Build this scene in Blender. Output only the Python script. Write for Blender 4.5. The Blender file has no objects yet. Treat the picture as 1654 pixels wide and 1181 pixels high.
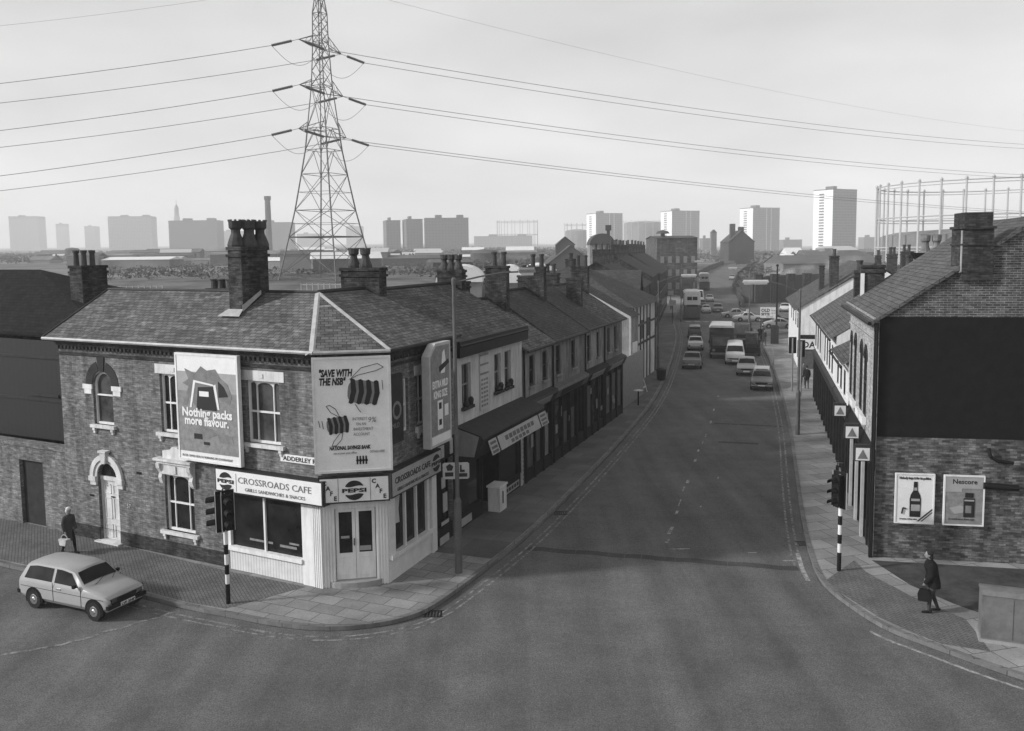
import bpy, bmesh, math, random
from mathutils import Vector, Matrix
R = math.radians
random.seed(7)
SC = bpy.context.scene
COL = SC.collection

# ------------------------------------------------------------------ camera, light, exposure
FPX, PITCH, ROLL, CAMH, CX, CY = 1420.0, math.atan(135 / 1420.0), R(0.65), 10.6, 827.0, 541.0
_f = Vector((0, math.cos(PITCH), -math.sin(PITCH)))
_r0 = Vector((1, 0, 0)); _u0 = _r0.cross(_f)
_r = _r0 * math.cos(ROLL) - _u0 * math.sin(ROLL)
_u = _u0 * math.cos(ROLL) + _r0 * math.sin(ROLL)
cam_d = bpy.data.cameras.new('camera'); cam = bpy.data.objects.new('camera', cam_d); COL.objects.link(cam)
mw = Matrix((( _r.x, _u.x, -_f.x, 0), (_r.y, _u.y, -_f.y, 0), (_r.z, _u.z, -_f.z, CAMH), (0, 0, 0, 1)))
cam.matrix_world = mw
cam_d.sensor_fit = 'HORIZONTAL'; cam_d.sensor_width = 36.0; cam_d.lens = FPX / 1654.0 * 36.0
cam_d.shift_x = 0.0
cam_d.shift_y = -(590.5 - CY) / 1654.0
cam_d.clip_start = 0.5; cam_d.clip_end = 20000
SC.camera = cam

SUN_AZ, SUN_EL = Vector((-0.97, -0.22)).normalized(), R(27)      # direction towards the sun
W = bpy.data.worlds.new('World'); SC.world = W; W.use_nodes = True
nt = W.node_tree; bg = nt.nodes['Background']
sky = nt.nodes.new('ShaderNodeTexSky'); sky.sky_type = 'NISHITA'; sky.sun_disc = False
sky.sun_elevation = SUN_EL; sky.sun_rotation = math.atan2(SUN_AZ.x, SUN_AZ.y)
sky.air_density = 1.0; sky.dust_density = 1.5; sky.ozone_density = 1.0
bw = nt.nodes.new('ShaderNodeRGBToBW'); nt.links.new(sky.outputs[0], bw.inputs[0])
tc = nt.nodes.new('ShaderNodeTexCoord')
cn = nt.nodes.new('ShaderNodeTexNoise'); cn.inputs['Scale'].default_value = 3.2; cn.inputs['Detail'].default_value = 5
mp = nt.nodes.new('ShaderNodeMapping'); mp.inputs['Scale'].default_value = (1, 1, 3.5)
nt.links.new(tc.outputs['Generated'], mp.inputs[0]); nt.links.new(mp.outputs[0], cn.inputs[0])
mr = nt.nodes.new('ShaderNodeMapRange'); mr.inputs['From Min'].default_value = .3; mr.inputs['From Max'].default_value = .7; mr.inputs['To Min'].default_value = 0.82; mr.inputs['To Max'].default_value = 1.03
nt.links.new(cn.outputs[0], mr.inputs[0])
mm = nt.nodes.new('ShaderNodeMath'); mm.operation = 'MULTIPLY'
ov_ = nt.nodes.new('ShaderNodeMath'); ov_.operation = 'MULTIPLY_ADD'; ov_.inputs[1].default_value = .38; ov_.inputs[2].default_value = 2.15   # thin overcast evens the sky out
nt.links.new(bw.outputs[0], ov_.inputs[0]); nt.links.new(ov_.outputs[0], mm.inputs[0]); nt.links.new(mr.outputs[0], mm.inputs[1])
nt.links.new(mm.outputs[0], bg.inputs[0]); bg.inputs[1].default_value = 0.135
sd = bpy.data.lights.new('sun', 'SUN'); sd.energy = 2.3; sd.angle = R(5); sd.color = (1, 1, 1)
so = bpy.data.objects.new('sun', sd); COL.objects.link(so)
sdir = Vector((SUN_AZ.x * math.cos(SUN_EL), SUN_AZ.y * math.cos(SUN_EL), math.sin(SUN_EL)))
so.rotation_euler = (-sdir).to_track_quat('-Z', 'Y').to_euler(); so.location = (0, 0, 60)
SC.view_settings.view_transform = 'Standard'; SC.view_settings.look = 'None'
SC.view_settings.gamma = 1; SC.view_settings.exposure = 0.8
SC.render.engine = 'CYCLES'
SC.cycles.use_denoising = True; SC.cycles.max_bounces = 5; SC.cycles.diffuse_bounces = 3
SC.cycles.glossy_bounces = 2; SC.cycles.transmission_bounces = 2; SC.cycles.volume_bounces = 2
SC.cycles.sample_clamp_indirect = 4

# ------------------------------------------------------------------ pixel -> place
def ray(px, py): return _f * FPX + _r * (px - CX) - _u * (py - CY)
def G(px, py, z=0.0):
    v = ray(px, py); t = (z - CAMH) / v.z
    return Vector((v.x * t, v.y * t, z))
def D(px, py, Y):
    v = ray(px, py); t = Y / v.y
    return Vector((v.x * t, Y, CAMH + v.z * t))
def onp(px, py, a, b):
    v = ray(px, py); n = Vector((-(b[1] - a[1]), b[0] - a[0])); t = (n.x * a[0] + n.y * a[1]) / (n.x * v.x + n.y * v.y)
    p = v * t; L = math.hypot(b[0] - a[0], b[1] - a[1])
    return ((p.x - a[0]) * (b[0] - a[0]) + (p.y - a[1]) * (b[1] - a[1])) / L, CAMH + p.z
def sstep(a, b, x):
    t = max(0, min(1, (x - a) / (b - a))); return t * t * (3 - 2 * t)
def road_x(Y):       # centre line of the road
    pts = [(20, 2), (28, 4.4), (35, 6.9), (47, 10.5), (60, 14.2), (75, 18.6), (90, 22.4), (106, 25.8), (130, 30.5), (155, 35), (200, 45.5), (225, 50.5), (260, 61), (330, 86), (450, 128), (600, 170)]
    for (a, xa), (b, xb) in zip(pts, pts[1:]):
        if Y <= b: return xa + (xb - xa) * (Y - a) / (b - a)
    return 170 + (Y - 600) * .28
def T(x, Y):         # height of the land
    base = 4.6 * sstep(190, 330, Y)
    left = 6.3 * sstep(112, 150, Y) * (1 - sstep(-52, -18, x - road_x(Y)))
    z = max(base, left) if Y < 330 else max(base, left)
    k = 0.012 + (0.004 - 0.012) * sstep(-0.1, 0.3, x / max(Y, 1))
    if Y > 330: z += k * (Y - 330)
    right = -1.5 * sstep(20, 40, x - road_x(Y)) * sstep(120, 160, Y) * (1 - sstep(300, 400, Y))
    return z + right

# ------------------------------------------------------------------ materials (grey: the film has no colour)
def g4(v): return (v, v, v, 1)
class NM:
    def __init__(s, name, rough=.85, spec=.3):
        s.m = bpy.data.materials.new(name); s.m.use_nodes = True; s.t = s.m.node_tree
        s.p = s.t.nodes['Principled BSDF']; s.p.inputs['Roughness'].default_value = rough
        s.p.inputs['Specular IOR Level'].default_value = spec
    def n(s, typ, **kw):
        o = s.t.nodes.new(typ)
        for k, v in kw.items():
            if k.startswith('i_'):
                key = k[2:].replace('_', ' '); o.inputs[key].default_value = v
            else: setattr(o, k, v)
        return o
    def l(s, a, b): s.t.links.new(a, b)
    def uv(s): return s.n('ShaderNodeTexCoord').outputs['UV']
    def gen(s): return s.n('ShaderNodeNewGeometry').outputs['Position']
    def noise(s, vec, scale, detail=4, lo=0, hi=1, rough=.6, a=.3, b=.7):
        t = s.n('ShaderNodeTexNoise', i_Scale=scale, i_Detail=detail, i_Roughness=rough); s.l(vec, t.inputs['Vector'])
        r = s.n('ShaderNodeMapRange'); r.inputs[1].default_value = a; r.inputs[2].default_value = b
        r.inputs[3].default_value = lo; r.inputs[4].default_value = hi; s.l(t.outputs[0], r.inputs[0]); return r.outputs[0]
    def mul(s, a, b, op='MULTIPLY'):
        m = s.n('ShaderNodeMath', operation=op)
        for i, v in enumerate((a, b)):
            if isinstance(v, (int, float)): m.inputs[i].default_value = v
            else: s.l(v, m.inputs[i])
        return m.outputs[0]
    def color(s, out):
        s.l(out, s.p.inputs['Base Color']); return s
    def bump(s, out, strength=.3, dist=.02):
        b = s.n('ShaderNodeBump', i_Strength=strength, i_Distance=dist); s.l(out, b.inputs['Height']); s.l(b.outputs[0], s.p.inputs['Normal'])

def plain(name, v, rough=.7, spec=.3, metal=0, var=.12, vscale=3.0):
    k = NM(name, rough, spec); k.p.inputs['Metallic'].default_value = metal
    if var:
        o = k.noise(k.gen(), vscale, 6, v * (1 - var), v * (1 + var), .65)
        fine = k.noise(k.gen(), vscale * 11, 3, .93, 1.07)
        k.color(k.mul(o, fine))
    else: k.p.inputs['Base Color'].default_value = g4(v)
    return k.m
def brick(name, v1, v2, mortar, w=.225, h=.075, ms=.006, patch=.3, stain=.35, bstr=.5, pscale=.5, vmark=0):
    k = NM(name, .92, .08); uv = k.uv()
    dn = k.n('ShaderNodeTexNoise', i_Scale=6.0, i_Detail=2.0); k.l(uv, dn.inputs[0])
    dm = k.n('ShaderNodeVectorMath', operation='SCALE'); dm.inputs['Scale'].default_value = .006; k.l(dn.outputs[1], dm.inputs[0])
    da = k.n('ShaderNodeVectorMath', operation='ADD'); k.l(uv, da.inputs[0]); k.l(dm.outputs[0], da.inputs[1])
    b = k.n('ShaderNodeTexBrick', i_Color1=g4(v1), i_Color2=g4(v2), i_Mortar=g4(mortar), i_Scale=1.0, i_Bias=0.0)
    b.inputs['Mortar Size'].default_value = ms; b.inputs['Mortar Smooth'].default_value = .3
    b.inputs['Brick Width'].default_value = w; b.inputs['Row Height'].default_value = h
    k.l(da.outputs[0], b.inputs['Vector'])
    # bricks of clearly different burn
    mpn = k.n('ShaderNodeMapping'); mpn.inputs['Scale'].default_value = (1 / w * .5, 1 / h * .5, 1); k.l(uv, mpn.inputs[0])
    spot = k.noise(mpn.outputs[0], 1.3, 2, .62, 1.5, .8, .32, .72)
    big = k.noise(uv, pscale, 5, 1 - patch, 1 + patch)
    st = k.n('ShaderNodeMapping'); st.inputs['Scale'].default_value = (1.6, .22, 1); k.l(uv, st.inputs[0])
    streak = k.noise(st.outputs[0], 1.2, 5, 1 - stain, 1.1, .7, .35, .6)
    tot = k.mul(k.mul(k.mul(b.outputs[0], spot), big), streak)
    k.color(tot); k.bump(k.mul(b.outputs[1], -1.0), bstr, .01)
    return k.m
def slate(name, v, w=.26, h=.17, var=.3, moss=.5, uvs=True):
    k = NM(name, .85, .08); uv = k.uv()
    b = k.n('ShaderNodeTexBrick', i_Color1=g4(v * (1 - var)), i_Color2=g4(v * (1 + var)), i_Mortar=g4(v * .3), i_Scale=1.0)
    b.inputs['Mortar Size'].default_value = .011; b.inputs['Mortar Smooth'].default_value = .1
    b.inputs['Brick Width'].default_value = w; b.inputs['Row Height'].default_value = h
    dn = k.n('ShaderNodeTexNoise', i_Scale=2.0, i_Detail=3.0); k.l(uv, dn.inputs[0])
    dm = k.n('ShaderNodeVectorMath', operation='SCALE'); dm.inputs['Scale'].default_value = .05; k.l(dn.outputs[1], dm.inputs[0])
    da = k.n('ShaderNodeVectorMath', operation='ADD'); k.l(uv, da.inputs[0]); k.l(dm.outputs[0], da.inputs[1])
    k.l(da.outputs[0], b.inputs['Vector'])
    mpn = k.n('ShaderNodeMapping'); mpn.inputs['Scale'].default_value = (1 / w * .4, 1 / h * .75, 1); k.l(uv, mpn.inputs[0])
    spot = k.noise(mpn.outputs[0], 1.0, 2, .75, 1.35, .8)
    big = k.noise(uv, .45, 6, .72, 1.3, .7)
    ms_ = k.n('ShaderNodeMapping'); ms_.inputs['Scale'].default_value = (.8, 2.6, 1); k.l(uv, ms_.inputs[0])
    mo = k.noise(ms_.outputs[0], 1.1, 6, 0, 1, .75, .56, .66)
    mo2 = k.mul(k.mul(mo, moss), v * 1.5)
    k.color(k.mul(k.mul(k.mul(b.outputs[0], spot), big), mo2, 'ADD'))
    # each course tips up a little towards its lower edge
    sp = k.n('ShaderNodeSeparateXYZ'); k.l(da.outputs[0], sp.inputs[0])
    fr = k.mul(k.mul(sp.outputs[1], 1 / h), 1.0, 'MODULO')
    k.bump(k.mul(k.mul(fr, -.6), b.outputs[1], 'SUBTRACT'), .6, .02)
    return k.m
def glass_dark(name, v=.012, rough=.08):
    k = NM(name, rough, .22); o = k.noise(k.gen(), 1.4, 3, v * .5, v * 2.0); k.color(o); return k.m
def render_wall(name, v, crack=.4):
    k = NM(name, .9, .15); uv = k.uv()
    a = k.noise(uv, .8, 6, 1 - crack * .5, 1 + crack * .2, .7)
    st = k.n('ShaderNodeMapping'); st.inputs['Scale'].default_value = (2.4, .35, 1); k.l(uv, st.inputs[0])
    s2 = k.noise(st.outputs[0], 1.3, 6, 1 - crack, 1.03, .75, .3, .55)
    k.color(k.mul(k.mul(a, s2), v)); k.bump(k.noise(uv, 30, 4), .15, .01); return k.m
def slabs(name, v, w=.9, h=.6, mortar=.35, ms=.012, rot=0, var=.18):
    k = NM(name, .9, .2); uv = k.uv()
    mpn = k.n('ShaderNodeMapping'); mpn.inputs['Rotation'].default_value = (0, 0, rot); k.l(uv, mpn.inputs[0])
    b = k.n('ShaderNodeTexBrick', i_Color1=g4(v * (1 - var)), i_Color2=g4(v * (1 + var)), i_Mortar=g4(v * mortar), i_Scale=1.0)
    b.inputs['Mortar Size'].default_value = ms; b.inputs['Brick Width'].default_value = w; b.inputs['Row Height'].default_value = h
    k.l(mpn.outputs[0], b.inputs['Vector'])
    big = k.noise(uv, .6, 6, .7, 1.25, .7); fine = k.noise(uv, 14, 4, .85, 1.12)
    k.color(k.mul(k.mul(b.outputs[0], big), fine)); k.bump(k.mul(b.outputs[1], -1.0), .5, .01); return k.m
def asphalt(name, v):
    k = NM(name, .9, .1); p = k.gen()
    big = k.noise(p, .11, 6, .8, 1.2, .6); mid = k.mul(k.noise(p, .9, 5, .85, 1.15), k.noise(p, 7, 3, .86, 1.14)); fine = k.noise(p, 26, 3, .55, 1.5)
    ln = k.n('ShaderNodeMapping'); ln.inputs['Rotation'].default_value = (0, 0, R(20)); ln.inputs['Scale'].default_value = (.7, .03, 1); k.l(p, ln.inputs[0])
    tr = k.noise(ln.outputs[0], 1, 4, .78, 1.2)
    k.color(k.mul(k.mul(k.mul(k.mul(big, mid), fine), tr), v)); k.bump(k.noise(p, 60, 3), .4, .006); return k.m
def wornpaint(name, v, base, a, b):
    k = NM(name, .85, .2); p = k.gen(); k.color(k.mul(k.noise(p, 3.5, 6, base, v, .75, a, b), k.noise(p, 26, 3, .8, 1.2))); return k.m
def grid_mat(name, v, win, w, h, ms, mortar=None):
    """far block: rows of windows"""
    k = NM(name, .85, .2); uv = k.uv()
    b = k.n('ShaderNodeTexBrick', i_Color1=g4(win * .7), i_Color2=g4(win * 1.4), i_Mortar=g4(v), i_Scale=1.0, offset=0.0)
    b.inputs['Mortar Size'].default_value = ms; b.inputs['Brick Width'].default_value = w; b.inputs['Row Height'].default_value = h
    k.l(uv, b.inputs['Vector']); k.color(b.outputs[0]); return k.m
def boards(name, v, w=.12, dark=.55):
    k = NM(name, .6, .3); uv = k.uv(); sp = k.n('ShaderNodeSeparateXYZ'); k.l(uv, sp.inputs[0])
    fr = k.mul(k.mul(sp.outputs[0], 1 / w), 1.0, 'FRACT')
    r = k.n('ShaderNodeMapRange'); r.inputs[1].default_value = .0; r.inputs[2].default_value = .3; r.inputs[3].default_value = dark; r.inputs[4].default_value = 1; k.l(fr, r.inputs[0])
    k.color(k.mul(k.mul(r.outputs[0], k.noise(uv, 3, 5, .88, 1.08)), v)); k.bump(r.outputs[0], .5, .01); return k.m
def field(name):
    k = NM(name, .95, .05); p = k.gen()
    a = k.noise(p, .012, 6, .05, .19, .65, .35, .65); b = k.noise(p, .15, 5, .5, 1.5); ln = k.n('ShaderNodeMapping'); ln.inputs['Scale'].default_value = (.006, .05, 1); k.l(p, ln.inputs[0])
    c = k.noise(ln.outputs[0], 1, 4, .6, 1.5); k.color(k.mul(k.mul(a, b), c)); return k.m

M = {}
M['brickA'] = brick('sooty_red_brick', .12, .21, .11, patch=.3, stain=.4)
M['brickR'] = brick('gable_brick', .045, .10, .2, w=.23, h=.078, ms=.009, patch=.35, stain=.25)
M['brickR2'] = brick('weathered_gable_brick', .045, .17, .075, w=.23, h=.078, ms=.008, patch=.4, stain=.35, pscale=1.1)
M['brickFront'] = brick('cleaned_front_brick', .26, .36, .25, patch=.2, stain=.3)
M['brickDark'] = brick('soot_black_brick', .035, .07, .035, patch=.4, stain=.4)
M['brickCh'] = brick('chimney_brick', .03, .065, .028, patch=.5, stain=.4, pscale=1.5)
M['brickFar'] = brick('far_brick', .06, .1, .06, w=.9, h=.3, ms=.02)
M['slateA'] = slate('moss_flecked_slate', .10, moss=.9)
M['slateB'] = slate('worn_grey_slate', .075, moss=.7)
M['slateC'] = slate('plain_dark_tile', .06, w=.2, h=.12, moss=.3, var=.15)
M['slateK'] = slate('soot_black_slate', .012, var=.3, moss=.4)
M['slateD'] = slate('smooth_dark_slate', .085, w=.3, h=.2, moss=.1, var=.08)
M['white'] = render_wall('white_paint', .7, .24)
M['cream'] = plain('cream_paint', .58, .5, var=.1)
M['stone'] = render_wall('painted_stone', .6, .4)
M['lead'] = plain('lead_flashing', .34, .5, var=.25)
M['black'] = plain('black_paint', .010, .5, .12, var=.2)
M['blackmat'] = plain('tarred_boards', .010, .85, .1, var=.3)
M['dark'] = plain('dark_paint', .028, .6, .12, var=.3)
M['dark2'] = plain('brown_paint', .075, .6, var=.3)
M['grey'] = plain('grey_paint', .2, .5, var=.2)
M['steelgrey'] = plain('weathered_cabinet_grey', .13, .6, var=.25)
M['carmid'] = plain('mid_grey_car_paint', .11, .35, .5, var=.06); M['cardark'] = plain('dark_car_paint', .03, .3, .5, var=.06); M['carlight'] = plain('pale_car_paint', .3, .35, .5, var=.06); M['carwhite'] = plain('white_car_paint', .5, .35, .5, var=.06)
M['lightgrey'] = plain('pale_grey_paint', .4, .5, var=.15)
M['cabin'] = glass_dark('car_glass', .015, .15); M['cabin'].node_tree.nodes['Principled BSDF'].inputs['Specular IOR Level'].default_value = .06
M['glass'] = glass_dark('window_glass'); M['glass2'] = glass_dark('curtain_reflection_glass', .05, .15)
M['pot'] = plain('chimney_pot_clay', .045, .8, var=.5); M['potl'] = plain('pale_chimney_pot_clay', .16, .8, var=.5)
M['concrete'] = plain('concrete', .26, .85, var=.2); M['steel'] = plain('galvanised_steel', .10, .5, metal=.3, var=.2)
M['post'] = plain('lamp_post_steel', .09, .5, var=.25)
M['wire'] = plain('conductor_wire', .12, .6, var=0)
M['asphalt'] = asphalt('road_asphalt', .1); M['patch2'] = asphalt('patched_asphalt', .058); M['patch'] = asphalt('trench_asphalt', .055); M['worn'] = wornpaint('worn_road_paint', .24, .08, .44, .6)
M['roadwhite'] = wornpaint('fresh_road_paint', .34, .08, .36, .6)
M['slabs'] = slabs('paving_slabs', .21, rot=R(24)); M['slabsShade'] = slabs('shade_toned_paving', .105, w=1.4, h=1.2, mortar=.6, rot=R(21))
M['slabsR'] = slabs('paving_slabs_right', .22, w=1.1, h=.9, rot=R(-15), ms=.014); M['setts'] = slabs('blue_brick_setts', .125, w=.22, h=.10, mortar=.45, ms=.01, rot=R(62), var=.12)
M['kerb'] = slabs('kerb_stone', .14, w=.9, h=.5, var=.1); M['dirt'] = plain('worn_earth', .055, .95, .05, var=.5, vscale=1.3)
M['field'] = field('rough_land'); M['render'] = render_wall('painted_render', .5); M['renderOld'] = render_wall('peeling_render', .27, .7); M['renderGrim'] = render_wall('grimy_render', .2, .8); M['renderW'] = render_wall('white_render', .68, .3)
M['blackboards'] = boards('tarred_boarding', .009, w=.3, dark=.4)
M['boards'] = boards('white_vertical_boards', .6); M['shopdark'] = plain('dark_shop_timber', .015, .7, .1, var=.5)
M['paper'] = plain('poster_paper', .68, .6, var=.06); M['papergrey'] = plain('poster_grey', .3, .6, var=.12); M['papermid'] = plain('poster_mid_grey', .2, .6, var=.25, vscale=6); M['ink'] = plain('poster_ink', .014, .6, var=.1); M['inkgrey'] = plain('poster_grey_ink', .16, .6, var=.3)
M['rubber'] = plain('tyre_rubber', .012, .9, var=.1); M['chrome'] = plain('chrome', .6, .15, .5, metal=.9, var=0)
M['lamp'] = plain('lamp_glass', .75, .2, .5, var=0)
M['skin'] = plain('skin', .2, .6, var=.05); M['coatdark'] = plain('black_cloth', .012, .95, .1, var=.3); M['cloth'] = plain('grey_cloth', .05, .95, .1, var=.2); M['clothmid'] = plain('mid_grey_cloth', .09, .95, .1, var=.2); M['hairw'] = plain('white_hair', .5, .9, .1, var=.1); M['hairdark'] = plain('dark_hair', .015, .9, var=.2)
M['basket'] = plain('pale_straw', .4, .9, var=.3)
M['scrub'] = plain('leafless_scrub', .07, .95, .05, var=.5, vscale=.2)

# ------------------------------------------------------------------ mesh builder
class MB:
    def __init__(s, Mx=None): s.v = []; s.f = []; s.mi = []; s.M = Mx or Matrix(); s.cur = 0; s.sm = []; s.smooth = False
    def add(s, vs, fs):
        o = len(s.v); s.v += [s.M @ Vector(p) for p in vs]
        for f in fs: s.f.append([i + o for i in f]); s.mi.append(s.cur); s.sm.append(s.smooth)
    def box(s, x0, x1, y0, y1, z0, z1):
        s.add([(x0, y0, z0), (x1, y0, z0), (x1, y1, z0), (x0, y1, z0), (x0, y0, z1), (x1, y0, z1), (x1, y1, z1), (x0, y1, z1)],
              [(0, 3, 2, 1), (4, 5, 6, 7), (0, 1, 5, 4), (1, 2, 6, 5), (2, 3, 7, 6), (3, 0, 4, 7)])
        return s
    def quad(s, *p): s.add(p, [tuple(range(len(p)))]); return s
    def prism(s, pts, lo, hi, axis='z'):
        """pts 2-D outline; axis z: (x,y); axis y: (x,z) extruded in y; axis x: (y,z) extruded in x"""
        n = len(pts)
        def P3(p, t): return (p[0], p[1], t) if axis == 'z' else ((p[0], t, p[1]) if axis == 'y' else (t, p[0], p[1]))
        vs = [P3(p, lo) for p in pts] + [P3(p, hi) for p in pts]
        fs = [tuple(range(n)), tuple(range(2 * n - 1, n - 1, -1))] + [(i, (i + 1) % n, n + (i + 1) % n, n + i) for i in range(n)]
        s.add(vs, fs); return s
    def tube(s, a, b, r, seg=8, r2=None, caps=True):
        a = Vector(a); b = Vector(b); d = (b - a).normalized(); up = Vector((0, 0, 1)) if abs(d.z) < .95 else Vector((1, 0, 0))
        x = d.cross(up).normalized(); y = d.cross(x); r2 = r if r2 is None else r2
        vs = []
        for c, q in ((a, r), (b, r2)):
            for i in range(seg):
                t = 2 * math.pi * i / seg; vs.append(tuple(c + x * (q * math.cos(t)) + y * (q * math.sin(t))))
        fs = [(i, (i + 1) % seg, seg + (i + 1) % seg, seg + i) for i in range(seg)]
        if caps: fs += [tuple(range(seg - 1, -1, -1)), tuple(range(seg, 2 * seg))]
        s.add(vs, fs); return s
    def path(s, pts, r, seg=6):
        for a, b in zip(pts, pts[1:]): s.tube(a, b, r, seg)
        return s
    def lathe(s, prof, c=(0, 0, 0), seg=12):
        vs = []; n = len(prof)
        for (r, z) in prof:
            for i in range(seg):
                t = 2 * math.pi * i / seg; vs.append((c[0] + r * math.cos(t), c[1] + r * math.sin(t), c[2] + z))
        fs = [(j * seg + i, j * seg + (i + 1) % seg, (j + 1) * seg + (i + 1) % seg, (j + 1) * seg + i) for j in range(n - 1) for i in range(seg)]
        fs += [tuple(range(seg - 1, -1, -1)), tuple((n - 1) * seg + i for i in range(seg))]
        s.add(vs, fs); return s
    def panel(s, L, z0, z1, holes, t=.3, rev=.14, x0=0.0, y=0.0):
        """wall face at y (outside is -y) with rectangular holes (x0,x1,z0,z1) and reveals"""
        xs = sorted({x0, L} | {h[0] for h in holes} | {h[1] for h in holes}); zs = sorted({z0, z1} | {h[2] for h in holes} | {h[3] for h in holes})
        for a, b in zip(xs, xs[1:]):
            for c, d in zip(zs, zs[1:]):
                if any(h[0] - 1e-6 <= a and b <= h[1] + 1e-6 and h[2] - 1e-6 <= c and d <= h[3] + 1e-6 for h in holes): continue
                s.quad((a, y, c), (b, y, c), (b, y, d), (a, y, d))
        for (a, b, c, d) in holes:
            q = y + rev
            s.quad((a, y, c), (a, y, d), (a, q, d), (a, q, c)); s.quad((b, y, d), (b, y, c), (b, q, c), (b, q, d))
            s.quad((a, y, d), (b, y, d), (b, q, d), (a, q, d)); s.quad((b, y, c), (a, y, c), (a, q, c), (b, q, c))
        return s
    def arch(s, cx, zs, r, y, th, r2=None, seg=10, full=False):
        """spandrels over a round head: hole from cx-r..cx+r, zs..zs+r, filled outside the arc"""
        for k in range(seg):
            a, b = math.pi * k / seg, math.pi * (k + 1) / seg
            p, q = (cx + r * math.cos(a), zs + r * math.sin(a)), (cx + r * math.cos(b), zs + r * math.sin(b))
            s.quad((p[0], y, p[1]), (p[0], y, zs + r), (q[0], y, zs + r), (q[0], y, q[1]))
            s.quad((p[0], y, p[1]), (q[0], y, q[1]), (q[0], y + th, q[1]), (p[0], y + th, p[1]))
        return s
    def ring(s, cx, zs, r, R2, y0, y1, a0=0, a1=math.pi, seg=12):
        for k in range(seg):
            a, b = a0 + (a1 - a0) * k / seg, a0 + (a1 - a0) * (k + 1) / seg
            s.prism([(cx + q * math.cos(t), zs + q * math.sin(t)) for q, t in ((r, a), (R2, a), (R2, b), (r, b))], y0, y1, 'y')
        return s
    def text(s, txt, x, z, size, y=0, bold=0, shear=0, w=None, align='LEFT', depth=.006, rot=0, spacing=1.0):
        """lettering standing on the plane y, reading along +x, seen from -y"""
        c = bpy.data.curves.new('t', 'FONT'); c.body = txt; c.size = size; c.offset = bold; c.shear = shear; c.extrude = depth / 2
        c.align_x = align; c.space_character = spacing; c.resolution_u = 2
        o = bpy.data.objects.new('t', c); me = bpy.data.meshes.new_from_object(o)
        vs = [Vector(v.co) for v in me.vertices]
        if vs:
            sx = 1
            if w:
                mn, mx = min(v.x for v in vs), max(v.x for v in vs); sx = w / max(mx - mn, 1e-6)
            ca, sa = math.cos(rot), math.sin(rot)
            s.add([(x + (v.x * sx) * ca - v.y * sa, y - v.z, z + (v.x * sx) * sa + v.y * ca) for v in vs], [tuple(p.vertices) for p in me.polygons])
        bpy.data.objects.remove(o); bpy.data.curves.remove(c); bpy.data.meshes.remove(me); return s
    def build(s, name, mat, parent=None, label=None, cat=None, group=None, kind=None, loc=None, uvshift=None):
        me = bpy.data.meshes.new(name)
        loc = Vector(loc) if loc is not None else Vector((0, 0, 0))
        me.from_pydata([v - loc for v in s.v], [], s.f); me.update()
        mats = mat if isinstance(mat, (list, tuple)) else [mat]
        for m in mats: me.materials.append(m)
        uvl = me.uv_layers.new(name='UVMap')
        Z = Vector((0, 0, 1))
        for i, p in enumerate(me.polygons):
            p.material_index = min(s.mi[i], len(mats) - 1); p.use_smooth = s.sm[i]
            n = p.normal
            if abs(n.z) > .985: t, b = Vector((1, 0, 0)), Vector((0, 1, 0))
            else: t = Z.cross(n).normalized(); b = n.cross(t)
            for li in p.loop_indices:
                co = s.v[me.loops[li].vertex_index]
                uvl.data[li].uv = (co.dot(t), co.dot(b))
        o = bpy.data.objects.new(name, me); COL.objects.link(o); o.location = loc
        if parent: o.parent = parent
        tagp(o, label, cat, group, kind); return o
def tagp(o, label=None, cat=None, group=None, kind=None):
    if label: o['label'] = label
    if cat: o['category'] = cat
    if group: o['group'] = group
    if kind: o['kind'] = kind
    return o
def thing(name, label, cat, loc=(0, 0, 0), rz=0, group=None):
    o = bpy.data.objects.new(name, None); COL.objects.link(o); o.location = loc; o.rotation_euler = (0, 0, rz); o.empty_display_size = .2
    return tagp(o, label, cat, group)
def copy_thing(src, loc, rz=None, label=None, group=None, scale=None):
    kids = {}
    for o in bpy.data.objects:
        if o.parent: kids.setdefault(o.parent.name, []).append(o)
    def rec(o, par):
        c = o.copy(); COL.objects.link(c)
        if par: c.parent = par
        for k in kids.get(o.name, []): rec(k, c)
        return c
    c = rec(src, None); c.location = loc
    if rz is not None: c.rotation_euler = (0, 0, rz)
    if scale: c.scale = (scale,) * 3
    if label: c['label'] = label
    if group: c['group'] = group
    return c
def frame(o, d):
    """matrix: local x along d on the ground, -y outwards, origin o"""
    d = Vector((d[0], d[1], 0)).normalized()
    return Matrix(((d.x, -d.y, 0, o[0]), (d.y, d.x, 0, o[1]), (0, 0, 1, o[2] if len(o) > 2 else 0), (0, 0, 0, 1)))
def rz_of(d): return math.atan2(d[1], d[0])

# ------------------------------------------------------------------ the land, the roads and the pavements
def axis(pts):
    out = []
    for a, b, n in pts: out += [a + (b - a) * i / n for i in range(n)]
    return out + [pts[-1][1]]
xs = axis([(-4200, -800, 12), (-800, -200, 20), (-200, 260, 60), (260, 900, 20), (900, 4200, 12)])
ys = axis([(-60, 100, 10), (100, 420, 64), (420, 1200, 26), (1200, 5000, 16)])
gv = [(x, y, T(x, y) - .06) for y in ys for x in xs]; nx = len(xs)
gm = MB(); gm.v = [Vector(p) for p in gv]
for j in range(len(ys) - 1):
    for i in range(nx - 1): gm.f.append([j * nx + i, j * nx + i + 1, (j + 1) * nx + i + 1, (j + 1) * nx + i])
gm.mi = [0] * len(gm.f); gm.sm = [True] * len(gm.f)
gm.build('ground', M['field'], kind='structure')

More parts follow.
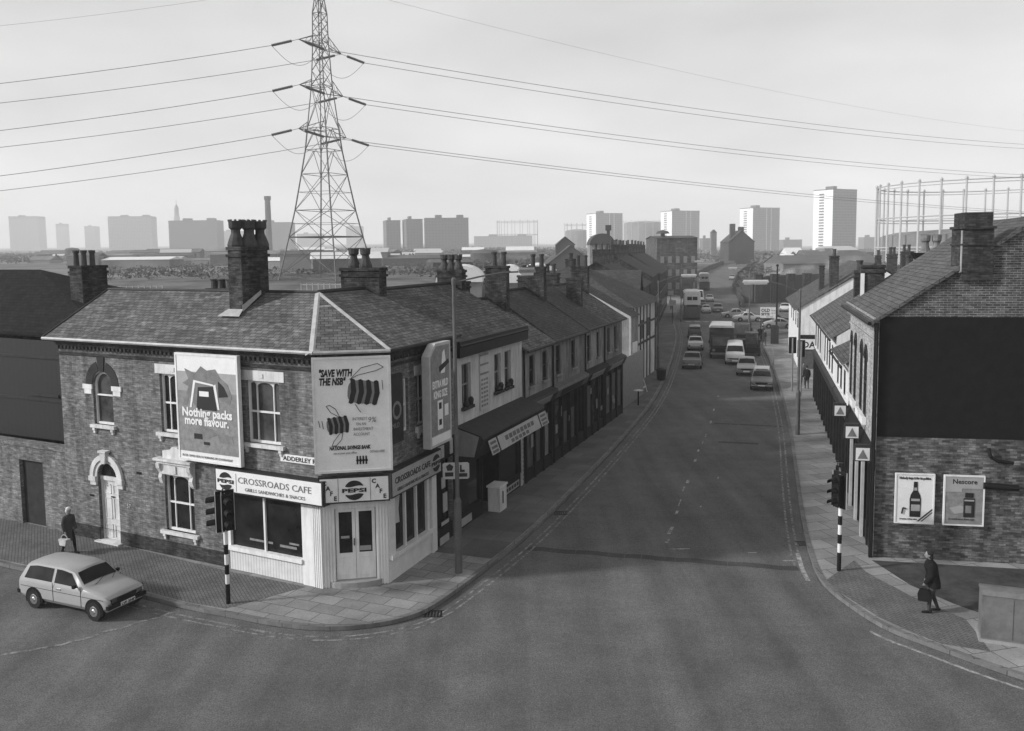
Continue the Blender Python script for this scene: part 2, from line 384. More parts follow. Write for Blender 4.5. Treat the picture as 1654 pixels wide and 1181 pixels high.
KL = [(-45, 44), (-30, 35.6), (-19, 30.0)] + [G(*p)[:2] for p in ((235, 968), (300, 985), (380, 1000), (440, 1012), (490, 1018), (530, 1020), (575, 1018), (620, 1012), (655, 1004), (690, 991), (730, 964), (780, 927), (840, 880), (900, 824), (1000, 720), (1060, 648), (1085, 590), (1096, 545))] + [(24.0, 130), (29.6, 155), (40.6, 200), (45, 225)]
KR = [(45, 10), (30, 12.5), (20, 15.6), (14.5, 18.6), (12.3, 20.6)] + [G(*p)[:2] for p in ((1490, 1042), (1450, 1028), (1410, 1008), (1370, 981), (1340, 958), (1322, 938), (1308, 905), (1295, 850), (1285, 780), (1276, 700), (1264, 650), (1250, 600), (1237, 570), (1228, 555))]
# asphalt near the junction
road = MB()
near = [(-120, -40), (120, -40), (120, 0)] + [tuple(p) for p in KR] + [(31.5, 108), (44, 118), (120, 132), (120, 150), (48, 152), (45, 158), (29.9, 158)] + [tuple(p) for p in reversed(KL[:-2])] + [(-120, 86)]
me = bpy.data.meshes.new('road'); bm = bmesh.new()
from mathutils.geometry import tessellate_polygon
vs = [bm.verts.new((p[0], p[1], 0)) for p in near]
for t in tessellate_polygon([[Vector((p[0], p[1], 0)) for p in near]]): bm.faces.new([vs[i] for i in t])
bm.normal_update()
for f in bm.faces:
    if f.normal.z < 0: f.normal_flip()
bm.to_mesh(me); bm.free(); me.materials.append(M['asphalt'])
o = bpy.data.objects.new('road', me); COL.objects.link(o); tagp(o, kind='structure')
fr = MB()
Ys = [150 + 6 * i for i in range(76)]
for a, b in zip(Ys, Ys[1:]):
    def rp(Y, s): x = road_x(Y); return (x + s * 5.6, Y, max(T(x, Y), 0) + .03)
    fr.quad(rp(a, -1), rp(a, 1), rp(b, 1), rp(b, -1))
fr.build('far_road', M['asphalt'], kind='structure')

def pavement(name, line, inner, mat, label=None):
    m = MB(); H = .12
    me = bpy.data.meshes.new(name); bm = bmesh.new()
    vs = [bm.verts.new((p[0], p[1], H)) for p in line + inner]
    for t in tessellate_polygon([[Vector((p[0], p[1], 0)) for p in line + inner]]): bm.faces.new([vs[i] for i in t])
    for f in bm.faces:
        f.normal_update()
        if f.normal.z < 0: f.normal_flip()
    uvl = bm.loops.layers.uv.new('UVMap')
    for f in bm.faces:
        for l in f.loops: l[uvl].uv = (l.vert.co.x, l.vert.co.y)
    bm.to_mesh(me); bm.free(); me.materials.append(mat)
    o = bpy.data.objects.new(name, me); COL.objects.link(o); tagp(o, kind='structure'); return o
def kerb(line, side, w=.16):
    m = MB(); n = len(line); L = []
    for i in range(n):
        a = Vector(line[max(0, i - 1)][:2]); b = Vector(line[min(n - 1, i + 1)][:2]); d = (b - a).normalized(); nn = Vector((-d.y, d.x)) * side
        L.append((Vector(line[i][:2]), Vector(line[i][:2]) + nn * w))
    for (a, ai), (b, bi) in zip(L, L[1:]):
        m.quad((a.x, a.y, -.02), (b.x, b.y, -.02), (b.x, b.y, .135), (a.x, a.y, .135))
        m.quad((a.x, a.y, .135), (b.x, b.y, .135), (bi.x, bi.y, .135), (ai.x, ai.y, .135))
    o = m.build('kerb', M['kerb'], kind='structure'); return L
def smooth(line, it=2):
    for _ in range(it):
        out = [line[0]]
        for a, b in zip(line, line[1:]): out += [(a[0] * .75 + b[0] * .25, a[1] * .75 + b[1] * .25), (a[0] * .25 + b[0] * .75, a[1] * .25 + b[1] * .75)]
        line = out + [line[-1]]
    return line
KLs = smooth([tuple(p) for p in KL]); KRs = smooth([tuple(p) for p in KR])
kerb(KLs, 1); kerb(KRs, -1)
pavement('pavement', KLs, [(38, 225), (20, 155), (12, 95), (5, 62), (-4, 40), (-9, 34), (-30, 45), (-45, 55)], M['slabs'])
pavement('pavement', KRs, [(40, 110), (60, 90), (60, 30), (45, 12)], M['slabsR'])
# brick-sett paving along the side street, a skin on the slabs
st = MB(); st.add([(-45, 44.3, .126)] + [(-30, 35.8, .126), (-19, 30.3, .126), (-11.4, 26.6, .126), (-9.9, 25.75, .126), (-8.6, 25.25, .126), (-6.6, 26.9, .126), (-9.6, 28.4, .126), (-17, 32.7, .126), (-30, 39.6, .126), (-45, 48, .126)], [tuple(range(11))])
st.build('sett_paving', M['setts'], kind='structure')
st = MB(); st.add([tuple(list(G(*p, .126)[:2]) + [.126]) for p in ((1330, 940), (1420, 997), (1470, 1020), (1520, 1040), (1600, 1052), (1560, 1000), (1470, 962), (1400, 925), (1380, 905))], [tuple(range(9))])
st.build('sett_paving', M['setts'], kind='structure')
dm = MB(); dm.add([tuple(list(G(*p, .126)[:2]) + [.127]) for p in ((1408, 905), (1470, 945), (1540, 975), (1610, 1000), (1760, 1010), (1760, 925), (1613, 917))], [tuple(range(7))])
dm.build('bare_earth', M['dirt'], kind='structure')

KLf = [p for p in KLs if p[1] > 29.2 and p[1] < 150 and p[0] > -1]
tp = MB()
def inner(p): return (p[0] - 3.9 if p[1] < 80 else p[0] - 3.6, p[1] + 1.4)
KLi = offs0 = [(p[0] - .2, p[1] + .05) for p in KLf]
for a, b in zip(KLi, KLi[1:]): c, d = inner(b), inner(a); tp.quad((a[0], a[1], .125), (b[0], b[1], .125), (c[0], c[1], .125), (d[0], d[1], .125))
tp.build('shade_toned_strip', M['slabsShade'], kind='structure')  # darker paving strip: the terrace's shade is put into its colour
# painted lines and trenches on the road
def offs(line, d):
    out = []
    for i in range(len(line)):
        a = Vector(line[max(0, i - 1)][:2]); b = Vector(line[min(len(line) - 1, i + 1)][:2]); t = (b - a).normalized()
        out.append((line[i][0] + t.y * d, line[i][1] - t.x * d))
    return out
def strip(m, line, w, z, i0=0, i1=None, wob=0.0):
    line = line[i0:i1]; a = offs(line, -w / 2); b = offs(line, w / 2)
    for i in range(len(line) - 1):
        j = (random.random() - .5) * wob
        m.quad((a[i][0] + j, a[i][1], z), (b[i][0] + j, b[i][1], z), (b[i + 1][0], b[i + 1][1], z), (a[i + 1][0], a[i + 1][1], z))
ml = MB()
LL = [p for p in KLs if p[0] > -12.5 and p[1] < 130]
strip(ml, offs(LL, .38), .075, .006); strip(ml, offs(LL, .60), .075, .006)
ml.build('double_line_marking', M['worn'], kind='structure')
ml = MB(); RR = [p for p in KRs if 28 < p[1] < 110]
strip(ml, offs(RR, -.34), .08, .006); strip(ml, offs(RR, -.58), .08, .006)
ml.build('double_line_marking', M['worn'], kind='structure')
ml = MB()
strip(ml, offs([p for p in KRs if 27.0 < p[1] < 30], -.36), .15, .009)
strip(ml, [p for p in offs(KRs, -.45) if p[1] < 24.2 and p[0] > 9.8], .1, .008)
def dash(px, py, L, w, ang=None, y2=None):
    p = G(px, py); X = road_x(p.y + 1) - road_x(p.y - 1); d = Vector((X / 2, 1, 0)).normalized() if ang is None else Vector((math.cos(ang), math.sin(ang), 0))
    n = Vector((-d.y, d.x, 0)) * w / 2; a = p - d * L / 2; b = p + d * L / 2
    ml.quad(*[(q.x, q.y, .007) for q in (a - n, a + n, b + n, b - n)][::-1])
for (px, py, L, w) in ((1083, 857, .9, .13), (1078, 874, .5, .12), (1123, 744, .6, .12), (1128, 728, .5, .1), (1111, 778, .6, .14), (1098, 812, 1.0, .05), (1104, 790, .8, .07), (1093, 828, .5, .1), (1148, 682, .9, .12), (1153, 662, .8, .1), (1140, 704, .8, .05), (1135, 715, .6, .05), (1160, 640, .6, .1), (1160, 772, .3, .06), (1132, 818, .3, .05)): dash(px, py, L, w)
for (px, py, L, w) in ((1097, 887, .75, .07), (1276, 906, .5, .07), (1215, 893, .3, .06)): dash(px, py, L, w, 0)
ml.build('lane_marking', M['roadwhite'], kind='structure')
ml = MB()
a, b = G(100, 1042), G(272, 992)
strip(ml, [(a.x - 3, a.y - 1.25)] + [(a.x + (b.x - a.x) * t, a.y + (b.y - a.y) * t + .06 * math.sin(t * 20)) for t in [i / 24 for i in range(25)]], .12, .007, wob=.03)
strip(ml, [(-8.6 + i * .35, 24.55 - i * .16) for i in range(6)], .08, .007, wob=.05)
ml.build('give_way_marking', M['worn'], kind='structure')
ml = MB()
for i in range(5):
    p = G(1112 + i * 14, 519.5); ml.quad((p.x - .45, p.y - 1, .007), (p.x + .45, p.y - 1, .007), (p.x + .45, p.y + 1, .007), (p.x - .45, p.y + 1, .007))
ml.build('crossing_marking', M['roadwhite'], kind='structure')
tr = MB()
a, b = G(852, 886), G(1290, 919); strip(tr, [(a.x + (b.x - a.x) * i / 16, a.y + (b.y - a.y) * i / 16 + .05 * math.sin(i * 2)) for i in range(17)], .42, .004, wob=.08)
a, b = G(1152, 684), G(1262, 689); strip(tr, [(a.x + (b.x - a.x) * i / 8, a.y + (b.y - a.y) * i / 8) for i in range(9)], .35, .004, wob=.1)
a, b = G(1160, 714), G(1225, 717); strip(tr, [(a.x, a.y), (b.x, b.y)], .4, .004)
tr.build('road_patch', M['patch'], kind='structure')
for i, (px, py) in enumerate(((700, 992), (905, 829), (1300, 878))):
    c = G(px, py); m = MB()
    for q_ in range(6): m.box(c.x - .25 + q_ * .09, c.x - .2 + q_ * .09, c.y - .2, c.y + .2, .003, .01)
    m.box(c.x - .28, c.x + .3, c.y - .24, c.y - .2, .003, .012); m.box(c.x - .28, c.x + .3, c.y + .2, c.y + .24, .003, .012); m.build('drain_grate', M['black'], None, label=['iron gully grate at the curved kerb by the cafe', 'iron gully grate beside the left kerb along the dark pavement', 'iron gully grate beside the right kerb near the striped pole'][i], cat='drain grate')

# ------------------------------------------------------------------ building pieces
def sash(par, Mx, x0, x1, z0, z1, y=.12, cols=(0.22, .56, .22), fm='white', glass='glass', arched=False, round_top=0, name='window', fw=.07):
    """timber sash window with a meeting rail; the pane is a sub-part"""
    m = MB(Mx); w = x1 - x0; zm = (z0 + z1) / 2
    m.box(x0, x0 + fw, y - .02, y + .06, z0, z1); m.box(x1 - fw, x1, y - .02, y + .06, z0, z1)
    m.box(x0 + fw, x1 - fw, y - .02, y + .06, z0, z0 + fw * 1.2); m.box(x0 + fw, x1 - fw, y - .02, y + .06, z1 - fw, z1)
    m.box(x0 + fw, x1 - fw, y - .01, y + .06, zm - .03, zm + .03)
    t = 0; iw = w - 2 * fw
    edges = [x0 + fw]
    for c in cols[:-1]:
        t += c; xx = x0 + fw + iw * t; edges.append(xx)
        m.box(xx - .018, xx + .018, y, y + .05, z0 + fw, zm - .03); m.box(xx - .018, xx + .018, y, y + .05, zm + .03, z1 - fw)
    edges.append(x1 - fw)
    if arched:
        for a, b in zip(edges, edges[1:]):
            r = (b - a) / 2 - .01; m.M = Mx
            zz = z1 - fw - min(r, .16)
            for k in range(6):
                u0, u1 = math.pi * k / 6, math.pi * (k + 1) / 6; h = min(r, .16)
                p = ((a + b) / 2 + r * math.cos(u0), zz + h * math.sin(u0)); q = ((a + b) / 2 + r * math.cos(u1), zz + h * math.sin(u1))
                m.quad((p[0], y, p[1]), (p[0], y, z1 - fw), (q[0], y, z1 - fw), (q[0], y, q[1]))
    o = m.build(name, M[fm], par)
    g = MB(Mx); g.quad((x0, y + .045, z0), (x1, y + .045, z0), (x1, y + .045, z1), (x0, y + .045, z1)); g.build('pane', M[glass], o)
    return o
def sill(par, Mx, x0, x1, z, mat='stone', proj=.12, h=.12, br=True, name='sill'):
    m = MB(Mx); m.box(x0, x1, -proj, .1, z - h, z)
    if br:
        for xx in (x0 + .1, x1 - .22):
            m.box(xx, xx + .12, -proj * .85, 0, z - h - .1, z - h); m.box(xx + .015, xx + .105, -proj * .6, 0, z - h - .2, z - h - .1)
    return m.build(name, M[mat], par)
def crenel_pot(m, x, y, z, h=1.0, r=.17):
    m.lathe([(r * 1.45, 0), (r * 1.5, .08), (r * 1.35, h * .2), (r * .8, h * .5), (r * .78, h * .62), (r * 1.15, h * .7), (r * 1.2, h * .95), (r * .9, h * .95)], (x, y, z), 10)
    for i in range(8):
        t = i * math.pi / 4; m.box(x + r * 1.05 * math.cos(t) - .03, x + r * 1.05 * math.cos(t) + .03, y + r * 1.05 * math.sin(t) - .03, y + r * 1.05 * math.sin(t) + .03, z + h * .93, z + h)
def plain_pot(m, x, y, z, h=.6, r=.13):
    m.lathe([(r * 1.1, 0), (r, .06), (r * .9, h * .8), (r * 1.15, h * .86), (r * 1.15, h), (r * .8, h)], (x, y, z), 10)
def stack(par, Mx, x0, x1, y0, y1, z0, z1, pots, mat='brickCh', potm='pot', kind='plain', ph=.6, flash=True, pr=.13, name='chimney'):
    m = MB(Mx); cap = .34; w = .05
    m.box(x0, x1, y0, y1, z0, z1 - cap)
    m.box(x0 - w, x1 + w, y0 - w, y1 + w, z1 - cap, z1 - cap + .09); m.box(x0 + .004, x1 - .004, y0 + .004, y1 - .004, z1 - cap + .09, z1 - .12); m.box(x0 - w * .8, x1 + w * .8, y0 - w * .8, y1 + w * .8, z1 - .12, z1)
    o = m.build(name, M[mat], par)
    for (px, py) in pots:
        p = MB(Mx)
        (crenel_pot if kind == 'crenel' else plain_pot)(p, px, py, z1 - .01, ph, pr)
        for i in range(len(p.sm)): p.sm[i] = False
        p.build('chimney_pot', M[potm], o)
    return o
def gutter(par, Mx, x0, x1, y, z, mat='lightgrey', r=.07):
    m = MB(Mx); m.prism([(y - r, z), (y - r * .8, z - r), (y + r * .6, z - r * 1.2), (y + r, z)], x0, x1, 'x'); return m.build('gutter', M[mat], par)

# ------------------------------------------------------------------ the corner café building
C0 = G(525, 949, .12); C1 = G(628, 941, .12); A0 = Vector((-16.87, 32.53, 0)); C0.z = C1.z = 0
dA = (Vector((C0.x, C0.y)) - Vector((A0.x, A0.y))).normalized(); LA = math.hypot(C0.x - A0.x, C0.y - A0.y)
dB = Vector((.3573, .9339)); dC = Vector((C1.x - C0.x, C1.y - C0.y)); LC = dC.length; dC.normalize()
cafe = thing('corner_cafe_building', 'two-storey sooty brick corner building with hipped slate roof and white cafe front', 'building', (A0.x, A0.y, 0), 0)
inv = Matrix.Translation((-A0.x, -A0.y, 0))
FA = inv @ frame(A0, dA); FC = inv @ frame(C0, dC); FB = inv @ frame(C1, dB)
LB = 5.15
EA = 7.62
def sA(s): return LA - s      # distance from the chamfer -> local x
Am = [(sA(10.50), sA(9.42), .12, 2.55), (sA(10.5), sA(9.45), 4.5, 5.95), (sA(7.0), sA(5.6), 4.5, 6.55), (sA(3.0), sA(1.6), 4.5, 6.55), (sA(7.0), sA(5.6), 1.02, 3.02), (sA(4.02), sA(0.0), .12, 3.6)]
# arched heads: opening grown to the crown, spandrels put back
rD, rW = (Am[0][1] - Am[0][0]) / 2, (Am[1][1] - Am[1][0]) / 2
holes = [(Am[0][0], Am[0][1], .12, 2.55 + rD), (Am[1][0], Am[1][1], 4.5, 5.9 + rW)] + Am[2:]
w = MB(FA); w.panel(LA, 0, EA - .1, holes, rev=.2)
w.arch((Am[0][0] + Am[0][1]) / 2, 2.55, rD, 0, .2); w.arch((Am[1][0] + Am[1][1]) / 2, 5.9, rW, 0, .2)
w.box(-.001 + .002, LA, .22, .32, 0, EA - .2) if False else None
w.M = FC; w.panel(LC, 3.5, EA - .1, [])
w.M = FB; BH = [(.75, 1.6, 4.75, 6.5), (2.2, 3.0, 4.75, 6.5), (3.75, 4.55, 4.75, 6.5), (0.0, 3.3, .12, 3.7), (3.55, 4.95, .12, 3.2)]
w.panel(LB, 0, EA - .1, BH, rev=.2)
# end and back walls
w.M = FA; w.quad((0, 0, 0), (0, 0, EA - .1), (0, 5.0, EA - .1), (0, 5.0, 0)); w.quad((0, 5.0, 0), (0, 5.0, EA - .1), (8.5, 5.0, EA - .1), (8.5, 5.0, 0))
w.M = FB; w.quad((LB, 6, 0), (LB, 6, EA + .9), (LB, 0, EA - .1), (LB, 0, 0))
wallA = w.build('wall', M['brickA'], cafe)
# plinth (dark) on the side street
m = MB(FA); m.panel(sA(4.15), .1, .62, [(Am[0][0] - .02, Am[0][1] + .02, .1, .62)], rev=.03, x0=0, y=-.03); m.quad((0, -.03, .62), (sA(4.15), -.03, .62), (sA(4.15), 0, .62), (0, 0, .62)); m.build('plinth', M['brickDark'], cafe)
# cornice with dentils
m = MB(); 
for Fx, L in ((FA, LA), (FC, LC), (FB, LB)):
    m.M = Fx; m.box(0, L, -.06, -.002, EA - .62, EA - .52); m.box(0, L, -.12, -.002, EA - .28, EA - .17); m.box(0, L, -.2, -.002, EA - .17, EA - .08)
    n = int(L / .2)
    for i in range(n): m.box(i * L / n + .02, i * L / n + .11, -.1, -.002, EA - .42, EA - .28)
m.build('cornice', M['brickDark'], cafe)
# roof
Zr = 9.27
def loc(p): return (p[0] - A0.x, p[1] - A0.y, p[2])
nA = Vector((-dA.y, dA.x)); nB = Vector((-dB.y, dB.x)); ov = .32
eA0 = Vector((A0.x, A0.y)) - dA * .45 - nA * ov; eA1 = Vector((C0.x, C0.y)) - nA * ov + dA * .1
eB0 = Vector((C1.x, C1.y)) - nB * ov - dB * .1; eB1 = Vector((C1.x, C1.y)) + dB * LB - nB * ov
E1 = D(515, 472, 30.2); E1 = Vector((E1.x, E1.y)); v_ = ray(172, 472); tt = (Zr - CAMH) / v_.z; 
E0 = E1 - dA * 10.7; 
v2 = ray(640, 460); tB = (E1.x - v2.x / v2.y * E1.y) / (v2.x / v2.y * dB.y - dB.x); E2 = E1 + dB * (LB + 1.15)
bA0 = eA0 + nA * 5.6; 
nZ = EA + .0
P3 = lambda p, z: (p.x, p.y, z)
ro = MB(inv)
q = [P3(eA0, nZ), P3(eA1, nZ), P3(E1, Zr), P3(E0, Zr)]; ro.quad(*q)
ro.quad(P3(eA1, nZ), P3(eB0, nZ), P3(E1, Zr)); ro.quad(P3(eB0, nZ), P3(eB1, nZ), P3(eB1 + nB * (( E2 - eB1).dot(nB)) + dB * 0, Zr), P3(E1, Zr))
E2b = eB1 + nB * ((E2 - eB1).dot(nB))
ro.quad(P3(eA0, nZ), P3(E0, Zr), P3(bA0, nZ))
bk = E1 + (nA * 2.85 + nB * 2.85).normalized() * 4.2
ro.quad(P3(E0, Zr), P3(E1, Zr), P3(bk, nZ), P3(bA0, nZ)); ro.quad(P3(E1, Zr), P3(E2b, Zr), P3(E2b + nB * 3.2, nZ), P3(bk, nZ))
roofA = ro.build('roof', M['slateA'], cafe)
# soffit board under the eaves
m = MB(inv)
for a, b, nn in ((eA0, eA1, nA), (eA1, eB0, Vector((-dC.y, dC.x))), (eB0, eB1, nB)):
    m.quad(P3(a, nZ - .02), P3(b, nZ - .02), P3(b + nn * ov, nZ - .1), P3(a + nn * ov, nZ - .1)); m.quad(P3(a, nZ), P3(b, nZ), P3(b, nZ - .02), P3(a, nZ - .02))
m.build('soffit', M['dark'], cafe)
m = MB(inv)
for a, b, s in ((eA0, eA1, 1), (eA1, eB0, 1)):
    m.tube(P3(a, nZ - .03), P3(b, nZ - .03), .06, 6)
m.build('gutter', M['lead'], cafe)
m = MB(inv); m.tube(P3(eB0, nZ - .04), P3(eB1, nZ - .04), .06, 6); m.build('gutter', M['dark'], cafe)
# hips and ridges
m = MB(inv)
def strip3(a, b, w, up=.03, sd=None):
    a, b = Vector(a), Vector(b); d = (b - a).normalized(); s = d.cross(Vector((0, 0, 1))).normalized() * w
    for k in (-1, 1):
        s2 = s * k; lo = Vector((0, 0, -w * .55)); m.quad(tuple(a + Vector((0, 0, up))), tuple(b + Vector((0, 0, up))), tuple(b + s2 + lo + Vector((0, 0, up))), tuple(a + s2 + lo + Vector((0, 0, up))))
strip3(P3(eA1, nZ), P3(E1, Zr), .24, .03); strip3(P3(eB0, nZ), P3(E1, Zr), .10, .03)
m.build('hip_flashing', M['lead'], roofA)
m = MB(inv); m.tube(P3(E0, Zr), P3(E1, Zr), .07, 6); m.tube(P3(E1, Zr + .01), P3(E2b, Zr + .01), .09, 6); m.tube(P3(eA0, nZ), P3(E0, Zr), .05, 6); m.build('ridge_tiles', M['dark'], roofA)
# parapet strip of brick and verge at the party wall of B
# windows and their stone dressings on the side street
def hood(par, Fx, x0, x1, z):
    m = MB(Fx); m.box(x0 - .12, x1 + .12, -.22, 0, z + .42, z + .52); m.box(x0 - .05, x1 + .05, -.15, 0, z + .04, z + .42); m.box(x0 - .2, x1 + .2, -.3, 0, z + .52, z + .6)
    m.prism([(x0 + .1, z + .6), (x1 - .1, z + .6), (x1 - .1, z + .85), ((x0 + x1) / 2 + .25, z + .9), ((x0 + x1) / 2 + .12, z + 1.02), ((x0 + x1) / 2 - .12, z + 1.02), ((x0 + x1) / 2 - .25, z + .9), (x0 + .1, z + .85)], -.12, 0, 'y')
    for xx in (x0 - .12, x1 - .04):
        m.prism([(-.26, z + .42), (-.24, z + .25), (-.12, z + .05), (-.16, z - .1), (-.1, z - .3), (-.02, z - .38), (0, z + .42)], xx, xx + .16, 'x')
    m.box((x0 + x1) / 2 - .08, (x0 + x1) / 2 + .08, -.19, -.15, z + .1, z + .36)
    return m.build('window_hood', M['stone'], par)
wd = sash(cafe, FA, *Am[4], arched=True); sill(wd, FA, Am[4][0] - .2, Am[4][1] + .2, 1.02); hood(wd, FA, Am[4][0], Am[4][1], 3.02)
for k in (2, 3):
    wd = sash(cafe, FA, *Am[k], arched=True, glass='glass2' if k == 3 else 'glass'); sill(wd, FA, Am[k][0] - .18, Am[k][1] + .18, 4.5)
    m = MB(FA); m.box(Am[k][0] - .2, Am[k][1] + .22, -.02, .1, 6.55, 6.88); m.box(Am[k][0] + .62, Am[k][0] + .76, -.04, -.02, 6.64, 6.78); m.build('lintel', M['stone'], wd)
# arched stair window with dark voussoirs
a, b = Am[1][0], Am[1][1]; cx = (a + b) / 2
wd = MB(FA); wd.box(a, a + .07, .1, .18, 4.5, 5.9); wd.box(b - .07, b, .1, .18, 4.5, 5.9); wd.box(a + .07, b - .07, .1, .18, 4.5, 4.58); wd.box(a + .07, b - .07, .1, .17, 5.55, 5.6); wd.ring(cx, 5.9, rW - .07, rW, .1, .18)
wd = wd.build('window', M['white'], cafe); m = MB(FA); m.prism([(a, 4.5), (b, 4.5)] + [(cx + rW * math.cos(math.pi * i / 10), 5.9 + rW * math.sin(math.pi * i / 10)) for i in range(11)], .17, .19, 'y'); m.build('pane', M['glass2'], wd)
sill(wd, FA, a - .12, b + .12, 4.5)
m = MB(FA); m.ring(cx, 5.95, rW, rW + .36, -.02, .04, 0, math.pi * .4, 4); m.ring(cx, 5.95, rW, rW + .36, -.02, .04, math.pi * .6, math.pi, 4)
m.prism([(cx - .13, 5.95 + rW - .02), (cx + .13, 5.95 + rW - .02), (cx + .2, 6.98), (cx - .2, 6.98)], -.04, .02, 'y'); m.build('arch_stones', M['dark'], wd)
m = MB(FA)
for xx in (a - .5, b): m = MB(FA); m.box(xx, xx + .5, -.05, .02, 5.78, 5.95); m.box(xx + .06, xx + .44, -.03, .02, 5.6, 5.78); m.build('impost', M['white'], wd)
# front door of the side street
a, b = Am[0][0], Am[0][1]; cx = (a + b) / 2
d_ = MB(FA); y = .16; d_.box(a, b, y, y + .05, .18, 2.4)
for (p0, p1, q0, q1) in ((.14, .46, .25, .75), (.56, .86, .25, .75), (.14, .46, .95, 1.75), (.56, .86, .95, 1.75), (.14, .46, 1.9, 2.25), (.56, .86, 1.9, 2.25)):
    W_ = b - a
    for (u0, u1, v0, v1) in ((p0, p0 + .03, q0, q1), (p1 - .03, p1, q0, q1), (p0, p1, q0, q0 + .03), (p0, p1, q1 - .03, q1)): d_.box(a + W_ * u0, a + W_ * u1, y - .02, y, v0, v1)
d_.box(a, b, y - .06, y + .05, 2.4, 2.55); d_.box(a, a + .08, y - .04, y, .18, 2.4); d_.box(b - .08, b, y - .04, y, .18, 2.4)
door = d_.build('door', M['stone'], cafe)
m = MB(FA); m.box(cx - .03, cx + .13, y - .045, y - .01, 1.78, 1.82); m.build('letter_flap', M['black'], door)
m = MB(FA); m.prism([(cx + rD * math.cos(math.pi * i / 10), 2.55 + rD * math.sin(math.pi * i / 10)) for i in range(11)], y, y + .03, 'y'); m.build('fanlight', M['glass'], door)
m = MB(FA); m.ring(cx, 2.55, rD, rD + .14, -.05, .03, seg=14); m.ring(cx, 2.55, rD + .14, rD + .32, -.1, .02, seg=14)
for xx in (a - .36, b): m.box(xx, xx + .36, -.13, .02, 2.38, 2.55); m.box(xx + .03, xx + .33, -.08, .02, 2.22, 2.38)
m.prism([(cx - .1, 2.55 + rD), (cx + .1, 2.55 + rD), (cx + .15, 3.5), (cx - .15, 3.5)], -.18, .02, 'y'); m.box(cx - .2, cx + .2, -.22, 0, 3.5, 3.57)
m.build('door_surround', M['stone'], door)
m = MB(FA); m.box(a - .1, b + .1, -.22, .2, .1, .17); m.build('doorstep', M['stone'], door)
# number 57-like painted mark and air bricks
m = MB(FA); m.box(sA(8.4), sA(8.15), -.012, 0, 2.86, 2.94); m.box(sA(11.0), sA(10.75), -.012, 0, 1.75, 1.82); m.build('air_brick', M['black'], cafe)
m = MB(FA); m.text('57', sA(9.0), 1.55, .22, -.012); m.build('painted_number', M['lightgrey'], cafe)
# street name plate
m = MB(FA); m.box(sA(1.62), sA(-.05), -.03, -.002, 4.02, 4.26); npl = m.build('street_name_plate', M['white'], cafe)
m = MB(FA); m.text('ADDERLEY RD', sA(1.5), 4.07, .2, -.036, bold=.004, w=1.5); m.build('lettering', M['ink'], npl)

# cafe front: fascia boards round three sides
def fascia(par, Fx, x0, x1, z0, z1, y=-.32, mat='paper', border='dark'):
    m = MB(Fx); m.box(x0, x1, y, -.002, z0, z1); o = m.build('sign_box', M[border], par)
    p = MB(Fx); p.box(x0 + .05, x1 - .05, y - .012, y - .002, z0 + .05, z1 - .05); p.build('sign_face', M[mat], o)
    return o
def roundel(Fx, cx, cz, r, y, sx=1.0, par=None):
    """wave roundel: dark lobes above and below a word"""
    m = MB(Fx)
    for s in (1, -1):
        pts = []
        for i in range(13):
            t = math.pi * (.15 + .7 * i / 12); pts.append((cx + sx * r * math.cos(t), cz + s * r * math.sin(t)))
        for i in range(9):
            u = -1 + 2 * i / 8; pts.append((cx + sx * r * .88 * u, cz + s * (r * .40 + .07 * r * math.sin(u * 3.0) * s)))
        m.prism(pts, y - .006, y, 'y')
    m.text('PEPSI', cx, cz - r * .19, r * .54, y - .004, bold=.007, align='CENTER', w=r * 2.4 * sx)
    return m.build('lettering', M['ink'], par)
fz0, fz1 = 2.88, 3.66
f1 = fascia(cafe, FA, sA(4.22), sA(0) + .3, fz0 - .06, fz1 - .04)
y = -.338
roundel(FA, sA(3.74), 3.2, .3, y, par=f1)
m = MB(FA); m.box(sA(3.28), sA(3.27), y - .006, y, 2.9, 3.5); m.text('CROSSROADS CAFE', sA(3.2), 3.2, .3, y - .004, bold=.0, w=3.05); m.text('GRILLS SANDWICHES & SNACKS', sA(2.9), 2.96, .16, y - .004, w=2.5); m.build('lettering', M['inkgrey'], f1)
f2 = fascia(cafe, FC, -.1, LC + .1, fz0 + .0, fz1 + .06)
roundel(FC, LC / 2, 3.28, .31, y, par=f2)
m = MB(FC); m.box(.5, .51, y - .006, y, 2.94, 3.66); m.box(LC - .51, LC - .5, y - .006, y, 2.94, 3.66)
for i, ch in enumerate('CAFE'): m.text(ch, .02 + i * .115, 3.48 - i * .165, .19, y - .004, bold=.006); m.text(ch, LC - .46 + i * .115, 3.48 - i * .165, .19, y - .004, bold=.006)
m.build('lettering', M['ink'], f2)
f3 = fascia(cafe, FB, -.25, 3.35, fz0 + .06, fz1 + .12, mat='papergrey')
m = MB(FB); m.text('CROSSROADS CAFE', -.05, 3.36, .28, y - .004, w=2.5, bold=.004); m.text('GRILLS SANDWICHES & SNACKS', .1, 3.1, .15, y - .004, w=2.2); m.build('lettering', M['ink'], f3)
roundel(FB, 2.92, 3.36, .3, y, sx=1.0, par=f3)
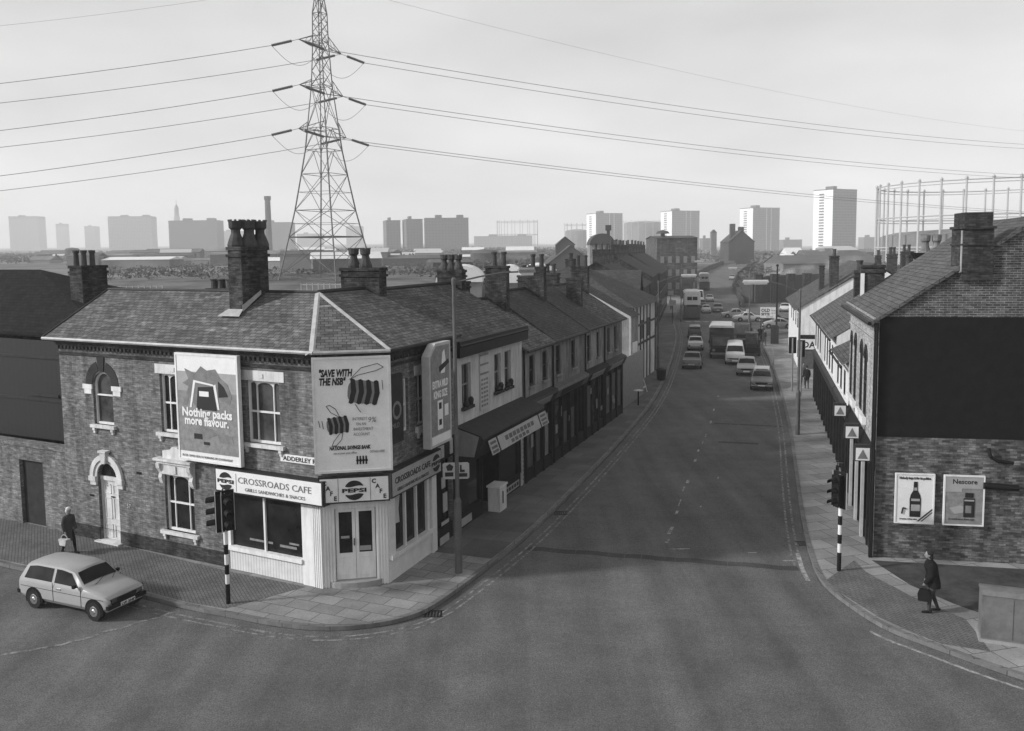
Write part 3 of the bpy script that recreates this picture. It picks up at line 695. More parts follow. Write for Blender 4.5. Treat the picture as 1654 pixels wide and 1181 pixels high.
# side street shop window
m = MB(FA); x0, x1 = sA(4.02), sA(0)
m.box(x0, x1, -.05, .02, .12, .78); sr = m.build('stall_riser', M['boards'], cafe)
m = MB(FA); m.box(x0, sA(.78), -.16, .08, .8, .94); m.box(x0, x0 + .14, -.08, .1, .94, 2.85); m.box(x0 - .12, x0, -.1, -.002, .12, 2.84)
xm = (x0 + sA(.78)) / 2; m.box(xm - .035, xm + .035, -.04, .04, .94, 2.8); m.box(sA(.78), sA(.36), -.1, .08, .12, 2.85)
for i in range(5): m.box(sA(.34) + i * .075, sA(.34) + i * .075 + .05, -.12, .05, .12, 2.85)
fr_ = m.build('shop_window', M['white'], cafe)
m = MB(FA); m.quad((x0, .03, .9), (x1, .03, .9), (x1, .03, 2.9), (x0, .03, 2.9)); m.build('pane', M['glass'], fr_)
m = MB(FA); m.box(x0 + .9, x0 + 1.9, .018, .026, 1.2, 1.27); m.box(x0 + 2.2, x0 + 2.9, .018, .026, 1.16, 1.24); m.box(x0 + 2.6, x0 + 3.0, .018, .026, 1.3, 1.36); m.build('window_display', M['papermid'], fr_)
# chamfer: fluted jambs, double door and step
m = MB(FC)
for x0, x1 in ((-.02, .36), (LC - .36, LC + .02)):
    m.box(x0, x1, -.04, .2, .12, 2.9)
    for i in range(4): m.box(x0 + .04 + i * .09, x0 + .08 + i * .09, -.075, -.04, .12, 2.88)
m.box(.36, LC - .36, .0, .12, 2.62, 2.9); m.build('door_pillars', M['white'], cafe)
m = MB(FC); xa, xb = .38, LC - .38; xc = (xa + xb) / 2
for a, b in ((xa, xc - .005), (xc + .005, xb)):
    m.box(a, a + .1, .1, .15, .3, 2.6); m.box(b - .1, b, .1, .15, .3, 2.6); m.box(a + .1, b - .1, .1, .15, .3, 1.15); m.box(a + .1, b - .1, .1, .15, 2.48, 2.6)
    m.box(a + .13, b - .13, .088, .1, .42, .44); m.box(a + .13, b - .13, .088, .1, 1.0, 1.02)
dd = m.build('door', M['white'], cafe, label='white glazed double door in the chamfer')
m = MB(FC); m.quad((xa, .13, 1.1), (xb, .13, 1.1), (xb, .13, 2.5), (xa, .13, 2.5)); m.build('pane', M['glass'], dd)
m = MB(FC); m.box(xa + .16, xa + .42, .115, .125, 1.62, 1.7); m.box(xc + .12, xb - .14, .115, .125, 1.2, 1.35); m.build('notice', M['papergrey'], dd)
m = MB(FC); m.box(xc - .06, xc - .03, .03, .1, 1.4, 1.62); m.build('handle', M['black'], dd)
m = MB(FC); m.prism([(xa - .2, .1)] + [(xc + .86 * math.cos(t), .05 - .34 * math.sin(t)) for t in [math.pi - math.pi * i / 10 for i in range(11)]] + [(xb + .2, .1)], .12, .3, 'z'); m.build('doorstep', M['concrete'], dd)
# road side shop window
m = MB(FB); m.box(.0, 3.1, -.05, .02, .12, .85); m.box(.05, .5, -.06, -.05, .45, .5); m.build('stall_riser', M['cream'], cafe)
m = MB(FB); m.box(.0, 3.1, -.16, .1, .86, 1.0); m.box(0, .42, -.06, .1, 1.0, 2.98); m.box(2.72, 2.9, -.06, .1, 1.0, 2.98); m.box(2.95, 3.3, -.14, .1, .12, 2.98)
for xx in (1.15, 1.95): m.box(xx - .04, xx + .04, -.05, .06, 1.0, 2.98)
fb = m.build('shop_window', M['cream'], cafe); m = MB(FB); m.quad((0, .04, .9), (3.0, .04, .9), (3.0, .04, 3.0), (0, .04, 3.0)); m.build('pane', M['glass'], fb)
m = MB(FB); m.prism([(.42, 1.9), (.85, 1.85), (.8, 2.3), (.9, 2.75), (.6, 2.9), (.5, 2.7)], .022, .03, 'y'); m.build('window_display', M['lightgrey'], fb)
# newsagent doorway next to the cafe
m = MB(FB); m.quad((3.3, .5, .12), (5.1, .5, .12), (5.1, .5, 3.3), (3.3, .5, 3.3)); m.box(3.3, 3.42, -.05, .3, .12, 3.9); m.box(4.98, 5.12, -.06, .3, .12, 3.9); m.box(3.42, 4.98, -.1, .2, 3.2, 3.9); m.box(3.5, 4.9, .0, .1, .12, .7)
nw = m.build('shop_doorway', M['shopdark'], cafe)
m = MB(FB)
for (x0, x1, z0, z1) in ((3.45, 4.0, 3.3, 3.75), (4.5, 4.75, 3.3, 3.85), (3.75, 4.05, 2.2, 2.6), (3.85, 4.2, 1.3, 2.0), (3.7, 4.3, .85, .98), (3.55, 4.3, .18, .45)): m.box(x0, x1, -.13, -.105, z0, z1)
m.build('newspaper_boards', M['papergrey'], nw)
# upper windows on the road front
for k in (1, 2):
    wd = sash(cafe, FB, *BH[k], cols=(.5, .5)); sill(wd, FB, BH[k][0] - .15, BH[k][1] + .15, 4.75, h=.2)
    m = MB(FB); m.box(BH[k][0] - .15, BH[k][1] + .2, -.02, .1, 6.5, 6.82); m.build('lintel', M['cream'], wd)
m = MB(FB); m.box(.08, .98, -.14, -.02, 4.55, 6.75); m.build('dark_poster_board', M['dark'], cafe)
m = MB(FB); m.ring(.55, 5.6, .2, .3, -.15, -.142, 0, 2 * math.pi, 12); m.text('MILD', .2, 5.05, .22, -.146); m.build('poster_print', M['inkgrey'], cafe)
wd = sash(cafe, FB, *BH[0], cols=(.5, .5))
# roof stacks: big crenellated pots on the side street roof
def wl(px, py, Y): return D(px, py, Y)
q0 = E1 - dA * 3.1
def stackW(par, inv_, c, d, wx, wy, z0, z1, pots, **kw):
    Fx = inv_ @ frame((c.x, c.y, 0), d); return stack(par, Fx, -wx / 2, wx / 2, -wy / 2, wy / 2, z0, z1, pots, **kw)
pc = D(421, 470, 1); kx = pc.x
c_ = E1 - dA * 2.65 - nA * .55
stackW(cafe, inv, c_, dA, .62, 1.3, 8.2, 10.86, [(-.12, -.42), (.14, -.08), (-.1, .22), (.12, .5)], kind='crenel', ph=.95, pr=.2)
m = MB(inv @ frame((c_.x, c_.y, 0), dA)); m.quad((-.34, -.68, 8.72), (.34, -.68, 8.72), (.5, -1.05, 8.5), (-.5, -1.05, 8.5)); m.quad((.32, -.7, 8.85), (.36, .2, 9.35), (.36, .2, 9.2), (.33, -.7, 8.62)); m.build('flashing', M['lead'], roofA)
Ec = E2b + nB * .15
stackW(cafe, inv, Ec, dB, .55, 1.65, 8.3, 10.05, [(0, -.1), (0, .4)], kind='crenel', ph=.75, pr=.17)
pb = E0 + dA * 5.2 + nA * 1.0
Fx = inv @ frame((pb.x, pb.y, 0), dA); stack(cafe, Fx, -.6, .6, -.25, .25, 7.6, 9.32, [(-.42, 0), (-.05, 0), (.38, 0)], ph=.36, pr=.15)

# hoardings on the corner building: each hangs on the wall, a thing of its own
def hoarding(label, cat, Fw, x0, x1, z0, z1, y, t=.12, frame_m='white', face_m='paper', b=.07, cut=None, name='billboard'):
    r_ = thing(name, label, cat, Fw @ Vector((0, 0, 0)), 0)
    iv = Matrix.Translation(-(Fw @ Vector((0, 0, 0)))) @ Fw
    m = MB(iv); m.box(x0, x1, y, y + t, z0, z1)
    m.box(x0, x0 + b, y - .03, y, z0, z1); m.box(x1 - b, x1, y - .03, y, z0, z1); m.box(x0 + b, x1 - b, y - .03, y, z0, z0 + b); m.box(x0 + b, x1 - b, y - .03, y, z1 - b, z1)
    for xx in (x0 + .3, x1 - .35): m.box(xx, xx + .05, y + t, -.002, z0 + .3, z0 + .35); m.box(xx, xx + .05, y + t, -.002, z1 - .5, z1 - .45)
    m.build('frame', M[frame_m], r_)
    m = MB(iv); m.box(x0 + b, x1 - b, y - .012, y - .004, z0 + b, z1 - b); m.build('poster', M[face_m], r_)
    return r_, iv
WA, WC, WB = frame(A0, dA), frame(C0, dC), frame(C1, dB)
h1, iv = hoarding('tall white framed poster reading Nothing packs more flavour, between two upstairs sash windows', 'billboard', WA, sA(5.86), sA(3.03), 3.72, 7.36, -.3)
X0, X1 = sA(5.79), sA(3.10); yy = -.315; WX = X1 - X0
m = MB(iv); m.box(X0, X1, yy - .004, yy, 4.05, 6.1); m.build('poster_print', M['papermid'], h1)
m = MB(iv); m.box(X0, X1, yy - .004, yy, 6.1, 6.75); m.build('poster_print', M['papergrey'], h1)
random.seed(3); m = MB(iv)
pts = [(X0 + WX * .08, 5.6), (X0 + WX * .2, 6.25), (X0 + WX * .1, 6.35), (X0 + WX * .2, 6.5), (X0 + WX * .14, 6.85), (X0 + WX * .32, 6.7), (X0 + WX * .42, 6.95), (X0 + WX * .52, 6.82), (X0 + WX * .66, 6.88), (X0 + WX * .74, 6.6), (X0 + WX * .86, 6.4), (X0 + WX * .92, 6.0), (X0 + WX * .88, 5.75), (X0 + WX * .7, 5.9), (X0 + WX * .6, 5.6), (X0 + WX * .3, 5.62), (X0 + WX * .2, 5.9), (X0 + WX * .16, 5.62)]
m.prism(pts, yy - .010, yy - .005, 'y'); m.prism([(X0 + WX * .4, 4.95), (X0 + WX * .9, 4.7), (X0 + WX * .92, 4.45), (X0 + WX * .7, 4.45), (X0 + WX * .66, 4.7), (X0 + WX * .5, 4.55), (X0 + WX * .28, 4.65), (X0 + WX * .28, 4.8)], yy - .010, yy - .005, 'y'); m.build('poster_print', M['inkgrey'], h1)
m = MB(iv); m.prism([(X0 + WX * .32, 5.5), (X0 + WX * .36, 6.25), (X0 + WX * .62, 6.3), (X0 + WX * .66, 5.5)], yy - .014, yy - .010, 'y'); m.prism([(X0 + WX * .7, 6.5), (X0 + WX * .8, 6.3), (X0 + WX * .86, 6.0), (X0 + WX * .7, 5.95)], yy - .014, yy - .010, 'y'); m.box(X0 + WX * .26, X0 + WX * .4, yy - .014, yy - .010, 4.5, 4.68); m.box(X0 + WX * .42, X0 + WX * .52, yy - .014, yy - .010, 4.33, 4.43); m.build('poster_print', M['ink'], h1)
m = MB(iv); m.box(X0 + WX * .38, X0 + WX * .54, yy - .018, yy - .014, 5.95, 6.12)
m.prism([(X0 + WX * .24, 5.55), (X0 + WX * .32, 6.4), (X0 + WX * .62, 6.32), (X0 + WX * .62, 6.37), (X0 + WX * .29, 6.48), (X0 + WX * .21, 5.55)], yy - .018, yy - .014, 'y'); m.prism([(X0 + WX * .62, 6.34), (X0 + WX * .68, 5.55), (X0 + WX * .71, 5.55), (X0 + WX * .66, 6.38)], yy - .018, yy - .014, 'y')
m.text('Nothing packs', X0 + WX * .07, 5.26, .4, yy - .016, bold=.014, w=WX * .84); m.text('more flavour.', X0 + WX * .11, 4.98, .4, yy - .016, bold=.014, w=WX * .74); m.build('lettering', M['paper'], h1)
m = MB(iv); m.text('FILTER TIPPED HEALTH WARNING BY GOVERNMENT', X0 + .1, 3.86, .11, yy - .006, w=WX * .85); m.build('lettering', M['inkgrey'], h1)

h2, iv = hoarding('big square-cornered poster with two striped bees above the cafe door, reading SAVE WITH THE NSB', 'billboard', WC, -.18, 2.2, 3.86, 7.45, -.34, frame_m='cream', face_m='paper')
yy = -.356
m = MB(iv); m.text('"SAVE WITH', .02, 6.86, .3, yy - .002, bold=.014, shear=.2, w=1.0); m.text('THE NSB"', .02, 6.6, .3, yy - .002, bold=.014, shear=.2, w=.8)
def bee(cx, cz, L, Hh, rot, mir, iv):
    ca, sa = math.cos(rot), math.sin(rot)
    def tp(u, v): return (cx + mir * (u * L * ca) - v * Hh * sa * mir, cz + u * L * sa + v * Hh * ca)
    b_ = MB(iv); b_.prism([tp(.5 * math.copysign(abs(math.cos(t)) ** .6, math.cos(t)), .5 * math.copysign(abs(math.sin(t)) ** .6, math.sin(t))) for t in [2 * math.pi * i / 24 for i in range(24)]], yy - .006, yy - .002, 'y'); b_.build('poster_print', M['inkgrey'], h2)
    for k in range(4):
        u0 = -.5 + .06 + k * .25; u1 = u0 + .15; hh = .5
        m.prism([tp(u0, -hh), tp((u0 + u1) / 2, -hh - .05), tp(u1, -hh), tp(u1 + .07, 0), tp(u1, hh), tp((u0 + u1) / 2, hh + .05), tp(u0, hh), tp(u0 + .05, 0)], yy - .010, yy - .006, 'y')
bee(1.35, 6.35, .95, .72, R(-6), 1, iv); bee(.55, 5.35, .66, .5, R(6), 1, iv)
for wng in ([(.95, 6.75), (1.3, 7.1), (1.8, 7.22), (1.98, 7.1), (1.75, 7.0), (1.2, 6.88), (.95, 6.75)], [(.6, 5.6), (.35, 5.75), (.22, 5.95), (.32, 5.98), (.5, 5.85), (.62, 5.6)], [(.62, 5.1), (.42, 4.85), (.36, 4.7), (.5, 4.72), (.66, 4.9), (.7, 5.1)], [(1.1, 5.98), (1.2, 5.8), (1.26, 5.72)], [(-.02, 5.5), (.02, 5.3)], [(1.93, 6.7), (1.95, 6.4)], [(.08, 5.5), (.12, 5.25)]):
    for p, q in zip(wng, wng[1:]): m.tube((p[0], yy - .005, p[1]), (q[0], yy - .005, q[1]), .009, 4)
m.text('NATIONAL SAVINGS BANK', .28, 4.58, .16, yy - .002, bold=.008, shear=.15, w=1.25)
for k in range(4): m.ring(1.12 + k * .09, 4.22, .0, .05, yy - .008, yy - .002, 0, 2 * math.pi, 6); m.box(1.09 + k * .09, 1.14 + k * .09, yy - .008, yy - .002, 4.1, 4.36)
m.build('lettering', M['ink'], h2)
m = MB(iv); m.text('9%', 1.45, 5.4, .24, yy - .002, w=.25, shear=.2); m.text('INTEREST', 1.0, 5.48, .13, yy - .002, w=.45); m.text('ON AN', 1.1, 5.32, .13, yy - .002, w=.3); m.text('INVESTMENT', 1.02, 5.16, .13, yy - .002, w=.6); m.text('ACCOUNT', 1.02, 5.0, .13, yy - .002, w=.5); m.text('ask at your post office', .4, 4.44, .1, yy - .002, w=.7); m.text('DETAILS HERE', 1.5, 4.45, .1, yy - .002, w=.45); m.build('lettering', M['inkgrey'], h2)

# road side board: a projecting box with a clipped corner
h3 = thing('billboard', 'projecting grey poster box with clipped top corner reading EXTRA MILD KING SIZE', 'billboard', WB @ Vector((0, 0, 0)), 0)
iv = Matrix.Translation(-(WB @ Vector((0, 0, 0)))) @ WB
m = MB(iv); x0, x1 = 1.95, 3.62; out = [(x0, 4.05), (x1, 4.05), (x1, 7.55), (x0 + .5, 7.55), (x0, 7.15)]
m.prism(out, -.62, -.34, 'y'); m.box(x0 + .4, x0 + .5, -.34, -.002, 4.5, 4.6); m.box(x1 - .5, x1 - .4, -.34, -.002, 6.6, 6.7); m.box(x1 - .5, x1 - .4, -.34, -.002, 4.5, 4.6); m.build('box', M['lightgrey'], h3)
m = MB(iv); m.prism([(x0 + .1, 4.45), (x1 - .12, 4.45), (x1 - .12, 7.45), (x0 + .52, 7.45), (x0 + .1, 7.1)], -.628, -.622, 'y'); m.build('poster_print', M['papermid'], h3)
m = MB(iv); m.box(x0 + .1, x1 - .12, -.633, -.627, 4.14, 4.42); m.text('EXTRA MILD', x0 + .2, 6.05, .34, -.632, bold=.012, w=1.2); m.text('KING SIZE', x0 + .28, 5.7, .34, -.632, bold=.012, w=1.05)
m.box(x0 + .55, x0 + .95, -.637, -.631, 4.6, 5.6); m.box(x0 + 1.1, x0 + 1.4, -.637, -.631, 5.0, 5.4); m.prism([(x0 + .85, 6.5), (x0 + 1.0, 7.2), (x0 + 1.15, 7.3), (x0 + 1.25, 6.9), (x0 + 1.15, 6.5)], -.637, -.631, 'y'); m.build('lettering', M['paper'], h3)
m = MB(iv); m.prism([(x0 + .7, 6.75), (x0 + 1.45, 6.95), (x0 + 1.5, 6.8), (x0 + 1.2, 6.7), (x0 + .75, 6.55)], -.642, -.637, 'y'); m.box(x0 + .65, x0 + .85, -.642, -.637, 5.3, 5.52); m.box(x0 + .65, x0 + .85, -.642, -.637, 4.75, 4.95); m.build('poster_print', M['ink'], h3)

# ------------------------------------------------------------------ the left-hand terrace along the main road
O_ = Vector((C1.x, C1.y, 0))
def alongB(s): return O_ + Vector((dB.x * s, dB.y * s, 0))
RD = 3.25     # ridge behind the front
def terrace_house(name, label, s0, s1, ze, zr, wall, roofm, holes, depth=6.4, ov=.25, gut='dark', group=None, rev=.14, zb=0, cat='building', org=alongB, dirv=dB, gable=None, back=True):
    p = org(s0); t = thing(name, label, cat, (p.x, p.y, 0), rz_of(dirv), group)
    L = s1 - s0; w = MB(); w.panel(L, zb, ze, holes, rev=rev)
    w.quad((0, 0, 0), (0, 0, ze), (0, RD, zr - .1), (0, depth, ze), (0, depth, 0)); w.quad((L, 0, 0), (L, depth, 0), (L, depth, ze), (L, RD, zr - .1), (L, 0, ze)); w.quad((0, depth, 0), (0, depth, ze), (L, depth, ze), (L, depth, 0))
    mats = M[wall]; w.build('wall', mats, t)
    r = MB(); sl = (zr - ze) / RD
    r.quad((-.02, -ov, ze - ov * sl + .06), (L + .02, -ov, ze - ov * sl + .06), (L + .02, RD, zr), (-.02, RD, zr)); r.quad((-.02, RD, zr), (L + .02, RD, zr), (L + .02, depth + .2, ze), (-.02, depth + .2, ze))
    r.quad((-.02, -ov, ze - ov * sl - .02), (-.02, -ov, ze - ov * sl + .06), (-.02, RD, zr), (-.02, RD, zr - .1)); r.quad((L + .02, -ov, ze - ov * sl + .06), (L + .02, -ov, ze - ov * sl - .02), (L + .02, RD, zr - .1), (L + .02, RD, zr))
    ro = r.build('roof', M[roofm], t)
    m = MB(); m.tube((0, RD, zr + .01), (L, RD, zr + .01), .09, 6); m.build('ridge_tiles', M['dark'], ro)
    if gut: m = MB(); m.tube((-.02, -ov - .03, ze - ov * sl + .0), (L + .02, -ov - .03, ze - ov * sl + .0), .065, 6); m.build('gutter', M[gut], t)
    return t, ro, L
I4 = Matrix()
# cream painted shop, second along
W2 = [(.75, 1.6, 4.75, 6.4), (4.0, 4.75, 4.85, 6.4), (5.15, 5.9, 4.85, 6.4)]
t2, ro2, L = terrace_house('cream_shop_building', 'cream painted two-storey shop with deep black fascia under its eaves, next to the corner building', 5.17, 12.45, 7.3, 9.2, 'render', 'slateB', W2 + [(.3, 7.0, .12, 3.2)], gut='black')
m = MB(); m.box(-.04, L + .04, -.3, -.002, 6.72, 7.32); m.build('fascia_board', M['black'], t2)
for h in W2:
    wd = sash(t2, I4, *h, cols=(.5, .5), fm='grey'); sill(wd, I4, h[0] - .1, h[1] + .1, h[2], 'brickDark', br=False)
    m = MB(); m.lathe([(.05, 0), (.1, .1), (.12, .25), (.06, .34)], (h[1] - .15, -.06, h[2] - .02), 8); m.lathe([(.08, 0), (.14, .12), (.05, .25)], (h[0] + .25, -.06, h[2] - .02), 8); m.build('bracket', M['dark'], wd)
m = MB(); m.box(2.4, 3.25, -.06, -.002, 4.35, 6.6); sg = m.build('sign_panel', M['lightgrey'], t2)
m = MB(); 
for z in (6.5, 6.12, 5.75): m.box(2.4, 3.25, -.066, -.06, z, z + .08)
for i, tx in enumerate(('MEN', 'WEAR', 'SALE', 'COATS', 'SUITS', 'SHIRTS', 'JEANS')): pass
for i in range(7):
    for j in range(3): m.box(2.48 + j * .25, 2.66 + j * .25, -.066, -.06, 5.5 - i * .17, 5.59 - i * .17)
m.build('lettering', M['inkgrey'], sg)
# sloping shop canopy with a sign
m = MB(); m.prism([(0, 4.15), (-1.05, 3.85), (-1.1, 3.72), (-.85, 3.0), (-.8, 3.0), (0, 3.05)], .1, 7.15, 'x'); cp = m.build('canopy', M['dark'], t2)
cz = Matrix.Translation((0, -1.1, 3.72)) @ Matrix.Rotation(-math.atan2(.25, .72), 4, 'X')
m = MB(cz); 
for (a, b) in ((.45, 1.2), (1.35, 5.95), (6.1, 7.0)): m.box(a, b, -.03, -.01, -.68, -.12)
m.build('sign_face', M['papergrey'], cp)
m = MB(cz)
for i in range(8): m.box(2.0 + i * .42, 2.32 + i * .42, -.036, -.03, -.42, -.24)
for i in range(5): m.box(2.5 + i * .42, 2.8 + i * .42, -.036, -.03, -.62, -.48)
for z in (-.3, -.48, -.64): m.box(.55, 1.1, -.036, -.03, z, z + .1); m.box(6.2, 6.85, -.036, -.03, z, z + .1)
m.build('lettering', M['dark2'], cp)
m = MB(); m.prism([(0, 4.1), (-.95, 3.82), (-.75, 3.05), (0, 3.05)], .085, .098, 'x'); m.build('canopy_side', M['grey'], cp)
# shopfront, dark, two windows and a recessed door
m = MB(); m.box(.3, 2.6, .02, .12, .12, .75); m.box(4.3, 7.0, .02, .12, .12, .75); m.box(.3, .42, -.02, .12, .75, 3.2); m.box(2.5, 2.62, -.02, .12, .75, 3.2); m.box(4.3, 4.42, -.02, .12, .75, 3.2); m.box(6.88, 7.0, -.02, .12, .75, 3.2)
m.box(2.62, 4.3, .9, 1.0, .12, 3.2); m.box(2.6, 2.64, .12, .9, .12, 3.2); m.box(4.28, 4.32, .12, .9, .12, 3.2); sf = m.build('shopfront', M['shopdark'], t2)
m = MB(); m.quad((.4, .1, .7), (2.6, .1, .7), (2.6, .1, 3.2), (.4, .1, 3.2)); m.build('pane', M['glass'], sf); m = MB(); m.quad((4.35, .1, .7), (6.95, .1, .7), (6.95, .1, 3.2), (4.35, .1, 3.2)); m.build('pane', M['glass'], sf)
m = MB()
for k in range(14):
    for xx in (.12, 7.12): m.prism([(xx - .05, .2 + k * .2), (xx + .05, .28 + k * .2), (xx + .05, .36 + k * .2), (xx - .05, .28 + k * .2)], -.07, -.05, 'y')
m.build('pilaster_stripes', M['lightgrey'], sf)
m = MB(); m.prism([(4.4, .2), (6.8, .2), (6.8, .5), (4.4, .5)], .005, .018, 'y'); m.build('sign_panel', M['papergrey'], sf)
m = MB(); 
for i in range(7): m.box(4.55 + i * .32, 4.78 + i * .32, -.002, .005, .28, .43)
m.build('lettering', M['ink'], sf)
m = MB(); m.prism([(.5, .2), (1.5, .2), (1.5, .5), (.5, .5)], .005, .018, 'y'); m.build('sign_panel', M['papergrey'], sf)
stack(t2, I4, L - .5, L - .0, RD - .6, RD + .6, 8.2, 9.8, [(L - .25, RD - .35), (L - .25, RD + .0), (L - .25, RD + .35)], kind='crenel', ph=.7, pr=.15)
stack(t2, I4, 1.6, 2.1, RD + .8, RD + 2.2, 8.3, 9.3, [(1.85, RD + 1.1), (1.85, RD + 1.5), (1.85, RD + 1.9)], ph=.3)
# low old shops, peeling fronts over dark boarded ground floors
defs = [
 (12.5, 16.6, 6.3, 8.3, 'renderOld', 'slateA', [(.9, 1.65, 4.45, 5.85), (2.75, 3.5, 4.45, 5.85)], 'low shop with peeling cream front and moss-speckled roof, adjoining the taller cream shop'),
 (16.62, 22.3, 6.35, 8.55, 'renderGrim', 'slateC', [(.7, 1.45, 4.45, 5.9), (3.3, 4.0, 4.45, 5.9)], 'low shop with grey patched front, second one past the taller cream shop'),
 (22.32, 26.4, 6.4, 8.6, 'renderOld', 'slateC', [(.6, 1.3, 4.45, 5.9), (2.6, 3.2, 4.45, 5.9)], 'low shop with flaking light front and brown patches, before the end of the row'),
 (26.42, 31.0, 6.4, 8.5, 'renderGrim', 'slateB', [(.9, 1.5, 4.45, 5.9), (2.6, 3.2, 4.45, 5.9)], 'end shop of the low row with two narrow dark windows, nearest the white sided hoarding')]
for i, (s0, s1, ze, zr, wm, rm, hs, lab) in enumerate(defs):
    L = s1 - s0
    t, ro, L = terrace_house('old_shop', lab, s0, s1, ze, zr, wm, rm, hs + [(.25, L - .25, .12, 3.4)], group='low old shops on the left of the road')
    for h in hs:
        wd = sash(t, I4, *h, cols=(.5, .5), fm='dark', y=.1); sill(wd, I4, h[0] - .08, h[1] + .08, h[2], 'grey', br=False, h=.08)
    # shop front: deep dark cornice, posts, shutters
    m = MB(); m.prism([(0, 4.0), (-.3, 3.88), (-.34, 3.75), (-.15, 3.35), (0, 3.3)], .05, L - .05, 'x'); m.build('shop_fascia', M[['dark', 'dark2', 'shopdark', 'dark'][i]], t)
    m = MB(); m.prism([(-.345, 3.74), (-.17, 3.4), (-.18, 3.39), (-.355, 3.73)], L * .15, L * .8, 'x'); m.build('sign_board', M[['grey', 'dark', 'papermid', 'grey'][i]], t)
    sf = MB(); n = int(L / 1.35)
    for k in range(n + 1):
        x = .2 + (L - .4) * k / n; sf.box(x - .07, x + .07, -.1, .1, .12, 3.3)
    sf.box(.25, L - .25, .12, .2, .12, 3.4); sf.box(.25, L - .25, -.04, .12, .12, .7); sf = sf.build('shopfront', M['shopdark'], t)
    random.seed(20 + i)
    for k in range(n):
        x = .2 + (L - .4) * k / n; x1 = x + (L - .4) / n; r_ = random.random()
        if r_ < .55: m = MB(); m.box(x + .12, x1 - .12, .1, .118, .75, 3.1); m.build('pane', M['glass2' if r_ < .25 else 'glass'], sf)  # paler panes have a reflection painted into the glass colour
        elif r_ < .8: m = MB(); m.box(x + .12, x1 - .12, .08, .118, .14, 2.3); m.box(x + .3, x1 - .3, .07, .08, 1.2, 2.1); m.build('shop_door', M['dark2' if r_ < .7 else 'grey'], sf)
        else: m = MB(); m.box(x + .1, x1 - .1, .02, .1, .72, 3.0); m.build('shutter', M['dark2'], sf)
    m = MB()
    for k in range(3):
        x = random.uniform(.4, L - .8); z = random.uniform(.9, 2.6); m.box(x, x + .35, -.05, -.04, z, z + random.uniform(.2, .6))
    m.build('torn_poster', M['grey'], sf)
    m = MB(); m.tube((.02, -.08, .3), (.02, -.08, ze - .1), .05, 6); m.build('drainpipe', M['black'], t)
    stack(t, I4, L - .45, L + .0, RD - 1.1 if i != 2 else RD - 2.0, RD + .0 if i != 2 else RD - 1.1, 6.9, [9.9, 9.75, 9.0, 9.6][i] , [(L - .22, RD - .9), (L - .22, RD - .4)] if i != 2 else [], ph=.7, mat=['brickCh', 'brickCh', 'brickDark', 'brickCh'][i])
    stack(t, I4, L * .45, L * .45 + .6, RD + .3, RD + 1.3, 7.4, 9.2, [(L * .45 + .3, RD + .6), (L * .45 + .3, RD + 1.0)], ph=.6)

# gap with an end-wall hoarding, then the half-timbered pub
pg = alongB(31.3)
t = thing('boarded_fence', 'tall plain grey boarded fence closing the gap beyond the low shops', 'fence', (pg.x, pg.y, 0), rz_of(dB))
m = MB(); m.box(.2, 7.5, .3, .4, .12, 3.4); m.build('boards', M['grey'], t); m = MB(); m.box(.1, .3, .15, .45, .12, 3.6); m.build('post', M['lightgrey'], t)
t = thing('low_white_building', 'small building with white painted sloping gable edge, just before the half-timbered pub', 'building', (pg.x, pg.y, 0), rz_of(dB))
m = MB(); m.prism([(.6, .1), (.6, 5.9), (4.5, 8.0), (7, 6), (7, .1)], 4.2, 7.0, 'x'); m.build('wall', M['renderOld'], t)
m = MB(); m.prism([(.5, 5.85), (4.5, 8.05), (4.5, 8.2), (.45, 6.0)], 4.1, 4.2, 'x'); m.box(4.08, 4.3, .45, .58, .1, 5.9); m.build('pale_verge', M['lightgrey'], t)
m = MB(); m.box(5.0, 6.6, .55, .6, 3.2, 4.1); m.build('sign_board', M['white'], t)
m = MB(); m.quad((4.1, .4, 5.95), (7.1, .4, 5.95), (7.1, 4.5, 8.2), (4.1, 4.5, 8.2)); m.build('roof', M['slateC'], t)
pp = D(975, 560, 70); pb_ = thing('half_timbered_pub', 'half-timbered building with black beams on white panels under a big steep tiled roof', 'building', (alongB(40).x - 1.5, alongB(40).y + 1, 0), rz_of((.33, .944)))
m = MB(); m.box(0, 11, .0, 12, 0, 6.4); m.build('wall', M['render'], pb_)
m = MB()
for x in [0, 1.4, 2.8, 4.2, 5.6, 7, 8.4, 10.85]: m.box(x, x + .2, -.06, -.002, 0, 6.4)
for z in (3.1, 4.6, 6.2): m.box(0, 11, -.07, -.061, z, z + .2)
for yv in (.0, 1.2, 2.4, 3.6, 4.8, 6): m.box(-.06, -.002, yv, yv + .24, 0, 6.4)
for z in (3.1, 4.9, 6.2): m.box(-.07, -.061, 0, 12, z, z + .18)
m.build('timber_frame', M['black'], pb_)
m = MB(); m.quad((-.5, -.6, 6.3), (11.5, -.6, 6.3), (7.0, 5.2, 9.25), (4.0, 5.2, 9.25)); m.quad((-.5, 12.2, 6.3), (-.5, -.6, 6.3), (4.0, 5.2, 9.25), (4.0, 6.0, 9.25)); m.quad((11.5, -.6, 6.3), (11.5, 12.2, 6.3), (7.0, 6.0, 9.25), (7.0, 5.2, 9.25)); m.quad((11.5, 12.2, 6.3), (-.5, 12.2, 6.3), (4.0, 6, 9.25), (7.0, 6, 9.25)); m.quad((4.0, 5.2, 9.25), (7.0, 5.2, 9.25), (7.0, 6, 9.25), (4.0, 6, 9.25)); rf = m.build('roof', M['slateC'], pb_)
for x in (1.5, 4.3, 7.1): 
    wd = MB(); wd.box(x, x + 1.1, -.05, -.01, 3.5, 5.0); wd = wd.build('window', M['dark'], pb_)
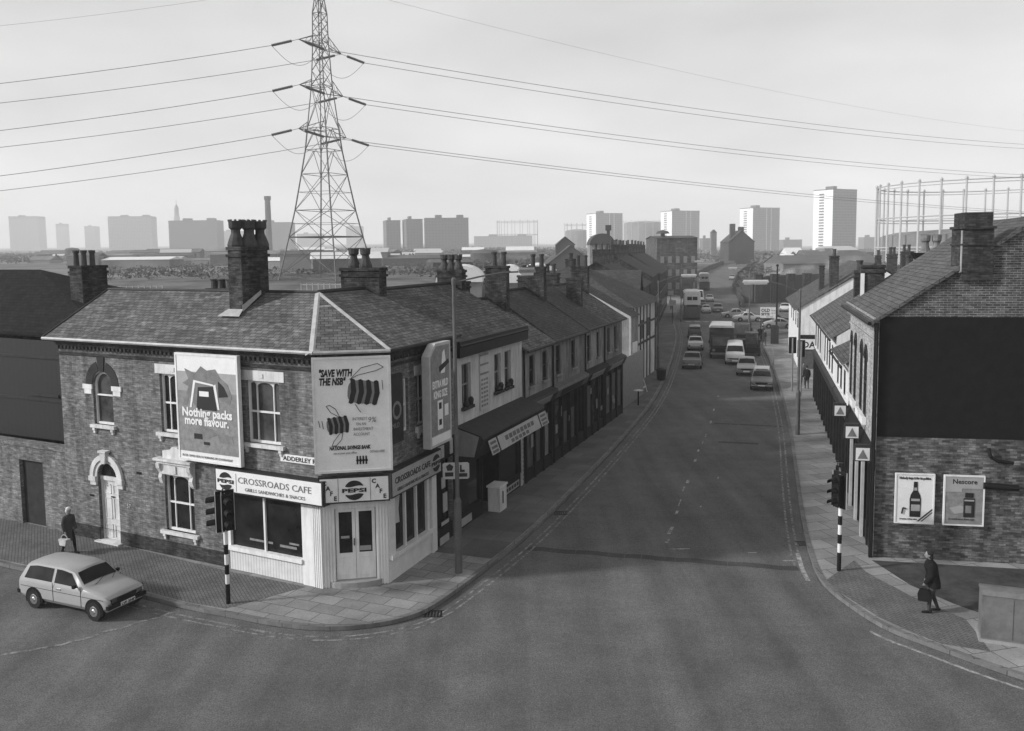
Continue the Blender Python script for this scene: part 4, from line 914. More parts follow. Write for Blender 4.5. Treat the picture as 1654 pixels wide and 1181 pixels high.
stack(pb_, I4, 7.4, 8.6, 6.4, 7.0, 7.5, 9.9, [(7.7, 6.7), (8.0, 6.7), (8.3, 6.7)], ph=.5)

# further buildings on the left of the road
def block(name, label, p, d, L, Dp, ze, zr, wall='brickDark', roofm='slateC', gab='x', wins=None, pots=2, group=None, cat='building', zb=-2):
    t = thing(name, label, cat, (p[0], p[1], 0), rz_of(d), group)
    w = MB(); w.box(0, L, 0, Dp, zb, ze)
    if gab == 'x': w.prism([(0, ze), (Dp, ze), (Dp / 2, zr)], 0, L, 'x')
    elif gab == 'y': w.prism([(0, ze), (L, ze), (L / 2, zr)], 0, Dp, 'y')
    w.build('wall', M[wall], t)
    r = MB(); e = .3; k = .06
    if gab == 'x':
        s = (zr - ze) / (Dp / 2); r.quad((-e, -e, ze - e * s + k), (L + e, -e, ze - e * s + k), (L + e, Dp / 2, zr + k), (-e, Dp / 2, zr + k)); r.quad((-e, Dp / 2, zr + k), (L + e, Dp / 2, zr + k), (L + e, Dp + e, ze - e * s + k), (-e, Dp + e, ze - e * s + k))
    elif gab == 'y':
        s = (zr - ze) / (L / 2); r.quad((-e, Dp + e, ze - e * s + k), (-e, -e, ze - e * s + k), (L / 2, -e, zr + k), (L / 2, Dp + e, zr + k)); r.quad((L / 2, -e, zr + k), (L + e, -e, ze - e * s + k), (L + e, Dp + e, ze - e * s + k), (L / 2, Dp + e, zr + k))
    else: r.box(-.1, L + .1, -.1, Dp + .1, ze + .003, ze + .25)
    ro = r.build('roof', M[roofm], t)
    if wins:
        n, z0s, ww, wh = wins
        for z0 in z0s:
            for i in range(n):
                x = L * (i + .5) / n; m = MB(); m.box(x - ww / 2, x + ww / 2, -.03, -.003, z0, z0 + wh); o = m.build('window', M['glass'], t)
                m = MB(); m.box(x - ww / 2 - .08, x + ww / 2 + .08, -.09, -.003, z0 - .12, z0 - .003); m.build('sill', M['grey'], o)
    for k in range(pots):
        if gab == 'x':
            x = L * (k + .5) / pots; stack(t, I4, x - .3, x + .3, Dp / 2 - .6, Dp / 2 + .6, zr - 1, zr + 1.3, [(x, Dp / 2 - .3), (x, Dp / 2 + .3)], ph=.6)
    return t
dL = Vector((.2, .98))
block('dark_shop_building', 'dark gabled building with a steep roof turned to the road, just beyond the half-timbered pub', (11.0, 77.8), dL, 8, 9, 5.6, 8.7, 'brickDark', 'slateC', 'y', (3, (3.6,), .9, 1.4), 0)
block('dark_terrace_building', 'dark brick terrace with chimney pots beyond the second gable on the left of the road', (12.8, 86.3), dL, 16, 9, 7.0, 9.4, 'brickDark', 'slateC', 'x', (7, (1.2, 4.2), .9, 1.5), 3)
block('dark_terrace_building', 'long sooty terrace behind the second left-hand lamp post', (16.3, 103), dL, 22, 9, 7.5, 10.0, 'brickDark', 'slateC', 'x', (9, (1.2, 4.4), .9, 1.5), 4)
block('dark_terrace_building', 'far dark terrace left of the stopped double-deck buses', (21.4, 127), dL, 40, 9, 7.2, 10.2, 'brickDark', 'slateC', 'x', (12, (1.2, 4.4), 1.0, 1.6), 5)
random.seed(11)
# ------------------------------------------------------------------ dark building and walls at the far left
sd_ = A0 - Vector((dA.x, dA.y, 0)) * .0
t = thing('dark_gabled_house', 'black sooty house with dark roof and stubby brick stack at the far left', 'building', (A0.x, A0.y, 0), rz_of(dA))
m = MB(); m.box(-20, -1.0, 4.2, 11, 0, 7.6); m.box(-20, -.03, 3.0, 4.2, 3.55, 7.4); m.build('wall', M['brickDark'], t)
m = MB(); m.quad((-20, 2.4, 7.55), (-.35, 2.4, 7.35), (-8.4, 5.2, 10.0), (-20, 5.2, 10.0)); m.quad((-.35, 2.4, 7.35), (-.35, 5.6, 8.65), (-8.4, 5.2, 10.0)); m.quad((-.35, 5.6, 8.65), (-.35, 11, 7.5), (-8.4, 5.2, 10.0)); m.quad((-.35, 11, 7.5), (-20, 11, 7.6), (-20, 5.2, 10), (-8.4, 5.2, 10.0)); m.quad((-20, 2.4, 7.4), (-.35, 2.4, 7.2), (-.35, 2.4, 7.35), (-20, 2.4, 7.55)); m.build('roof', M['slateK'], t)
stack(t, I4, -4.55, -3.75, 3.9, 5.15, 7.6, 10.2, [(-4.4, 4.15), (-4.1, 4.3), (-3.95, 4.6)], ph=.66, pr=.12)
m = MB(); m.prism([(-20, 3.2), (-.02, 3.4), (-.02, 7.3), (-20, 7.4)], .9, .98, 'y') ; m.build('boarding', M['blackboards'], t)
m = MB(); m.box(-20, -.02, .86, .9, 6.6, 6.7); m.box(-20, -.02, .86, .9, 4.9, 5.0); m.box(-3.2, -1.4, .84, .88, 5.1, 5.22); m.build('rail', M['dark'], t)
t = thing('brick_yard_wall', 'low brick yard wall with a dark gateway at the far left edge', 'wall', (A0.x, A0.y, 0), rz_of(dA))
m = MB(); m.box(-1.45, -.01, .05, .35, 0, 3.25); m.box(-14, -2.9, .05, .35, 0, 3.25); m.box(-2.9, -1.45, .05, .35, 2.7, 3.25); m.box(-14, -.01, 0, .42, 3.25, 3.42); m.build('wall', M['brickA'], t)
m = MB(); m.box(-2.9, -1.45, .2, .26, 0.05, 2.7); m.build('gate', M['dark'], t)

# ------------------------------------------------------------------ right-hand side of the road
RC = Vector((12.19, 29.03, 0)); dG = Vector((3.88, -.71)).normalized(); dF = Vector((-.27, -.963)).normalized()
def alongR(s): return RC - Vector((dF.x, dF.y, 0)) * s        # s metres away from the corner, far-wards
r1 = thing('brick_gable_building', 'dark brick gable-end building with a black painted upper wall, on the right corner', 'building', RC, 0)
ivr = Matrix.Translation(-RC); FG = ivr @ frame(RC, dG); L1 = 9.5; p1 = alongR(L1); FR = ivr @ frame((p1.x, p1.y, 0), dF)
ridge_x, ridge_z, ev = 4.75, 11.55, 8.28
m = MB(FG); m.panel(8.6, 0, 4.28, []); m.build('wall', M['brickR2'], r1)
m = MB(FG); m.quad((0, -.01, 4.28), (8.6, -.01, 4.28), (8.6, -.01, 8.3), (0, -.01, 8.3)); m.build('painted_wall', M['blackmat'], r1)
m = MB(FG); m.quad((.0, 0, 8.3), (9.4, 0, 8.3), (ridge_x, 0, ridge_z - .08)); m.build('gable_wall', M['brickR'], r1)
fh = [(L1 - 3.9, L1 - 3.1, 4.35, 6.85), (L1 - 5.3, L1 - 4.5, 4.35, 6.9), (L1 - 7.5, L1 - 6.7, 4.35, 6.95), (L1 - 9.0, L1 - 8.3, 4.35, 6.95), (.2, L1 - .25, .12, 3.1)]
m = MB(FR); m.panel(L1, 0, ev - .05, fh, rev=.055)
for h in fh[:4]: m.arch((h[0] + h[1]) / 2, h[3] - .4, .4 if h[1] - h[0] > .75 else .35, -.001, .05)
m.quad((0, 0, 0), (0, 8, 0), (0, 8, 8), (0, 4.4, 11.3), (0, 0, 8.2)); m.build('front_wall', M['brickFront'], r1)
for h in fh[:4]:
    wd = sash(r1, FR, *h, cols=(1.0,), fm='dark', y=.005); sill(wd, FR, h[0] - .12, h[1] + .12, h[2], 'white', br=False, h=.26, proj=.14)
    m = MB(FR); r_ = (h[1] - h[0]) / 2; m.ring((h[0] + h[1]) / 2, h[3] - .4, r_, r_ + .18, -.03, -.003, seg=8); m.build('arch_stones', M['dark'], wd)
m = MB(FR); m.box(0, L1, -.12, -.002, ev - .35, ev - .2); m.box(0, L1, -.18, -.002, ev - .2, ev - .02); m.box(0, L1, -.05, -.002, ev - .95, ev - .85)
for i in range(20): m.box(i * .47 + .1, i * .47 + .22, -.14, -.002, ev - .5, ev - .35)
m.build('cornice', M['brickFront'], r1)
# roof
g0 = ivr @ RC; nIn = Vector((-dF.y, dF.x, 0)); nIn = Vector((.963, -.27, 0)) if nIn.x < 0 else nIn
def rp3(s, d_, z): q = alongR(s) + nIn * d_; return (q.x - RC.x, q.y - RC.y, z)
def gp3(x, z, y=-.12): q = frame(RC, dG) @ Vector((x, y, 0)); return (q.x - RC.x, q.y - RC.y, z)
m = MB(); sl = (ridge_z - ev) / ridge_x
m.quad(gp3(-.3, ev - .3 * sl + .06), gp3(ridge_x, ridge_z + .02), rp3(L1 + .1, ridge_x, ridge_z + .02), rp3(L1 + .1, -.3, ev - .3 * sl + .06))
m.quad(gp3(ridge_x, ridge_z + .02), gp3(9.6, ev), rp3(L1 + .1, 9.6, ev), rp3(L1 + .1, ridge_x, ridge_z + .02))
m.quad(gp3(-.3, ev - .3 * sl - .06), gp3(ridge_x, ridge_z - .1), gp3(ridge_x, ridge_z + .02), gp3(-.3, ev - .3 * sl + .06)); ror = m.build('roof', M['slateD'], r1)
m = MB(); m.tube(gp3(-.34, ev - .2), rp3(L1, -.34, ev - .2), .07, 6); m.build('gutter', M['black'], r1)
m = MB(FG); m.box(-.16, -.04, -.1, .02, .1, 8.1); m.tube((-.1, -.13, .2), (-.1, -.13, 8.0), .05, 6); m.build('drainpipe', M['black'], r1)
m = MB(FG); m.box(2.42, 3.35, -.16, 1.0, 9.5, 11.15); m.box(2.36, 3.41, -.22, 1.06, 11.15, 11.24); m.box(2.46, 3.31, -.12, .96, 11.24, 11.68); m.box(2.38, 3.39, -.19, 1.03, 10.62, 10.68); ch = m.build('chimney', M['brickDark'], r1)
m = MB(FG); m.quad((2.34, -.2, 9.75), (2.41, -.2, 9.8), (2.41, 1.0, 9.8), (2.34, 1.0, 9.75)); m.box(2.38, 2.415, -.17, -.1, 9.75, 11.1); m.build('flashing', M['lead'], ch)
Fs = ivr @ frame(alongR(L1 - .4), dF)
stack(r1, Fs, -.55, .25, .35, 1.25, 8.0, 9.85, [], mat='brickDark'); stack(r1, Fs, -1.1, -.62, .15, .6, 7.6, 9.6, [(-.9, .37)], mat='brickDark', ph=.45)
m = MB(Fs); m.box(.255, .32, .3, .45, 8.3, 9.5); m.build('flashing', M['white'], ror)
m = MB(Fs); m.lathe([(.78, 0), (.82, .08), (.4, -.6)], (-2.2, 3.4, 10.25), 12); m.build('flue_cowl', M['black'], r1)
stack(r1, Fs, -2.5, -1.9, 3.0, 3.8, 9.0, 10.2, [(-2.2, 3.2), (-2.2, 3.65)], kind='crenel', ph=.95, pr=.17, potm='potl')
# pipe stub on the gable
m = MB(FG); m.path([(3.45, -.1, 4.0), (3.5, -.16, 3.75), (3.7, -.18, 3.6), (4.2, -.18, 3.55)], .06); m.tube((3.35, -.12, 2.75), (4.4, -.12, 2.7), .11, 8); m.build('waste_pipe', M['black'], r1)
# pub shopfront along the street
m = MB(FR); m.box(.1, L1 - .1, -.1, .0, 3.1, 3.35); m.prism([(0, 3.8), (-.16, 3.35), (0, 3.35)], .1, L1 - .1, 'x'); m.build('shop_fascia', M['shopdark'], r1)
m = MB(FR); n = 9
for k in range(n + 1):
    x = .2 + (L1 - .5) * k / n; m.box(x - .06, x + .08, -.1, .1, .12, 3.1)
m.box(.2, L1 - .25, .1, .2, .12, 3.1); m.box(.2, L1 - .25, -.05, .1, .12, .8); sf = m.build('shopfront', M['shopdark'], r1)
for k in (3, 5, 7): m = MB(FR); x = .2 + (L1 - .5) * k / n; m.box(x - .1, x + .16, -.2, -.1, .12, 3.0); m.build('pale_pilaster', M['lightgrey'], r1)
# lantern boxes with a triangle, hanging over the pub front
def lantern(px, py, Y, label, out=.45):
    q = D(px, py, Y); t = thing('pub_lantern', label, 'sign', (q.x, q.y, q.z), rz_of(dG), 'triangle box signs over the pavement')
    m = MB(); m.box(-.26, .26, -.12, .12, 0, .5); m.prism([(-.12, .5), (.12, .5), (.09, .57), (-.09, .57)], -.25, .25, 'x'); m.build('case', M['dark'], t)
    m = MB(); m.box(-.225, .225, -.132, -.122, .035, .465); m.build('sign_face', M['paper'], t)
    m = MB(); m.prism([(-.17, .09), (.17, .09), (0, .42)], -.14, -.134, 'y'); m.build('triangle', M['inkgrey'], t)
    m = MB(); m.box(.26, .26 + out, -.02, .02, .38, .42); m.build('bracket', M['black'], t); return t
lantern(1392, 744, 29.6, 'white box sign with grey triangle nearest the black gable wall', .1); lantern(1375, 708, 32.2, 'white box sign with grey triangle, middle one of three over the pavement', .1); lantern(1356, 672, 37.0, 'white box sign with grey triangle, farthest of three over the pavement', .1)
# posters on the gable
WG = frame(RC, dG)
hp1, iv = hoarding('white framed poster of a dark bottle on the brick gable wall', 'poster', WG, .62, 1.86, 1.36, 3.07, -.08, t=.06, b=.045, name='poster')
yy = -.1; m = MB(iv); cx = 1.26
m.prism([(cx - .17, 1.6), (cx + .17, 1.6), (cx + .18, 2.2), (cx + .15, 2.35), (cx + .07, 2.5), (cx + .06, 2.8), (cx - .06, 2.8), (cx - .07, 2.5), (cx - .15, 2.35), (cx - .18, 2.2)], yy - .004, yy, 'y')
m.text("Nobody buys it for its politics.", .74, 2.88, .12, yy - .002, bold=.004, w=1.0); m.text('It tastes rather nice.', .78, 1.5, .07, yy - .002, bold=.002, w=.55); m.prism([(1.32, 1.45), (1.38, 1.45), (1.8, 1.84), (1.8, 1.9)], yy - .004, yy, 'y'); m.prism([(1.44, 1.45), (1.48, 1.45), (1.8, 1.75), (1.8, 1.79)], yy - .004, yy, 'y')
m.tube((.84, yy - .01, 1.7), (.88, yy - .01, 1.9), .025, 5); m.tube((.88, yy - .01, 1.9), (.97, yy - .01, 1.88), .025, 5); m.build('poster_print', M['ink'], hp1)
m = MB(iv); m.box(cx - .13, cx + .15, yy - .008, yy - .005, 1.8, 2.02); m.box(cx - .13, cx + .14, yy - .008, yy - .005, 2.14, 2.22); m.box(cx - .045, cx + .045, yy - .008, yy - .005, 2.5, 2.6); m.build('poster_print', M['papergrey'], hp1)
hp2, iv = hoarding('grey poster of a coffee jar headed Nescore, right of the bottle poster', 'poster', WG, 2.14, 3.4, 1.36, 3.06, -.08, t=.06, b=.045, face_m='papermid', name='poster')
m = MB(iv); m.box(2.2, 3.34, yy - .003, yy, 2.62, 3.0); m.prism([(2.2, 2.62), (2.2, 2.5), (2.7, 2.5), (2.7, 2.62)], yy - .003, yy, 'y'); m.prism([(2.32, 1.95), (2.65, 2.05), (2.8, 2.0), (2.75, 1.8), (2.5, 1.75)], yy - .004, yy, 'y'); m.box(2.78, 3.08, yy - .012, yy - .008, 2.2, 2.25); m.build('poster_print', M['papergrey'], hp2)
m = MB(iv); m.box(2.76, 3.1, yy - .008, yy - .004, 1.66, 2.3); m.box(2.8, 3.06, yy - .008, yy - .004, 2.32, 2.48); m.text('Nescore', 2.4, 2.78, .22, yy - .006, bold=.004, w=.75); m.text('So much more from a jar', 2.3, 1.56, .09, yy - .006, w=.8); m.build('poster_print', M['ink'], hp2)
m = MB(iv); m.box(2.82, 3.0, yy - .012, yy - .008, 1.8, 2.05); m.build('poster_print', M['inkgrey'], hp2)

# lower neighbours down the right side
def r_house(name, label, s0, s1, ze, zr, wall, roofm, hs, group=None, depth=7.0):
    p = alongR(s1); t = thing(name, label, 'building', (p.x, p.y, 0), rz_of(dF), group); L = s1 - s0
    w = MB(); w.panel(L, 0, ze, hs + [(.2, L - .2, .12, 3.0)], rev=.055); rd = depth / 2
    w.quad((0, 0, 0), (0, 0, ze), (0, rd, zr - .1), (0, depth, ze), (0, depth, 0)); w.quad((L, 0, 0), (L, depth, 0), (L, depth, ze), (L, rd, zr - .1), (L, 0, ze)); w.build('wall', M[wall], t)
    r = MB(); sl = (zr - ze) / rd; r.quad((-.1, -.3, ze - .3 * sl + .06), (L, -.3, ze - .3 * sl + .06), (L, rd, zr), (-.1, rd, zr)); r.quad((-.1, rd, zr), (L, rd, zr), (L, depth + .2, ze), (-.1, depth + .2, ze)); r.quad((-.1, -.3, ze - .3 * sl - .06), (-.1, -.3, ze - .3 * sl + .06), (-.1, rd, zr), (-.1, rd, zr - .14)); ro = r.build('roof', M[roofm], t)
    for h in hs: wd = sash(t, I4, *h, cols=(1.0,), fm='dark', y=.005); sill(wd, I4, h[0] - .08, h[1] + .08, h[2], 'white', br=False, h=.12, proj=.08)
    m = MB(); m.tube((0, -.34, ze - .2), (L, -.34, ze - .2), .06, 6); m.build('gutter', M['black'], t)
    m = MB(); m.prism([(0, 3.6), (-.16, 3.45), (-.12, 3.0), (0, 3.0)], .05, L - .05, 'x'); m.build('shop_fascia', M['dark'], t)
    m = MB(); n = max(2, int(L / 1.6))
    for k in range(n + 1): x = .15 + (L - .3) * k / n; m.box(x - .06, x + .06, -.08, .12, .12, 3.0)
    m.box(.2, L - .2, .12, .2, .12, 3.0); m.build('shopfront', M['shopdark'], t)
    return t
t = r_house('white_fronted_shop', 'narrow white-fronted shop with lower roof against the far end of the gable building', L1 + .05, 16.0, 5.55, 7.4, 'renderW', 'slateB', [(.8, 1.5, 3.9, 5.0), (2.5, 3.2, 3.9, 5.0), (4.3, 5.0, 3.9, 5.0)])
t = r_house('white_fronted_shop', 'shop with pale wall strips between narrow windows, just past the narrow white shop', 16.05, 25.0, 6.1, 8.5, 'renderW', 'slateD', [(.8, 1.5, 3.9, 5.4), (2.6, 3.3, 3.9, 5.4), (4.4, 5.1, 3.9, 5.4), (6.2, 6.9, 3.9, 5.4)])
stack(t, I4, 8.3, 8.95, 3.0, 4.4, 7.6, 9.6, [(8.6, 3.3), (8.6, 3.9)], mat='brickDark')
t = r_house('white_fronted_shop', 'farthest shop of the right-hand row, its roof corner overlapping the white gable beyond', 25.05, 33.5, 6.1, 8.5, 'render', 'slateD', [(.8, 1.5, 3.9, 5.4), (3, 3.7, 3.9, 5.4), (5.2, 5.9, 3.9, 5.4)])
# corner building with white gable and shop sign
ga = D(1291, 500, 76); gd = Vector((.965, -.26)).normalized()
t = thing('white_gable_building', 'building with a big white gable wall over a shop sign starting DAR', 'building', (ga.x, ga.y, 0), rz_of((gd.x, gd.y)))
m = MB(); m.quad((0, 0, 3.1), (12, 0, 3.1), (12, 0, 5.4), (6, 0, 9.1), (0, 0, 5.4)); m.quad((0, 20, 0), (0, 0, 0), (0, 0, 5.4), (0, 20, 5.4)); m.quad((12, 0, 0), (12, 20, 0), (12, 20, 5.4), (12, 0, 5.4)); m.quad((12, 20, 0), (0, 20, 0), (0, 20, 5.4), (6, 20, 9.1), (12, 20, 5.4)); m.build('wall', M['renderW'], t)
m = MB(); m.box(0, 12, -.1, .1, 2.75, 3.1); m.build('band', M['black'], t); m = MB(); m.box(0.05, 12, -.12, .1, 1.85, 2.74); sg = m.build('sign_board', M['paper'], t)
m = MB(); m.text('DARTS', .3, 2.0, .75, -.125, bold=.02, w=2.3); m.build('lettering', M['ink'], sg)
m = MB(); m.box(0, 12, 0, .1, 0, 1.85); m.build('shopfront', M['dark2'], t)
m = MB(); m.quad((-.4, -.15, 5.2), (6, -.15, 9.25), (6, 20, 9.25), (-.4, 20, 5.2)); m.quad((6, -.15, 9.25), (12.4, -.15, 5.2), (12.4, 20, 5.2), (6, 20, 9.25)); m.build('roof', M['slateB'], t)
for yv in (1.2, 4.5, 9.0, 13.0): m = MB(); m.box(-.03, -.003, yv, yv + 1.1, 3.6, 4.9); m.build('window', M['glass'], t)
stack(t, I4, 2.6, 3.3, 1.5, 2.9, 5.8, 9.9, [(2.95, 1.9), (2.95, 2.5)], mat='brickDark'); stack(t, I4, 2.0, 2.4, 5, 6.2, 5.8, 9.0, [], mat='brickDark')
stack(t, I4, 8.6, 9.5, 3, 4, 7, 10.2, [(8.8, 3.5), (9.2, 3.5)], mat='brickDark'); stack(t, I4, 7.2, 7.9, 1, 2, 7, 10.0, [(7.4, 1.5), (7.7, 1.5)], mat='brickDark')
for (px, py, Y, lab) in ((1375, 440, 95, 'white-edged roof behind the white gable building'), (1420, 440, 88, 'dark roof with three pots behind the gable building'), (1480, 450, 110, 'dark house roof seen past the main gable roof')):
    p = D(px, py, Y); block('back_house_row', lab, (p.x, p.y), (.95, -.3), 12, 8, 6.5, 8.4, 'brickCh', 'slateB', 'x', None, 2)

# ------------------------------------------------------------------ street furniture
def lamp_post(label, base, h, armdir, arm=2.2, lum=1.1, rise=.55, lm='lightgrey'):
    t = thing('street_lamp', label, 'street lamp', base, math.atan2(armdir[1], armdir[0]), 'street lamps along the road')
    m = MB(); m.tube((0, 0, 0), (0, 0, 2.4), .125, 12); m.tube((0, 0, 2.4), (0, 0, 2.52), .125, 12, .075); m.tube((0, 0, 2.52), (0, 0, h), .07, 10, .058); m.lathe([(.075, 0), (.075, .2), (.04, .24)], (0, 0, h - .12), 10); m.build('column', M['post'], t)
    m = MB(); pts = [(0, 0, h - .05)] + [(arm * k / 8, 0, h - .05 + rise * math.sin(math.pi / 2 * k / 8)) for k in range(1, 9)]; m.path(pts, .03, 6); m.build('arm', M['post'], t)
    m = MB(); z = h + rise - .05; m.box(arm - .05, arm + lum, -.12, .12, z - .03, z + .07); m.prism([(-.12, z + .07), (.12, z + .07), (.07, z + .13), (-.07, z + .13)], arm - .02, arm + lum - .03, 'x'); ln = m.build('lantern', M[lm], t)
    m = MB(); m.prism([(-.1, z - .03), (.1, z - .03), (.06, z - .12), (-.06, z - .12)], arm + .03, arm + lum - .06, 'x'); m.build('diffuser', M['lamp'], ln); return t
b1 = G(741, 925, .12); lamp_post('tall street lamp on the pavement corner in front of the cafe building', b1, 9.55, (.98, .2), 2.15, .5, .32, 'grey')
b2 = G(1288, 702, .12); lamp_post('street lamp on the right pavement, its long pale lantern reaching left over the road', b2, 8.1, (-.97, .2), 1.75, 1.35)
b3 = G(1063, 606, .12); lamp_post('street lamp on the left pavement in front of the half-timbered pub', b3, 7.8, (.97, -.1), 1.9, 1.2)
b4 = G(1100, 520, .12); lamp_post('slim far street lamp on the left, beside the rear double-deck bus', b4, 8.2, (.97, -.1), 1.9, 1.2)
b5 = G(1210, 540, .12); lamp_post('slim far street lamp on the right kerb beside the waiting lorries', b5, 7.6, (-.97, .1), 1.6, 1.0)

def head_parts(t, ang, z0, z1, off=.16, board=True):
    F = Matrix.Rotation(ang, 4, 'Z'); m = MB(F); H_ = z1 - z0
    m.box(-.15, .15, -off - .1, -off + .1, z0, z1); o = m.build('signal_head', M['black'], t)
    if board: m = MB(F); m.box(-.27, .27, -off + .1, -off + .12, z0 - .1, z1 + .1); m.build('backing_board', M['black'], o); m = MB(F); m.box(-.285, -.27, -off + .095, -off + .125, z0 - .1, z1 + .1); m.box(.27, .285, -off + .095, -off + .125, z0 - .1, z1 + .1); m.build('board_edge', M['lightgrey'], o)
    for i in range(3):
        zc = z1 - H_ * (i + .5) / 3; m = MB(F); r = .11
        for k in range(9):
            a, b = R(-25) + R(230) * k / 9, R(-25) + R(230) * (k + 1) / 9
            m.quad((r * math.cos(a), -off - .1, zc + r * math.sin(a)), (r * math.cos(b), -off - .1, zc + r * math.sin(b)), (r * math.cos(b) * .95, -off - .36, zc + r * math.sin(b) * .95 - .03), (r * math.cos(a) * .95, -off - .36, zc + r * math.sin(a) * .95 - .03))
        m.tube((0, -off - .098, zc), (0, -off - .115, zc), .095, 10); m.build('lens_hood', M['black'], o)
def signal(label, base, angs, z0=2.2, z1=3.3, striped=True, board=True, group='traffic signals'):
    t = thing('traffic_signal', label, 'traffic light', base, 0, group); r = .065
    zs = [0, .62, .92, 1.22, 1.54, 1.86, z0 + .02]
    m = MB(); m.tube((0, 0, 0), (0, 0, z1 + .02), r - .002, 12); m.build('pole', M['white' if striped else 'grey'], t)
    if striped:
        for a, b in ((0, .62), (.92, 1.22), (1.54, 1.84)): m = MB(); m.tube((0, 0, a), (0, 0, b), r + .002, 12); m.build('black_band', M['black'], t)
    for a in angs: head_parts(t, a, z0, z1, board=board)
    return t
signal('striped traffic light on the cafe corner with two black hooded heads', G(369, 975, .12), (R(-78), R(35)), 2.35, 3.4)
signal('striped traffic light pole at the right kerb with its black hoods facing left', G(1355, 922, .12), (R(-62),), 2.2, 3.2)
signal('grey pole with side-by-side signal heads beside the right lamp post, far from the junction', G(1279, 632, .12), (R(180), R(175)), 2.9, 3.9, False)
q = G(1293, 640, .12); signal('second thin signal pole just right of the pair of heads', q, (R(180),), 2.9, 3.9, False)
signal('traffic light standing at the far right corner below the white site board', G(1249, 590, .12), (), 1.0, 1.6, False)
t = thing('dark_kiosk', 'tall dark cabinet on the right pavement near the far junction', 'cabinet', G(1251, 555, .12), R(-15)); m = MB(); m.box(-.42, .42, -.35, .35, 0, 1.9); m.prism([(-.42, 1.9), (.42, 1.9), (.3, 2.05), (-.3, 2.05)], -.3, .3, 'y'); m.build('body', M['dark'], t); m = MB(); m.box(-.02, .02, -.37, -.35, .1, 1.8); m.build('door_seam', M['black'], t)
bp = G(1254, 535, .12); t = thing('black_pole', 'tall thin black pole rising behind the dark cabinet', 'pole', bp); m = MB(); m.tube((0, 0, 0), (0, 0, 8.2), .13, 8, .09); m.build('shaft', M['black'], t); m = MB(); m.lathe([(.16, 0), (.18, .2), (.05, .3)], (0, 0, 8.2), 8); m.build('cap', M['black'], t)
# site board
p = G(1241, 532, .0); t = thing('site_board', 'white notice board with rows of dark lettering at the far right corner', 'sign', p, R(-12)); m = MB(); m.box(-1.0, -.92, 0, .08, 0, 2.9); m.box(.92, 1.0, 0, .08, 0, 2.9); m.build('post', M['dark'], t); m = MB(); m.box(-1.05, 1.05, -.06, 0, 1.5, 2.9); bd = m.build('board', M['white'], t)
m = MB(); m.text('OLD', -.95, 2.3, .6, -.065, bold=.02, w=1.1); m.text('SITE', -.95, 1.85, .45, -.065, bold=.02, w=1.1); m.text('FOR SALE', .3, 2.4, .22, -.065, w=.65); m.text('OR LET', .3, 2.05, .22, -.065, w=.65); m.text('WALTER', -.35, 1.58, .22, -.065, w=.9); m.build('lettering', M['ink'], bd)
# direction sign beside the near lamp post
p = b1 + Vector((-.05, .75, 0)); t = thing('club_sign', 'white rounded board with dark pentagon badge, behind the near lamp post', 'sign', p, R(4)); m = MB(); m.tube((0, .06, 0), (0, .06, 4.2), .035, 6); m.build('post', M['dark'], t)
m = MB(); m.prism([(-.42, 2.95), (.36, 2.95), (.41, 3.0), (.41, 3.45), (.36, 3.5), (-.42, 3.5), (-.47, 3.45), (-.47, 3.0)], -.03, .0, 'y'); bd = m.build('board', M['lightgrey'], t)
m = MB(); m.prism([(-.24 + .13 * math.cos(R(90 + 72 * i)), 3.34 + .13 * math.sin(R(90 + 72 * i))) for i in range(5)], -.04, -.031, 'y'); m.box(-.4, -.12, -.04, -.031, 3.04, 3.18); m.prism([(.1, 3.18), (.26, 3.18), (.26, 3.26), (.16, 3.26), (.16, 3.42), (.1, 3.42)], -.04, -.031, 'y'); m.box(.06, .34, -.04, -.031, 3.02, 3.14); m.build('lettering', M['ink'], bd)
# white cabinet outside the cream shop
p = G(807, 828, .12); t = thing('white_cabinet', 'white-painted box cabinet with dark slot, on the pavement outside the cream shop', 'cabinet', (p.x, p.y, .12), rz_of(dB)); m = MB(); m.box(0, .75, -.02, .5, 0, 1.0); m.build('body', M['stone'], t); m = MB(); m.box(-.06, .8, -.06, .54, 1.0, 1.07); m.build('lid', M['white'], t); m = MB(); m.box(.28, .38, -.035, -.021, .3, .8); m.build('slot', M['black'], t)
# utility box at bottom right
p = G(1584, 1036, .12); t = thing('utility_box', 'grey steel roadside cabinet with curved lid at the bottom right', 'cabinet', p, R(-22)); m = MB(); m.box(0, 1.5, 0, .7, .08, 1.28); m.prism([(-.02, 1.28), (.72, 1.28), (.6, 1.38), (.35, 1.42), (.1, 1.38)], -.02, 1.52, 'x'); m.build('body', M['steelgrey'], t); m = MB(); m.box(.05, .73, -.015, -.002, .15, 1.22); m.box(.77, 1.45, -.015, -.002, .15, 1.22); m.build('door', M['steelgrey'], t); m = MB(); m.box(-.05, 1.55, -.05, .75, 0, .08); m.build('plinth', M['concrete'], t)
